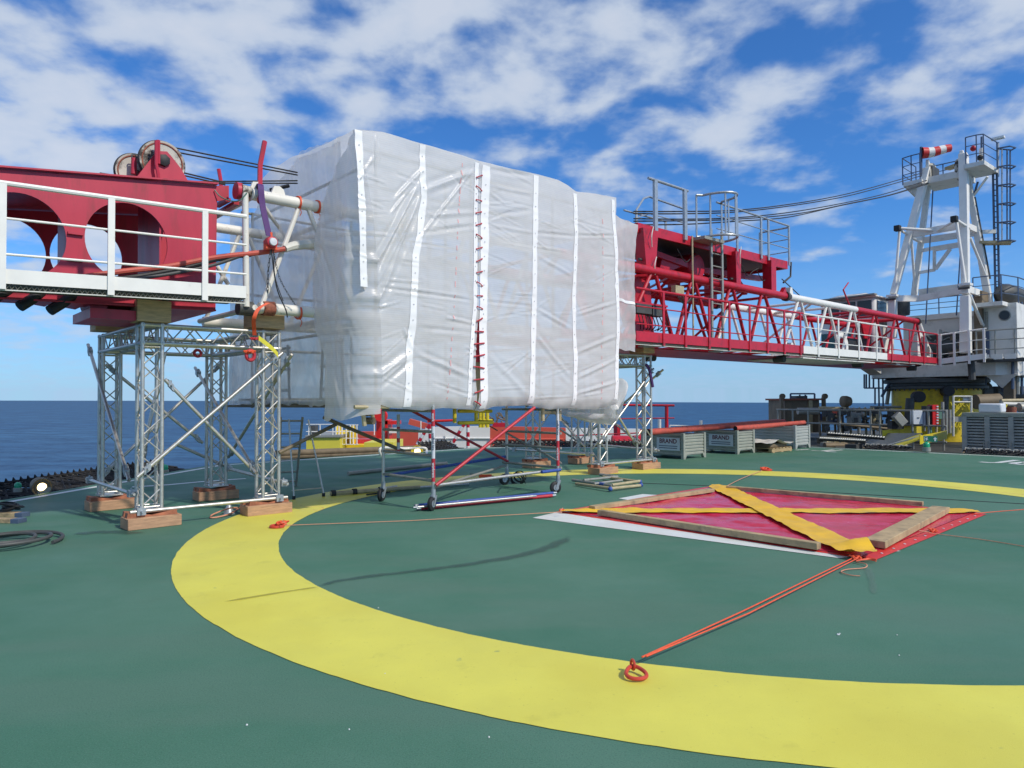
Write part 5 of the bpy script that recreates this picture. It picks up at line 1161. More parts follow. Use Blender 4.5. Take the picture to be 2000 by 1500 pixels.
# flat scaffold frame on the deck
hf = thing('scaffold_frame', 'grey scaffold end frames with blue collars lying flat on the deck', 'scaffold frame', gp(1185, 945))
fp = {k: gp(u, v, .05) for k, (u, v) in dict(a=(1118, 938), b=(1192, 955), c=(1252, 947), d=(1178, 932), e=(1125, 944), f=(1195, 948), g=(1250, 941)).items()}
for p, q in (('a', 'f'), ('e', 'b'), ('b', 'c'), ('f', 'g'), ('d', 'g')): tubep('tube', fp[p] + Z * random.uniform(-.01, .02), fp[q] + Z * random.uniform(-.01, .02), .028, TAN if p != 'a' else GREYT, hf, 10)
tubep('tube', gp(1140, 938, .08), gp(1206, 931, .06), .026, GREYT, hf, 10); tubep('tube', gp(1160, 945, .06), gp(1215, 938, .06), .024, GREYT, hf, 10); tubep('tube', gp(1172, 927, .05), gp(1200, 931, .05), .03, GREYT, hf, 10)
for k, o_ in (('b', .06), ('c', .05), ('g', .05)): MB().sphere(fp[k], .040, 10, 6).build('blue_collar', BLUE, hf)
tubep('blue_collar', fp['a'].lerp(fp['f'], .62), fp['a'].lerp(fp['f'], .82), .032, BLUE, hf, 10)
# ladders
ld = thing('step_ladder', 'aluminium step ladder with thin bright front legs beside the left tower', 'step ladder', gp(590, 965))
for a, b in (((564, 818), (574, 976)), ((602, 820), (632, 970))):
    p, q = gp(b[0], b[1]), None; y = p.y; q = dp(a[0], a[1], y + .12); tubep('front_leg', q, p + Z * .05, .014, ALU, ld, 8); MB().box(p + Z * .03, (.02, .02, .03)).build('foot', BLACK, ld)
q0, q1 = dp(548, 815, 12.6), dp(591, 815, 12.7); r0, r1 = gp(545, 952), gp(578, 950)
for p, q in ((q0, r0), (q1, r1)): tubep('stile', p, q, .022, GREYT, ld, 8)
for f in (.05, .23, .42, .6, .78, .92): tubep('step', q0.lerp(r0, f), q1.lerp(r1, f), .016, GREYT, ld, 8)
tubep('spreader', dp(570, 958, 11.4), dp(628, 953, 11.8), .008, ALU, ld, 6)
# cables, lamps and bits on the deck around
th = thing('cable_reel', 'small dark coil of black cable on the deck behind the wheeled scaffold', 'cable coil', gp(1010, 946))
for k in range(5): MB().torus(gp(1008 + k * 2.0, 945) + Z * (.06 + .02 * k), V((.3, 1, .5)), .10 + .012 * (k % 3), .010, 20, 5).build('loop', BLACK, th)
MB().path(spline([gp(990, 940, .1), gp(1003, 930, .3), gp(1020, 931, .28), gp(1026, 944, .1)]), .010, 5).build('loop', BLACK, th)
cord('black_cable', [gp(918, 926), gp(945, 928), gp(965, 931), gp(935, 930), (gp(960, 934)), gp(985, 934), gp(1000, 940)], .014, BLACK, 'tangled black cable across the yellow ring under the wheeled scaffold', 'cable')
tag(MB().box(gp(948, 932.5) + Z * .03, (.13, .03, .03), (V((1, .1, 0)).normalized(), V((-.1, 1, 0)).normalized(), Z)).build('cable_plug', ORANGE, bevel=.01), 'orange plug in the black cable under the wheeled scaffold', 'plug')
th = thing('work_lamp', 'small metal work lamp with orange cord beside the near right tower footing', 'lamp', gp(447, 1000))
MB().lathe(gp(447, 1004), Z, [(.075, 0), (.07, .02), (.03, .12), (.02, .13)], 12).build('shade', GALV, th)
MB().path(spline([gp(470, 992, .05), gp(452, 992, .12), gp(432, 998, .05), gp(414, 1006, .02), (gp(412, 1011, .015)), gp(430, 1009, .015), gp(452, 1002, .03), gp(470, 990, .04)]), .011, 6).build('cord', PALEOR, th)
th = thing('steel_hose', 'coil of dark hose lying on the deck at the left edge', 'hose coil', gp(20, 1065))
c = gp(22, 1064); 
pts = []
for i in range(150):
    a = i * .125; k = i / 150; r_ = .46 - .24 * k + .02 * math.sin(a * .7); pts.append(V((c.x - .08 * k + r_ * math.cos(a) + .05 * math.sin(a * .33), c.y + r_ * 1.12 * math.sin(a), .026 + .05 * abs(math.sin(a * .31)))))
MB().path(pts, .021, 8).build('hose', DGREY, th)
for i, (u0, u1, v, w_, lab) in enumerate(((-60, 43, 1021, .14, 'lower short grey plank on the deck at the left edge'), (-70, 50, 1009, .14, 'upper short grey plank under the black cable at the left edge'))):
    p, q = gp(u0, v - 2), gp(u1, v); o = MB().beam(p + Z * (.028 + .0), q + Z * .028, w_, .055).build('plank', BATTEN, bevel=.004); tag(o, lab, 'plank', 'planks at the left edge'); MB().box(q + Z * .028 - (q - p).normalized() * .05, (.055, .072, .0285), ((q - p).normalized(), Z.cross((q - p).normalized()), Z)).build('painted_end', BLUER, o)
th = thing('cable_heap', 'heap of black cable on the plank at the left edge', 'cable', gp(22, 995))
rnd = random.Random(4); cc = gp(20, 1006) + Z * .06
for k in range(6): MB().torus(cc + V((rnd.uniform(-.06, .06), rnd.uniform(-.04, .04), .02 + .016 * k)), V((rnd.uniform(-.3, .3), rnd.uniform(-.3, .3), 1)), .11 + rnd.uniform(-.02, .04), .014, 18, 5).build('loop', BLACK, th)
# ------------------------------------------------------------------ the pedestal crane
ct_ = sp_(1827, 760, 29.5); CX = V((ct_.x, ct_.y, 0)); cs, cn, _z = sn(CX)
crane = thing('pedestal_crane', 'white pedestal crane with A-frame mast on a yellow pedestal at the right', 'crane', CX + Z * -.3)
MB().lathe(CX, Z, [(1.66, -4.2), (1.62, 1.92)], 48).build('pedestal', PEDY, crane)
MB().lathe(CX, Z, [(1.70, 1.90), (1.86, 1.92), (1.86, 2.02), (1.74, 2.05), (1.74, 2.14), (1.92, 2.16), (1.92, 2.30), (1.8, 2.36)], 48).build('slew_ring', DGREY, crane)
m = MB()
for i in range(48): a = 2 * math.pi * i / 48; m.cyl(CX + V((1.80 * math.cos(a), 1.80 * math.sin(a), 1.88)), Z, .03, .07, 6)
m.build('ring_bolts', DGREY, crane)
def cb(s0, s1, n0, n1, z0, z1, name, mt, par=None, **k): return MB().box(W((s0 + s1) / 2, (n0 + n1) / 2, (z0 + z1) / 2), (abs(s1 - s0) / 2, abs(n1 - n0) / 2, abs(z1 - z0) / 2)).build(name, mt, par or crane, **k)
MB().prism([W(27.7, -1.35, 2.38), W(27.7, 3.0, 2.38), W(28.4, 3.7, 2.38), W(32.5, 3.7, 2.38), W(32.5, -1.9, 2.38), W(28.9, -1.9, 2.38)], Z * .68).build('turntable', CRANEW, crane)
MB().prism([W(27.75, -1.0, 2.99), W(26.2, -1.0, 2.99), W(26.2, -1.0, 2.9), W(27.75, -1.0, 2.5)], N * -.5).build('bracket', CRANEW, crane)
hs_ = cb(28.0, 32.4, 2.58, 3.62, 2.36, 5.06, 'machinery_house', CRANEW)
MB().cyl(sp_(1962, 616, 27.99), T, .17, .06, 24).build('porthole', GLASSD, hs_); MB().torus(sp_(1962, 616, 27.98), T, .18, .02, 24, 6).build('porthole_frame', GREYT, hs_)
cb(27.96, 27.99, 2.62, 2.72, 2.5, 4.8, 'door_seam', GREYT, hs_)
for s in (29.2, 31.2): cb(s, s + 1.2, 3.62, 3.64, 3.2, 4.4, 'louvre', BLUER, hs_)
h2 = cb(29.4, 32.4, -.75, 2.58, 3.06, 5.02, 'machinery_house', CRANEW)
cb(29.36, 29.395, -.2, 2.1, 3.1, 4.15, 'winch_opening', DGREY, h2)
cb(29.30, 29.39, -.7, 2.5, 4.80, 4.98, 'house_trim', WHITE, h2)
MB().lathe(W(28.7, 1.0, 3.55), N, [(.48, -.75), (.48, -.68), (.30, -.66), (.30, .66), (.48, .68), (.48, .75)], 24).build('winch_drum', DGREY, crane)
MB().prism([W(28.3, .85, 3.1), W(28.9, .85, 3.1), W(28.75, .85, 4.3), W(28.4, .85, 4.3)], N * .08).build('winch_plate', WHITEW, crane)
m = MB(); rnd = random.Random(2)
for i in range(26):
    a = W(28.2 + rnd.random() * .9, .2 + rnd.random() * 1.9, 3.1 + rnd.random() * 1.0); b = a + T * rnd.uniform(-.3, .3) + N * rnd.uniform(-.5, .5) + Z * rnd.uniform(-.35, .35); m.path(spline([a, (a + b) / 2 + Z * .12, b], 4), .025, 5)
m.build('winch_pipework', GREYT, crane)
m = MB()
for i in range(12):
    a = W(28.1 + rnd.random() * .6, 1.2 + rnd.random() * .9, 3.1 + rnd.random() * .9); m.box(a, (.07, .09, .08))
m.build('valve_block', BROWN, crane)
# A-frame mast
def leg(p, q, w0, w1, name='mast_leg', mt=WHITE):
    d = (q - p).normalized(); x = N; y = d.cross(x).normalized(); vs = []
    for c, w in ((p, w0), (q, w1)): vs += [c + x * (a * w / 2) + y * (b * w / 2) for a, b in ((-1, -1), (1, -1), (1, 1), (-1, 1))]
    return MB().add(vs, [(3, 2, 1, 0), (4, 5, 6, 7), (0, 1, 5, 4), (1, 2, 6, 5), (2, 3, 7, 6), (3, 0, 4, 7)]).build(name, mt, crane, bevel=.02)
sF, sT, sR_ = 26.6, 28.1, 28.8
leg(sp_(1745, 575, sF), sp_(1811, 330, sT), .22, .28); leg(sp_(1785, 580, sR_), sp_(1815, 345, 28.4), .21, .20, mt=CRANEW)
leg(sp_(1886, 575, sF), sp_(1882, 302, sT), .25, .30); leg(sp_(1933, 600, sR_), sp_(1890, 345, 28.4), .24, .20, mt=CRANEW)
leg(sp_(1886, 690, sF), sp_(1886, 578, sF), .34, .30, 'mast_foot'); leg(sp_(1742, 660, sF), sp_(1744, 578, sF), .30, .26, 'mast_foot')
leg(sp_(1812, 332, sT), sp_(1812, 312, sT), .14, .12, 'mast_tip'); leg(sp_(1879, 303, sT), sp_(1878, 294, sT), .16, .12, 'mast_tip')
for u, v in ((1744, 578), (1886, 556)):
    c = sp_(u, v, sF - .05); MB().box(c, (.19, .19, .04)).build('leg_flange', WHITE, crane); MB().cyl(c - T * .2 - Z * .14, N, .05, .36, 12).build('leg_pin', DGREY, crane)
def cbeam(a, b, w, h, mt=WHITE, name='cross_beam'): return beamp(name, sp_(*a), sp_(*b), w, h, mt, crane)
cbeam((1776, 458, 27.35), (1880, 440, 27.35), .12, .26); cbeam((1800, 470, 28.6), (1905, 455, 28.6), .12, .24, CRANEW)
cbeam((1776, 458, 27.35), (1800, 470, 28.6), .12, .22); cbeam((1885, 440, 27.35), (1908, 450, 28.6), .12, .22)
cbeam((1746, 583, sF), (1795, 583, 27.4), .14, .24); cbeam((1795, 583, 27.4), (1882, 567, 26.9), .14, .24, CRANEW); cbeam((1795, 571, 28.7), (1882, 560, 28.7), .14, .24, CRANEW)
cbeam((1890, 565, 26.8), (1925, 578, 28.6), .14, .24)
for a, b, r in (((1757, 446, 26.7), (1822, 450, 27.3), .06), ((1757, 449, 26.7), (1776, 460, 27.35), .05), ((1757, 450, 26.7), (1748, 560, sF), .05), ((1868, 430, 26.7), (1893, 446, 27.4), .06), ((1868, 432, 26.7), (1885, 552, sF), .055), ((1866, 431, 26.7), (1832, 450, 27.3), .05),
                ((1895, 465, 27.4), (1925, 538, 28.5), .05), ((1893, 575, sF), (1920, 636, 27.9), .06), ((1780, 470, 27.4), (1788, 575, 28.3), .05)): tubep('mast_strut', sp_(*a), sp_(*b), r, WHITE, crane, 10)
for u, v in ((1753, 446), (1864, 428)): MB().box(sp_(u, v, 26.6), (.12, .11, .11)).build('rubber_buffer', BLACK, crane, bevel=.02)
cbeam((1826, 486, 28.3), (1880, 477, 28.3), .10, .20, CRANEW); cbeam((1825, 482, 28.3), (1825, 527, 28.3), .10, .10, CRANEW); cbeam((1827, 526, 28.3), (1856, 486, 28.3), .10, .12, CRANEW)
cbeam((1799, 490, 28.6), (1826, 484, 28.3), .06, .14, CRANEW); cbeam((1793, 533, 28.7), (1826, 527, 28.3), .06, .12, CRANEW)
for a, b in (((1822, 372, 28.2), (1808, 632, 27.8)), ((1876, 490, 28.0), (1868, 616, 28.0))): tubep('hoist_wire', sp_(*a), sp_(*b), .025, BLUER, crane, 6)
tubep('access_ladder', sp_(1903, 385, 28.5), sp_(1933, 545, 28.9), .05, DGREY, crane, 6)
# mast head platforms
zp = sn(sp_(1800, 362, 28.0))[2]
def nn(u, s): return sn(sp_(u, 340, s))[1]
MB().prism([W(27.6, nn(1764, 27.6), zp), W(27.6, nn(1800, 27.6), zp), W(29.6, nn(1818, 29.6), zp), W(29.6, nn(1785, 29.6), zp)], Z * .16).build('head_platform', CRANEW, crane)
MB().prism([W(28.0, nn(1808, 28), zp + .02), W(28.0, nn(1885, 28), zp + .02), W(29.4, nn(1905, 29.4), zp + .02), W(29.4, nn(1822, 29.4), zp + .02)], Z * .26).build('head_platform', CRANEW, crane)
zq = sn(sp_(1884, 335, 27.9))[2]
MB().prism([W(27.5, nn(1882, 27.5), zq), W(27.5, nn(1923, 27.5), zq), W(29.2, nn(1951, 29.2), zq), W(29.2, nn(1905, 29.2), zq)], Z * .16).build('head_platform', CRANEW, crane)
MB().prism([sp_(1776, 372, 28), sp_(1795, 372, 28), sp_(1794, 386, 28)], T * .1).build('gusset', CRANEW, crane)
tubep('mast_strut', sp_(1929, 345, 28.2), sp_(1902, 382, 28.5), .045, WHITE, crane); tubep('mast_strut', sp_(1910, 355, 28.4), sp_(1902, 382, 28.5), .04, BLUER, crane)
def crail(pts, h, name='handrail', mt=BLUER, posts=True, r=.022):
    for k in (1, .66, .33): MB().path([p + Z * h * k for p in pts], r if k == 1 else r * .7, 6).build(name, mt, crane)
    if posts:
        for p in pts: tubep('rail_post', p - Z * .05, p + Z * h, r, mt, crane, 6)
crail([W(29.4, nn(1789, 29.4), zp + .16), W(27.8, nn(1763, 27.8), zp + .16), W(27.7, nn(1780, 27.7), zp + .16), W(27.7, nn(1797, 27.7), zp + .16)], 1.05)
crail([W(29.3, nn(1803, 29.3), zp + .25), W(29.3, nn(1842, 29.3), zp + .25), W(29.3, nn(1885, 29.3), zp + .25)], .8)
crail([W(27.6, nn(1887, 27.6), zq + .16), W(27.6, nn(1908, 27.6), zq + .16), W(27.7, nn(1922, 27.7), zq + .16), W(29.1, nn(1948, 29.1), zq + .16)], 1.05)
MB().lathe(sp_(1821, 340, 28.4), N, [(.42, -.06), (.45, 0), (.42, .06)], 24).build('head_sheave', SHEAVE, crane); MB().lathe(sp_(1874, 332, 28.4), N, [(.42, -.06), (.45, 0), (.42, .06)], 24).build('head_sheave', SHEAVE, crane)
cb(28.1, 28.9, nn(1822, 28.5), nn(1828, 28.5), zp + .25, zp + .75, 'sheave_cheek', DGREY); beamp('pipe_cover', sp_(1850, 330, 28.7), sp_(1872, 322, 28.5), .3, .1, TAN, crane)
for u, v, t_ in ((1901, 290, RED2), (1914, 308, BLACK)): MB().sphere(sp_(u, v, 27.9), .11, 12, 8).build('beacon', t_, crane)
tubep('antenna', sp_(1949, 345, 29.2), sp_(1949, 278, 29.2), .05, GALV, crane); MB().box(sp_(1949, 270, 29.2), (.1, .22, .04)).build('antenna_head', WHITE, crane); tubep('antenna', sp_(1917, 300, 28.4), sp_(1917, 267, 28.4), .035, BLUER, crane)
tubep('rail_post', sp_(1917, 325, 28.4), sp_(1917, 290, 28.4), .08, WHITEW, crane)
# windsock
ws = thing('windsock', 'red and white striped windsock on the crane mast head', 'windsock', sp_(1799, 345, 27.9))
tubep('pole', sp_(1799, 346, 27.9), sp_(1799, 287, 27.9), .05, BLUER, ws)
wa_, wb_ = sp_(1800, 299, 27.9), sp_(1856.5, 290.5, 28.6)
for i in range(5):
    f0, f1 = i / 5, (i + 1) / 5; ra, rb = .225 - .075 * f0, .225 - .075 * f1
    MB().path([wa_.lerp(wb_, f0) - Z * .03 * math.sin(f0 * 5), wa_.lerp(wb_, (f0 + f1) / 2) - Z * .03 * math.sin((f0 + f1) * 2.5), wa_.lerp(wb_, f1) - Z * .03 * math.sin(f1 * 5)], ra, 16, False, rb).build('sock_stripe', TARPE if i % 2 == 0 else WHITE, ws)
# caged ladder on the mast
s_l = 29.1
for u in (1942, 1949.5): MB().box((sp_(u, 334, s_l) + sp_(u, 592, s_l)) / 2, (.03, .035, (sp_(u, 334, s_l) - sp_(u, 592, s_l)).length / 2)).build('ladder_stringer', BLUER, crane)
for i in range(24): v = 340 + i * 10.5; tubep('ladder_rung', sp_(1942, v, s_l), sp_(1949.5, v, s_l), .02, BLUER, crane, 5)
for v in (294, 330, 366, 402, 438, 474):
    c = sp_(1958, v, s_l - .1); MB().path([sp_(1950, v - 2, s_l), c - T * .42 - N * .05, c + N * .32 - T * .35, c + N * .42, c + N * .25 + T * .2, sp_(1951, v - 3, s_l + .2)], .03, 6).build('cage_hoop', BLUER, crane)
for u, s in ((1957, 28.7), (1967, 28.9), (1973, 29.2)): tubep('cage_bar', sp_(u, 292, s), sp_(u, 474, s), .028, BLUER if u != 1957 else GALV, crane, 6)
cbeam((1912, 453, 28.7), (1945, 452, 29), .08, .14); cbeam((1912, 475, 28.7), (1975, 474, 29), .5, .10, TAN, 'rest_platform')
# upper walkway and rails on the house roof
cb(27.3, 29.0, 2.45, 3.35, 4.93, 5.08, 'roof_walkway', CRANEW)
zr = 5.06
crail([W(27.4, 2.4, zr), W(27.4, 3.3, zr), W(28.6, 3.55, zr), W(30.5, 3.6, zr), W(32, 3.6, zr)], 1.0); crail([W(29.5, -.7, zr), W(29.5, .6, zr), W(29.5, 1.6, zr), W(29.5, 2.4, zr)], .65)
MB().lathe(W(30.2, 3.0, 5.55), T, [(.1, -1.5), (.34, -1.2), (.40, -1.0), (.40, 1.0), (.2, 1.2)], 20).build('exhaust_silencer', DGREY, crane)
MB().lathe(W(28.6, -.55, 5.0), Z, [(.32, 0), (.34, .1), (.34, .55), (.25, .65)], 16).build('air_filter', DGREY, crane)
cb(27.8, 29.2, 2.3, 2.58, 3.05, 5.6, 'stair_column', BROWN)
# lower side platform with rails
cb(27.3, 28.0, 2.5, 4.1, 2.86, 2.98, 'side_platform', DGREY)
for k in range(3): cb(27.27, 27.3, 2.55 + k * .42, 2.9 + k * .42, 2.95, 3.14, 'toe_board', WHITE)
crail([W(27.3, 2.5, 2.98), W(27.3, 3.1, 2.98), W(27.3, 3.7, 2.98), W(27.3, 4.1, 2.98), W(28.6, 4.6, 2.98)], 1.05, mt=GREYT, r=.028)
cb(27.9, 28.0, 2.45, 2.75, 3.0, 4.1, 'cabinet', BLUER)
MB().prism([W(25.3, -.9, ZT + .2), W(27.0, -.6, ZT + .28), W(27.0, -.6, 3.9), W(25.6, -.9, 3.9)], N * .06).build('boom_hood', RED2, crane)
# operator cab on the far side of the boom
cab = cb(25.9, 27.9, -2.75, -.55, 3.0, 5.55, 'operator_cab', CRANEW, bevel=.12)
MB().prism([W(25.75, -2.85, 5.53), W(25.75, -.45, 5.53), W(28.0, -.45, 5.53), W(28.0, -2.85, 5.53)], Z * .06).build('cab_roof', WHITE, cab, bevel=.02)
MB().add([W(25.9, -2.7, 5.59), W(25.9, -.6, 5.59), W(27.9, -.6, 5.59), W(27.9, -2.7, 5.59), W(26.4, -2.2, 5.80), W(26.4, -1.1, 5.80), W(27.5, -1.1, 5.80), W(27.5, -2.2, 5.80)], [(0, 1, 5, 4), (1, 2, 6, 5), (2, 3, 7, 6), (3, 0, 4, 7), (4, 5, 6, 7)]).build('cab_roof', CRANEW, cab)
for n0, n1 in ((-2.65, -1.95), (-1.87, -1.3), (-1.22, -.68)): cb(25.87, 25.91, n0, n1, 4.80, 5.42, 'cab_window', GLASSD, cab, bevel=.01)
cb(25.86, 25.90, -2.68, -1.45, 3.05, 4.2, 'cab_window', TEALG, cab); cb(26.1, 27.0, -.56, -.53, 4.4, 5.4, 'cab_window', GLASSD, cab); cb(25.85, 25.9, -1.3, -.7, 3.1, 4.1, 'cab_window', DGREY, cab)
beamp('cab_gutter', W(25.6, -2.9, 5.56), W(25.6, -.4, 5.60), .3, .05, GREYT, cab)
# struts and dark blue access gear hanging under the turntable
for a, b in (((1688, 731, 27.9), (1688, 758, 27.9)), ((1692, 731, 27.9), (1692, 758, 27.9)), ((1698, 731, 27.9), (1698, 758, 27.9)), ((1706, 731, 27.9), (1706, 758, 27.9)), ((1716, 731, 28.2), (1717, 795, 28.2)), ((1724, 731, 28.2), (1725, 795, 28.2)), ((1688, 758, 27.9), (1722, 758, 27.9)), ((1709, 758, 27.9), (1709, 790, 27.9))): tubep('hanging_ladder', sp_(*a), sp_(*b), .035, BLUER, crane, 6)
for a, b, r in (((1745, 735, 28.2), (1722, 775, 28.2), .06), ((1740, 735, 28.6), (1732, 790, 28.6), .08), ((1940, 735, 28.6), (1966, 772, 28.6), .06), ((1948, 735, 29), (1972, 772, 29), .06), ((1926, 735, 28.6), (1926, 752, 28.6), .03), ((1987, 590, 29), (1987, 770, 29), .08), ((1995, 590, 29.4), (1996, 770, 29.4), .05), ((1978, 690, 28), (1978, 760, 28), .05)): tubep('strut', sp_(*a), sp_(*b), r, BLUER if r < .075 else GREYT, crane, 8)
MB().beam(sp_(1971, 700, 28.3), sp_(1973, 830, 28.3), .32, .28, T).build('support_column', BROWN, crane)
MB().prism([W(27.9, 2.6, 2.4), W(27.9, 3.6, 2.4), W(28.1, 3.1, 1.9)], T * .1).build('gusset', CRANEW, crane)
MB().path([sp_(1895, 690, 26.9), sp_(1897, 715, 26.9), sp_(1899, 742, 26.9)], .12, 8).build('hose_bundle', DGREY, crane)
# fittings round the pedestal
for u, v, r in ((1793, 775, .22), (1850, 764, .20)): p = dp(u, v, 27.75); MB().cyl(p, V((.3, 1, 0)), r, .5, 16).build('vent_pipe', BLACK, crane)
for a, b, r in (((1778, 778), (1774, 830), .16), ((1848, 772), (1846, 830), .10)): tubep('riser_pipe', dp(*a, 27.7), dp(*b, 27.7), r, DGREY, crane)
# ------------------------------------------------------------------ ship around the helideck
m = MB(); m.prism([V((-8.5, 4, -5)), V((60, 4, -5)), V((60, 50, -5)), V((20, 56, -5)), V((-8, 50, -5))], Z * -27); structure(m.build('ship_deck', mat('ship_deck_green', (.06, .13, .10), .7, var=.2, scale=.5), org=V((0, 0, 0))))
bw = thing('bulwark', 'red and white painted ship bulwark seen under the tent', 'bulwark', V((2, 42, -5)))
BT = ((720, 843), (817, 841), (850, 834), (957, 832), (1105, 836), (1250, 838), (1300, 846))
def bz(u): return dp(u, ip(list(BT), u), 42).z
for (u0, u1), mt in (((640, 817), HULLR), ((817, 957), HULLW), ((957, 1105), HULLR), ((1105, 1250), HULLW), ((1250, 1330), HULLR)):
    us = [u0] + [u for u, _ in BT if u0 < u < u1] + [u1]; x = lambda u: dp(u, 840, 42).x
    MB().prism([V((x(u), 42, bz(u))) for u in us] + [V((x(u1), 42, -5)), V((x(u0), 42, -5))], V((0, .5, 0))).build('panel', mt, bw)
tubep('ledge', dp(850, 856, 41.95), dp(957, 856, 41.95), .05, HULLW, bw); tubep('ledge', dp(957, 858, 41.9), dp(1100, 858, 41.9), .07, HULLR, bw)
for u in (870, 1005): MB().box(dp(u, 866, 41.9), (.03, .05, .5), (V((1, 0, 0)), V((0, 1, 0)), Z)).build('rib', HULLW if u < 957 else HULLR, bw)
yb = thing('winch_house', 'plain bright yellow deckhouse beyond the safety net, left of the rusty winch', 'deckhouse', dp(632, 880, 34))
def wbox(u0, u1, v0, v1, y, d, name, mt, par, **k):
    a, b = dp(u0, v1, y), dp(u1, v0, y); return MB().box(V(((a.x + b.x) / 2, y + d / 2, (a.z + b.z) / 2)), ((b.x - a.x) / 2, d / 2, (b.z - a.z) / 2), (V((1, 0, 0)), V((0, 1, 0)), Z)).build(name, mt, par, **k)
wbox(598, 664, 854, 985, 34, 3, 'wall', SHIPY, yb); wbox(596, 666, 850, 854.5, 33.9, 3.2, 'roof', GREYT, yb)
yb2 = thing('winch_house', 'low yellow housing beyond the safety net, right of the rusty winch', 'deckhouse', dp(740, 880, 34)); wbox(711, 768, 864, 985, 33, 3, 'wall', SHIPY, yb2); wbox(730, 742, 873, 880, 32.98, .1, 'opening', BLACK, yb2)
rw = thing('mooring_winch', 'rusty yellow mooring winch with white rails between the yellow housings', 'winch', dp(685, 885, 35))
wbox(664, 711, 869, 985, 35, 2, 'base', PEDY, rw)
MB().lathe(dp(672, 850, 35.5), V((1, 0, 0)), [(.5, -.3), (.5, -.22), (.25, -.2), (.25, .4), (.5, .42), (.5, .5)], 20).build('drum', PEDY, rw)
for u in (656, 662, 668, 676, 684, 690, 697): tubep('rail_post', dp(u, 830, 34.5), dp(u, 868, 34.5), .03, WHITE, rw, 6)
for v in (830, 843, 856, 868): tubep('rail', dp(654, v, 34.5), dp(700, v, 34.5), .022, WHITE, rw, 6)
wbox(690, 735, 858, 869, 36, 1, 'red_drum', TUBER, rw)
rc = thing('deck_crane', 'red deck machinery with a derrick arm behind the wheeled scaffold', 'deck machinery', dp(755, 880, 38))
wbox(735, 757, 820, 985, 38, 1.5, 'post', BOXRED, rc); wbox(752, 778, 822, 829, 38, 1, 'arm', BOXRED, rc); MB().lathe(dp(744, 812, 37.6), V((0, 1, 0)), [(.32, -.1), (.36, 0), (.32, .1)], 20).build('sheave', BOXRED, rc)
wbox(760, 778, 836, 846, 37.8, .4, 'window_frame', WHITE, rc); beamp('arm', dp(800, 823, 38), dp(835, 833, 38), .5, .3, HULLR, rc); tubep('arm', dp(835, 823, 38), dp(885, 821, 38), .07, BOXRED, rc)
for u, v0 in ((822, 822), (731, 828)): tubep('rail_post', dp(u, v0, 37), dp(u, 850, 37), .03, WHITE, rc, 6)
sr_ = thing('ship_railing', 'thin white guard rail far beyond the net at the left', 'railing', dp(620, 885, 30))
for v in (829, 843): tubep('rail', dp(598, v, 34.2), dp(664, v, 34.2), .025, WHITE, sr_, 6)
for u in (603, 625, 650): tubep('post', dp(u, 829, 34.2), dp(u, 854, 34.2), .025, WHITE, sr_, 6)
wbox(605, 616, 831, 850, 34.6, .5, 'vent', DGREY, sr_)
ya = thing('anchor_gear', 'yellow anchor chain gear behind the red crossed braces', 'deck machinery', dp(950, 880, 40))
for u in (938, 944, 952): tubep('post', dp(u, 806, 40), dp(u, 835, 40), .1, YEL, ya)
tubep('beam', dp(930, 822, 40), dp(962, 822, 40), .1, YEL, ya)
m = MB(); rnd = random.Random(9)
for i in range(30): a = dp(940 + rnd.random() * 55, 815 + rnd.random() * 16, 40.5); m.tube(a, a + V((rnd.uniform(-.5, .5), 0, rnd.uniform(-.4, .4))), .04, 5)
m.build('fittings', BROWN, ya); wbox(962, 990, 826, 834, 40, .5, 'base', RED2, ya)
stp = MB()
for i, (a, b) in enumerate((((838, 830), (815, 868)), ((908, 826), (880, 872)), ((914, 826), (914, 880)), ((840, 828), (840, 885)))):
    th = thing('striped_post', ('leaning', 'leaning', 'upright', 'upright')[i] + ' red and white striped post ' + ('left of the wheeled scaffold front leg', 'crossing behind the dark red brace', 'behind the dark red brace', 'directly behind the scaffold front leg')[i], 'post', dp(*b, 27), 'striped posts beyond the net')
    p, q = dp(*a, 27), dp(*b, 27)
    for k in range(6): tubep('stripe', p.lerp(q, k / 6), p.lerp(q, (k + 1) / 6), .065, HULLW if k % 2 else RED2, th, 8)
rg = thing('red_gantry', 'red tubular frame standing on the ship bow right of the tower', 'frame', dp(1300, 850, 30))
tubep('beam', dp(1110, 790, 30), dp(1317, 792, 30), .05, RED2, rg); beamp('post', dp(1302, 792, 30), dp(1302, 870, 30), .12, .1, RED2, rg, N); tubep('rail', dp(1130, 819, 30), dp(1317, 816.5, 30), .03, RED2, rg, 6)
beamp('post', dp(1205, 830, 30), dp(1205, 880, 30), .2, .2, RED2, rg, N); tubep('rail', dp(1110, 851, 29), dp(1290, 844, 29), .03, RED2, rg, 6)
MB().path([dp(1195, 868, 27), dp(1235, 869, 27), dp(1270, 865, 27)], .35, 12).build('drum', RED2, rg)
for u, v0, lab in ((1288, 819, 'white bollard post beside the red frame post'), (1369, 821, 'white bollard post above the two grey crates'), (1454, 825, 'short white post above the gap between the crates')):
    o = MB().tube(dp(u, v0, 32), dp(u, v0 + 60, 32), .075, 10).build('white_post', WHITE); tag(o, lab, 'post')
wr2 = thing('white_rail', 'thin white guard rail far behind the grey crates', 'railing', dp(1400, 850, 33)); tubep('rail', dp(1308, 831, 33), dp(1400, 832.5, 33), .03, WHITE, wr2, 6)
for u in (1308, 1350): tubep('post', dp(u, 831, 33), dp(u, 880, 33), .03, WHITE, wr2, 6)
bl = thing('blue_cover', 'pale blue cover beyond the deck edge behind the crossed braces', 'cover', dp(865, 884, 24)); wbox(845, 885, 873, 884, 24, 1.5, 'panel', mat('light_blue', (.16, .30, .46), .5), bl)
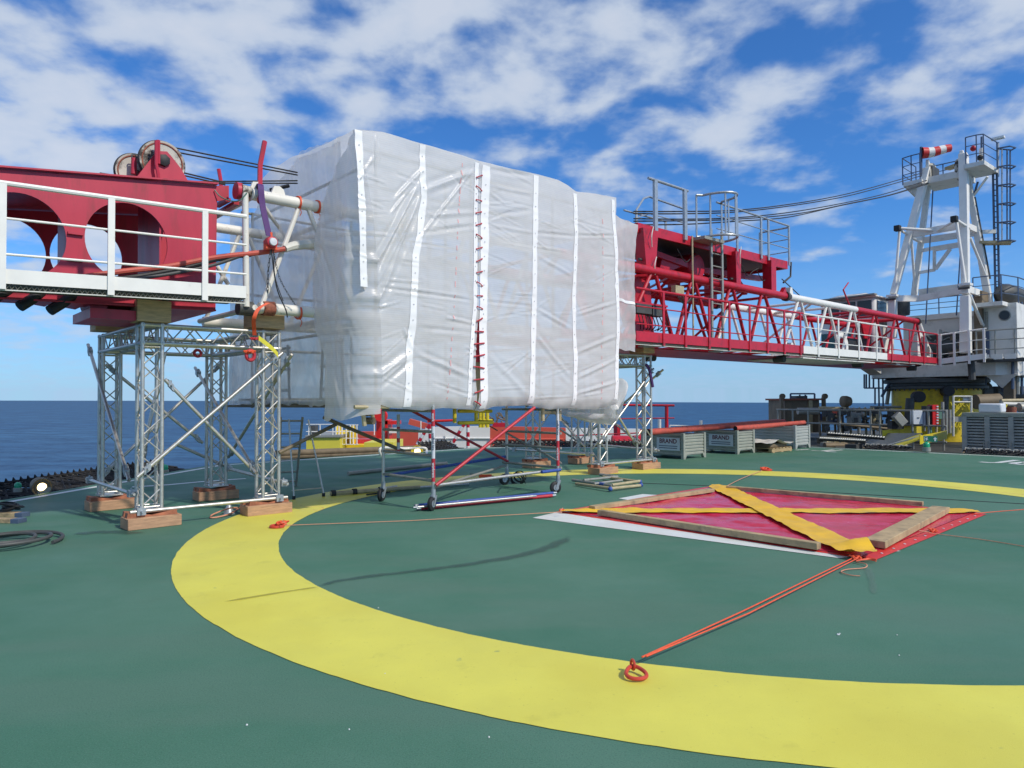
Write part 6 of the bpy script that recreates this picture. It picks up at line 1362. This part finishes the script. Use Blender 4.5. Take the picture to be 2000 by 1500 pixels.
wp = thing('deck_edge_rail', 'low bent white tube rail beside the lit floodlight at the back', 'railing', gp(805, 890)); MB().path(spline([gp(745, 892) + Z * .0, gp(745, 892) + Z * .24, dp(790, 876, 21.5), dp(828, 875, 21.5), dp(833, 880, 21.5), gp(833, 889)]), .035, 8).build('tube', WHITE, wp)
bb = thing('brown_beam', 'weathered steel walkway beams beyond the deck edge behind the ladder', 'walkway', dp(650, 885, 21))
for v, r in ((881, .10), (888, .08)): tubep('beam', dp(540, v + 5, 20), dp(830, v - 6, 25), r, BROWN, bb)
wbox(620, 690, 889, 899, 23, .6, 'grating', BROWN, bb); 
m = MB(); rnd = random.Random(3)
for i in range(40): a = dp(545 + rnd.random() * 60, 886 + rnd.random() * 14, 21); m.box(a, (.12 * rnd.random() + .03, .1, .07 * rnd.random() + .02))
m.build('fittings', DGREY, bb)

# ------------------------------------------------------------------ crates, pipes and pallet on the right
def crate(s0, s1, n0, n1, h, label, sign=None, m_=CRATE):
    th = thing('steel_crate', label, 'crate', W((s0 + s1) / 2, (n0 + n1) / 2, 0), 'grey steel crates on the helideck')
    z0 = .10; t = .015
    def wall(a, b, nm, outd):
        d = (W(*b) - W(*a)); L = d.length; d.normalize(); o = outd; m = MB(); k = 6
        prof = []
        for i in range(k):
            za, zb_ = z0 + (h - z0) * i / k, z0 + (h - z0) * (i + 1) / k; prof += [(0, za), (.022, za + .012), (.022, zb_ - .03), (0, zb_ - .012)]
        prof.append((0, h)); vs = []
        for x, z in prof: vs += [W(*a) + o * x + Z * z, W(*b) + o * x + Z * z]
        m.add(vs, [(2 * i, 2 * i + 1, 2 * i + 3, 2 * i + 2) for i in range(len(prof) - 1)]); m.box((W(*a) + W(*b)) / 2 + Z * (h + .015) , (L / 2, .025, .02), (d, o, Z)); return m.build(nm, m_, th, flat=True)
    wall((s0, n1), (s0, n0), 'side_wall', -T); wall((s0, n0), (s1, n0), 'side_wall', N); wall((s1, n0), (s1, n1), 'side_wall', T); wall((s1, n1), (s0, n1), 'side_wall', -N)
    boxp('floor', W((s0 + s1) / 2, (n0 + n1) / 2, z0), ((s1 - s0) / 2, abs(n1 - n0) / 2, .012), m_, th)
    for s in (s0, s1):
        for n in (n0, n1): MB().box(W(s, n, (h + .04) / 2), (.04, .04, (h + .10) / 2)).build('corner_post', m_, th); MB().prism([W(s - .04, n + .041, 0), W(s + .04, n + .041, 0), W(s + (.12 if s == s0 else -.04), n + .041, z0 + .02), W(s + (.04 if s == s0 else -.12), n + .041, z0 + .02)], N * -.08).build('foot', m_, th)
    if sign:
        a, b = sp_(sign[0], 870, s0 - .03), sp_(sign[1], 870, s0 - .03); na, nb = sn(a)[1], sn(b)[1]; zc = (z0 + h) / 2 + .03; hh = .165; nm = (na + nb) / 2
        bd = MB().box(W(s0 - .034, nm, zc), (.006, abs(nb - na) / 2, hh)).build('sign_board', SIGNW, th)
        text_mesh('BRAND', .165, W(s0 - .042, nm, zc + .072), N, Z, 'lettering', SIGNR, th, .001, True)
        text_mesh('energy & infrastructure services', .055, W(s0 - .042, nm, zc - .045), N, Z, 'lettering', INK, th, .001) if 0 else None
        for dz, w in ((-.05, .8), (-.105, .78)): MB().box(W(s0 - .041, nm, zc + dz), (.001, abs(nb - na) / 2 * w, .011)).build('lettering_line', INK, th)
    return th
c1n = sn(sp_(1281, 880, 12.3))[1]
crate(12.3, 13.25, -.16, -1.45, .60, 'grey steel crate with signboard, nearest the right support tower', (1283, 1328))
crate(14.75, 15.62, -.06, -1.40, .60, 'grey steel crate with signboard, second from the right support tower', (1385, 1432))
crate(17.85, 18.75, .10, -1.5, .66, 'plain grey steel crate without signboard beside the pallet', None, CRATEB)
g = 'long red pipes lying across the grey crates'
for i, (a, b, r, lab) in enumerate((((1266, 846, -.55, .72), (1548, 826, -1.0, .78), .085, 'red pipe along the near side of the crate tops'), ((1330, 840, -1.0, .72), (1556, 823, -1.2, .78), .085, 'red pipe along the far side of the crate tops'), ((1430, 838, -.4, .72), (1593, 831, -.3, .75), .07, 'short red pipe reaching over the plain grey crate'))):
    p, q = gp(a[0], a[1], .78), gp(b[0], b[1], .80)
    p = bp_(a[0], a[1], a[2]); q = bp_(b[0], b[1], b[2]); s0 = sn(p)[0]; s1 = min(sn(q)[0], 19.3); zz0 = .60 + .04 + r + (.0 if i != 1 else .0)
    th = thing('red_pipe', lab, 'pipe', W((s0 + s1) / 2, a[2], zz0 - r), g); P_, Q_ = W(s0, a[2] + .05 * i, zz0), W(s1, b[2], zz0 + .06); MB().tube(P_, Q_, r, 16, caps=False).build('tube', PIPER, th); MB().tube(P_ + T * .02, Q_ - T * .02, r * .86, 14).build('bore', BLACK, th)
pl = thing('pallet', 'wooden pallet on the deck before the plain grey crate', 'pallet', gp(1518, 880))
pc = W(16.45, -.15, 0)
for k in (-.5, 0, .5): MB().box(pc + N * k + Z * .06, (.6, .05, .045)).build('bearer', PALLET, pl)
for k in range(6): MB().box(pc + T * (-.5 + .2 * k) + Z * .12, (.06, .56, .012)).build('deck_board', PALLET, pl)
for k in (-.5, 0, .5): MB().box(pc + T * k + Z * .012, (.06, .56, .011)).build('base_board', PALLET, pl)
def sheet(i, j): return W(15.75 + 1.5 * i, -.75 + 1.2 * j, .27 + .10 * math.exp(-((i - .3) / .2) ** 2) + .05 * noise.noise(V((i * 5, j * 5, 2))) - .03 * i)
tag(MB().grid(sheet, 24, 18).build('plastic_sheet', PAPER), 'crumpled pale plastic sheet on the load of the pallet', 'sheet')
tag(MB().box(pc + Z * .19, (.5, .45, .06)).build('pallet_load', BROWN, bevel=.03), 'brown load on the wooden pallet under the pale sheet', 'load')
wbx = thing('white_locker', 'white locker beyond the deck edge between the crates', 'locker', dp(1490, 856, 26)); wbox(1474, 1508, 842, 853, 26, .6, 'body', SIGNW, wbx); wbox(1476, 1506, 853, 870, 26.05, .5, 'base', BLACK, wbx)

# ------------------------------------------------------------------ platform, skids and fittings around the crane base
pf = thing('steel_platform', 'grey steel platform with guard rails between the helideck and the crane', 'platform', W(27, 2, -.25))
MB().prism([W(20.6, -6.5, -.25), W(20.6, 12, -.25), W(36, 12, -.25), W(36, -6.5, -.25)], Z * .06).build('grating', PLATF, pf)
sR2 = 23.0
def rp2(u, v): return sp_(u, v, sR2)
top = [rp2(1517, 800), rp2(1848, 807)]
za, zb = sn(top[0])[2], sn(top[1])[2]; na, nb = sn(top[0])[1], sn(top[1])[1]
for f in (1, .62, .22): tubep('handrail', W(sR2, na, -.2 + (za + .2) * f), W(sR2, nb, -.2 + (za + .2) * f), .032, GREYT, pf, 8)
for u in (1519, 1548, 1578, 1640, 1700, 1718, 1782, 1813, 1842): n_ = sn(rp2(u, 800))[1]; tubep('rail_post', W(sR2, n_, -.2), W(sR2, n_, za), .035, GREYT, pf, 8)
tk = thing('tank_skid', 'brown steel tank skid with lifting eyes beyond the railing', 'tank', dp(1568, 830, 31))
wbox(1534, 1600, 781, 845, 31, 2, 'tank', BROWN, tk); wbox(1530, 1606, 778, 782, 30.9, 2.2, 'top_plate', RUST, tk)
for u in (1528, 1611): wbox(u - 2, u + 2, 776, 845, 30.8, .2, 'corner_post', BROWN, tk); MB().cyl(dp(u, 774, 30.9), V((0, 1, 0)), .12, .12, 14).build('lifting_eye', BROWN, tk)
wbox(1581, 1587, 782, 845, 30.9, .1, 'rib', TAN, tk)
for a, b in (((1544, 769), (1591, 769)), ((1544, 769), (1544, 779)), ((1591, 769), (1591, 779)), ((1562, 771), (1562, 778)), ((1573, 771), (1573, 778))): tubep('guard', dp(*a, 31.5), dp(*b, 31.5), .04, BLUER, tk, 6)
wbox(1556, 1577, 773, 779, 31.4, .8, 'hatch', DGREY, tk)
pw_ = thing('pipework', 'cluster of grey and tan pipes and valves behind the platform railing', 'pipework', dp(1690, 830, 29))
for a, b, r, mt in (((1600, 799, 30), (1655, 800, 30), .12, TAN), ((1558, 803, 28), (1598, 803, 28), .14, GREYT), ((1655, 800, 29), (1700, 802, 29), .08, GREYT), ((1660, 810, 28.5), (1685, 810, 28.5), .12, GREYT), ((1660, 830, 28), (1700, 832, 28), .06, BROWN), ((1600, 824, 27), (1740, 838, 27), .05, BROWN), ((1640, 802, 29), (1640, 845, 29), .09, BROWN), ((1705, 796, 28.5), (1706, 840, 28.5), .10, TAN), ((1716, 800, 28), (1717, 842, 28), .10, TAN), ((1678, 812, 28), (1678, 846, 28), .06, GREYT), ((1700, 795, 29), (1760, 795, 29), .05, GREYT)): tubep('pipe', dp(*a), dp(*b), r, mt, pw_)
m = MB(); rnd = random.Random(11)
for i in range(90):
    a = dp(1610 + rnd.random() * 150, 800 + rnd.random() * 38, 27.5 + rnd.random() * 2); m.box(a, (.03 + .12 * rnd.random(), .06, .03 + .09 * rnd.random()))
m.build('fittings', DGREY, pw_)
wbox(1663, 1682, 812, 829, 28.2, .4, 'valve_cabinet', GREYT, pw_); wbox(1626, 1652, 804, 811, 29.5, .6, 'red_drum', PIPER, pw_); wbox(1626, 1648, 813, 826, 29.4, .6, 'dark_drum', BLUER, pw_); wbox(1602, 1624, 808, 826, 31, .4, 'blue_drum', BLUE, pw_)
for k in range(16): MB().path([dp(1655 + k * 5.5, 799 + (k % 3), 29.4), dp(1658 + k * 5.5, 797 + (k % 2) * 3, 29.4)], .06, 6).build('valve', WHITE if k % 2 else TAN, pw_)
for i in range(14):
    y = 24.5 + rnd.random() * 4; u = 1590 + rnd.random() * 110; L_ = 30 + rnd.random() * 70; v = 778 + 1390 * (EYE + .20 - rnd.random() * .35) / y; tubep('pipe', dp(u, v, y), dp(u + L_, v + rnd.uniform(-1, 3), y + rnd.uniform(-.8, .8)), rnd.uniform(.03, .10), rnd.choice((BROWN, GREYT, DGREY, TAN)), pw_, 8)
for i in range(9):
    y = 24 + rnd.random() * 5; u = 1600 + rnd.random() * 135; v = 778 + 1390 * (EYE + .1) / y; h_ = rnd.uniform(.05, .14); MB().box(dp(u, v, y) + Z * (h_ - .1), (rnd.uniform(.08, .3), rnd.uniform(.08, .3), h_)).build('valve_cabinet', rnd.choice((BROWN, DGREY, GREYT)), pw_)
for i in range(10): u = 1600 + i * 15; tubep('riser', dp(u, 800 + (i % 3) * 4, 29.5), dp(u + 2, 852, 29.5), .05, rnd.choice((BROWN, TAN, GREYT)), pw_, 8)
for a, b in ((dp(1616, 848, 24.2), dp(1728, 857, 22.8)), (dp(1600, 858, 22.6), dp(1690, 863, 21.6))):
    tubep('rope_rail', a, b, .05, NETB, pf, 6); k = 22
    for i in range(k): p = a.lerp(b, (i + .5) / k); tubep('rope_turn', p - T * .03 + Z * .02, p + T * .05 + Z * .055, .028, PAPER, pf, 5)
sp_l = thing('searchlight', 'round searchlight on a post behind the railing, facing the sea', 'searchlight', dp(1656, 800, 28)); MB().lathe(dp(1654, 784, 28), V((-1, -.2, 0)), [(.18, -.12), (.22, 0), (.22, .18), (.18, .2)], 16).build('housing', BROWN, sp_l); tubep('post', dp(1655, 790, 28), dp(1655, 800, 28), .05, BROWN, sp_l); MB().cyl(dp(1649.5, 784, 28), V((-1, -.2, 0)), .19, .02, 16).build('lens', GLASSD, sp_l)
bx1 = thing('control_panel', 'white control panel on the railing beside the red fire box', 'control panel', dp(1793, 832, 24)); wbox(1784, 1802, 802, 829, 24, .2, 'door', SIGNW, bx1, bevel=.01); wbox(1802, 1810, 801, 830, 24.02, .2, 'side', BLUER, bx1); wbox(1792, 1796, 815, 817, 23.985, .02, 'label_plate', INK, bx1)
for u in (1782, 1806): tubep('leg', dp(u, 800, 24.1), dp(u, 842, 24.1), .035, GREYT, bx1)
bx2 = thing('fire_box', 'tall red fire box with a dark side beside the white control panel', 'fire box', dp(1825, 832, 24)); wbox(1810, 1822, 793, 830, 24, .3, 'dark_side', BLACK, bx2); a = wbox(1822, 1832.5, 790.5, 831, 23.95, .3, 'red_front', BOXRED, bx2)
tubep('leg', dp(1817, 828, 24.1), dp(1817, 845, 24.1), .05, GREENH, bx2); tubep('leg', dp(1829, 828, 24.1), dp(1829, 845, 24.1), .04, TAN, bx2)
m = MB()
for k in range(7): m.box(dp(1831, 794 + k * 5.4, 23.94), (.03, .012, .022), (V((1, 0, 0)), V((0, 1, 0)), Z))
m.build('fastener', SIGNW, bx2)
wbox(1832, 1843, 800, 818, 24.3, .1, 'notice', GREENH, bx2)
fl = thing('floodlight', 'tilted grey floodlight lying below the railing near the yellow kerb', 'floodlight', dp(1758, 835, 24)); MB().box(dp(1757, 819, 24), (.14, .1, .22), ((V((.75, 0, .65))).normalized(), V((0, 1, 0)), V((-.65, 0, .75)).normalized())).build('housing', GREYT, fl, bevel=.02); wbox(1742, 1765, 822, 838, 24.2, .3, 'bracket', BLACK, fl)
for a, b, lab in (((1725, 847), (1800, 835), 'long yellow kerb plate on the far side of the ramp'), ((1798, 852), (1850, 838), 'short yellow kerb plate right of the ramp')):
    pass
rm = thing('access_ramp', 'grey access ramp with bright yellow kerb plates down from the helideck', 'ramp', gp(1740, 870))
ra = [gp(1684, 866, -.02), gp(1738, 870.5, -.02), dp(1802, 846, 22.5), dp(1728, 846, 24.4)]
MB().prism(ra, Z * -.06).build('ramp_plate', GREYT, rm)
for a, b, h in (((1724, 854.5, 24.2), (1801, 845, 24.6), .24), ((1797, 868, 21.6), (1850, 857, 22.6), .26)): p, q = dp(*a), dp(*b); MB().prism([p, q, q + Z * h, p + Z * h], V((.02, .06, 0))).build('kerb_plate', YEL, rm)
MB().prism([gp(1738, 871, 0), gp(1750, 875, -.0), dp(1800, 858, 21.9), dp(1798, 850, 22.2)], Z * .05).build('yellow_tread', SHIPY, rm)
tubep('edge_tube', gp(1736, 870, .03), dp(1800, 852, 22.1), .04, PAPER, rm)
es = thing('exit_sign', 'green emergency exit sign with running figure and arrow at the deck edge', 'sign', dp(1817, 865, 20.3))
sa, sb = dp(1804, 863, 20.3), dp(1830.5, 851.5, 20.2); xd = V((sb.x - sa.x, sb.y - sa.y, -.012)).normalized(); cen = (sa + sb) / 2; hw = (V((sb.x, sb.y, 0)) - V((sa.x, sa.y, 0))).length / 2; hh = .085; yd = xd.cross(Z).normalized()
MB().box(cen, (hw, .012, hh), (xd, yd, Z)).build('board', GREENS, es)
f = cen + yd * .014
def mk(poly, nm): MB().prism([f + xd * x + Z * z for x, z in poly], yd * .004).build(nm, SIGNW, es, flat=True)
mk([(.06, 0), (.115, .06), (.17, 0), (.135, 0), (.135, -.06), (.095, -.06), (.095, 0)], 'arrow')
mk([(-.16, -.06), (-.155, .06), (-.085, .06), (-.085, .05), (-.145, .05), (-.145, -.06)], 'doorway'); mk([(-.11, .03), (-.075, .01), (-.06, -.03), (-.075, -.03), (-.09, -.01), (-.10, -.05), (-.12, -.05), (-.115, 0), (-.13, -.01), (-.135, 0)], 'running_figure')
MB().cyl(f + xd * -.085 + Z * .043, yd, .012, .006, 10).build('figure_head', SIGNW, es)
lh = thing('louvre_housing', 'long grey louvred cooler housing behind the safety net at the right', 'cooler', W(21.6, 5.5, -.2))
sL = 21.3; nA = sn(sp_(1880, 830, sL))[1]; zT, zBt = 1.10, -.22
def nu(u): return sn(sp_(u, 830, sL))[1]
boxp('top_frame', W(sL + .5, nA + 3, zT - .06), (.55, 3, .06), CRATE, lh); boxp('back_panel', W(sL + .25, nA + 3, (zT + zBt) / 2), (.03, 3, (zT - zBt) / 2 - .05), BLACK, lh); boxp('end_panel', W(sL + .5, nA + .02, (zT + zBt) / 2), (.5, .02, (zT - zBt) / 2 - .06), CRATE, lh)
LG = mat('louvre_grey', (.36, .36, .33), .55, .1, var=.15, scale=4)
boxp('bottom_frame', W(sL + .05, nA + 3, zBt + .03), (.06, 3, .05), LG, lh)
for u in (1884, 1928.5, 1975, 2024): boxp('upright', W(sL, nu(u), (zT + zBt) / 2 - .02), (.05, .065, (zT - zBt) / 2 - .05), LG, lh)
for u0, u1 in ((1888, 1924), (1933, 1970), (1980, 2019)):
    for k in range(13): z = zBt + .16 + k * .088; MB().prism([W(sL + .0, nu(u0), z), W(sL + .0, nu(u1), z), W(sL + .14, nu(u1), z + .055), W(sL + .14, nu(u0), z + .055)], Z * .042).build('slat', LG, lh)
for u in (1922, 1930, 1968, 1977): tubep('latch_bar', W(sL - .07, nu(u), .05), W(sL - .07, nu(u), .28), .012, GREYT, lh, 6)
wt = thing('white_unit', 'small white box unit standing on the louvred housing', 'box', sp_(1938, 803, sL + .4)); p = sp_(1938, 797, sL + .4); MB().box(p, (.25, .30, .14)).build('body', SIGNW, wt, bevel=.05); MB().box(p - Z * .17, (.2, .3, .03)).build('base', GREYT, wt)
tp = thing('top_pipework', 'dark exhaust pipes and fittings above the louvred housing at the right', 'pipework', dp(1960, 800, 26))
for a, b, r, mt in (((1905, 785, 26), (1950, 783, 26), .28, BROWN), ((1955, 783, 25), (2010, 782, 25), .07, TAN), ((1958, 789, 24.5), (2010, 790, 24.5), .07, PAPER), ((1955, 782, 25), (1956, 806, 25), .06, GREYT), ((1975, 795, 24), (1975, 806, 24), .16, RUST), ((1990, 796, 24), (2010, 796, 24), .16, GREYT), ((1940, 770, 30), (2010, 770, 30), .35, DGREY), ((1960, 800, 24), (1966, 790, 24), .04, YEL), ((1908, 766, 30), (1925, 766, 30), .5, DGREY)): tubep('pipe', dp(*a), dp(*b), r, mt, tp)
wbox(1928, 1950, 776, 783, 27, .5, 'valve_cover', GREYT, tp)
gt = thing('gate_frame', 'grey gate frame with notice board before the yellow pedestal', 'gate', dp(1879, 850, 25))
for u in (1862, 1897): tubep('post', dp(u, 773, 25), dp(u, 852, 25), .035, PAPER, gt)
for v in (774, 785): tubep('rail', dp(1862, v, 25), dp(1897, v, 25), .025, PAPER, gt)
wbox(1882, 1896, 775, 786, 25.05, .03, 'notice', PAPER, gt); wbox(1878, 1893, 776, 777.5, 25.02, .02, 'lettering_line', INK, gt); wbox(1880, 1893, 781, 785, 25.02, .02, 'lettering_line', INK, gt)
wbox(1864, 1878, 814, 824, 25.2, .4, 'grey_box', GREYT, gt)
m = MB(); rnd = random.Random(5)
for i in range(40): a = dp(1862 + rnd.random() * 36, 788 + rnd.random() * 50, 25.6); m.tube(a, a + V((rnd.uniform(-.25, .25), 0, rnd.uniform(-.3, .3))), .025, 5)
m.build('hoses', YEL, gt)
for u0, v0, v1 in ((1841, 785, 845), (1848, 800, 848), (1855, 800, 846)): tubep('post', dp(u0, v0, 24.5), dp(u0, v1, 24.5), .05, GREYT, gt)

# ------------------------------------------------------------------ deck-edge lamps
def flood(c, r, aim, label, mt=BROWN):
    th = thing('floodlight', label, 'floodlight', V((c.x, c.y, 0)), 'lit deck floodlights'); a = V(aim).normalized()
    MB().lathe(c, a, [(1e-6, -r * 1.5), (r * .6, -r * 1.35), (r * .98, -r * .7), (r * 1.12, .1 * r), (r * 1.05, .12 * r), (r * .85, -.1 * r)], 22).build('housing', mt, th)
    MB().lathe(c - a * r * .06, a, [(r * .62, -.02), (r * .5, r * .08), (1e-6, r * .16)], 18).build('lens', LAMPON, th)
    MB().lathe(c - a * r * .04, a, [(r * .86, -.03), (r * .62, -.045)], 18).build('reflector', YEL, th)
    MB().tube(V((c.x, c.y, -.05)), c - Z * r * .8, .04, 8).build('stand', GREYT, th); return th
p = gp(78, 965); q = dp(80, 951, p.y + .15)
th = thing('floodlight', 'big dark domed floodlight glowing at the deck edge on the left', 'floodlight', V((q.x, q.y, 0)), 'lit deck floodlights'); a = V((.35, -.9, -.05)).normalized()
a = V((.72, -.66, -.12)).normalized(); h0 = q + V((-.03, .05, 0))
MB().lathe(h0, a, [(1e-6, -.24), (.08, -.225), (.135, -.16), (.155, -.04), (.150, .06), (.158, .075), (.145, .075), (.13, .05)], 24).build('housing', BROWN, th)
MB().lathe(h0, a, [(.13, .045), (.08, .0)], 20).build('reflector', PEDY, th); MB().lathe(h0, a, [(.085, .02), (.07, .055), (1e-6, .075)], 18).build('lens', LAMPON, th)
MB().box(V((q.x - .02, q.y + .1, .02)), (.1, .08, .07)).build('stand', GREYT, th)
def glamp(u, v, y, r, label, on=False):
    c = dp(u, v, y); th = thing('green_lamp', label, 'perimeter lamp', V((c.x, c.y, c.z - .12)), 'green perimeter lamps'); MB().lathe(c, Z, [(r * .9, -r * .7), (r, 0), (r * .85, r * .6), (r * .4, r * .95), (1e-6, r)], 18).build('lens', GREENON if on else GREENL, th); MB().lathe(c, Z, [(r * 1.2, -r * 2.0), (r * 1.2, -r * .75), (r * .9, -r * .7)], 16).build('base', GREYT, th)
glamp(35, 948, 12.2, .055, 'green perimeter lamp beside the big floodlight at the left'); glamp(322, 913, 16.0, .07, 'green perimeter lamp behind the left support tower'); glamp(1522, 866, 24.0, .17, 'glowing flat green lamp at the deck edge right of the crates', True); glamp(1809.5, 869, 20.2, .09, 'green perimeter lamp just under the exit sign')
q = gp(815, 889); flood(dp(815, 882, 21.6), .17, (-.1, -1, -.05), 'round floodlight glowing behind the wheeled scaffold at the deck edge', YEL)
flood(dp(1375.5, 860, 23.5), .17, (.1, -1, -.05), 'round floodlight glowing between the two crates with signboards', YEL)
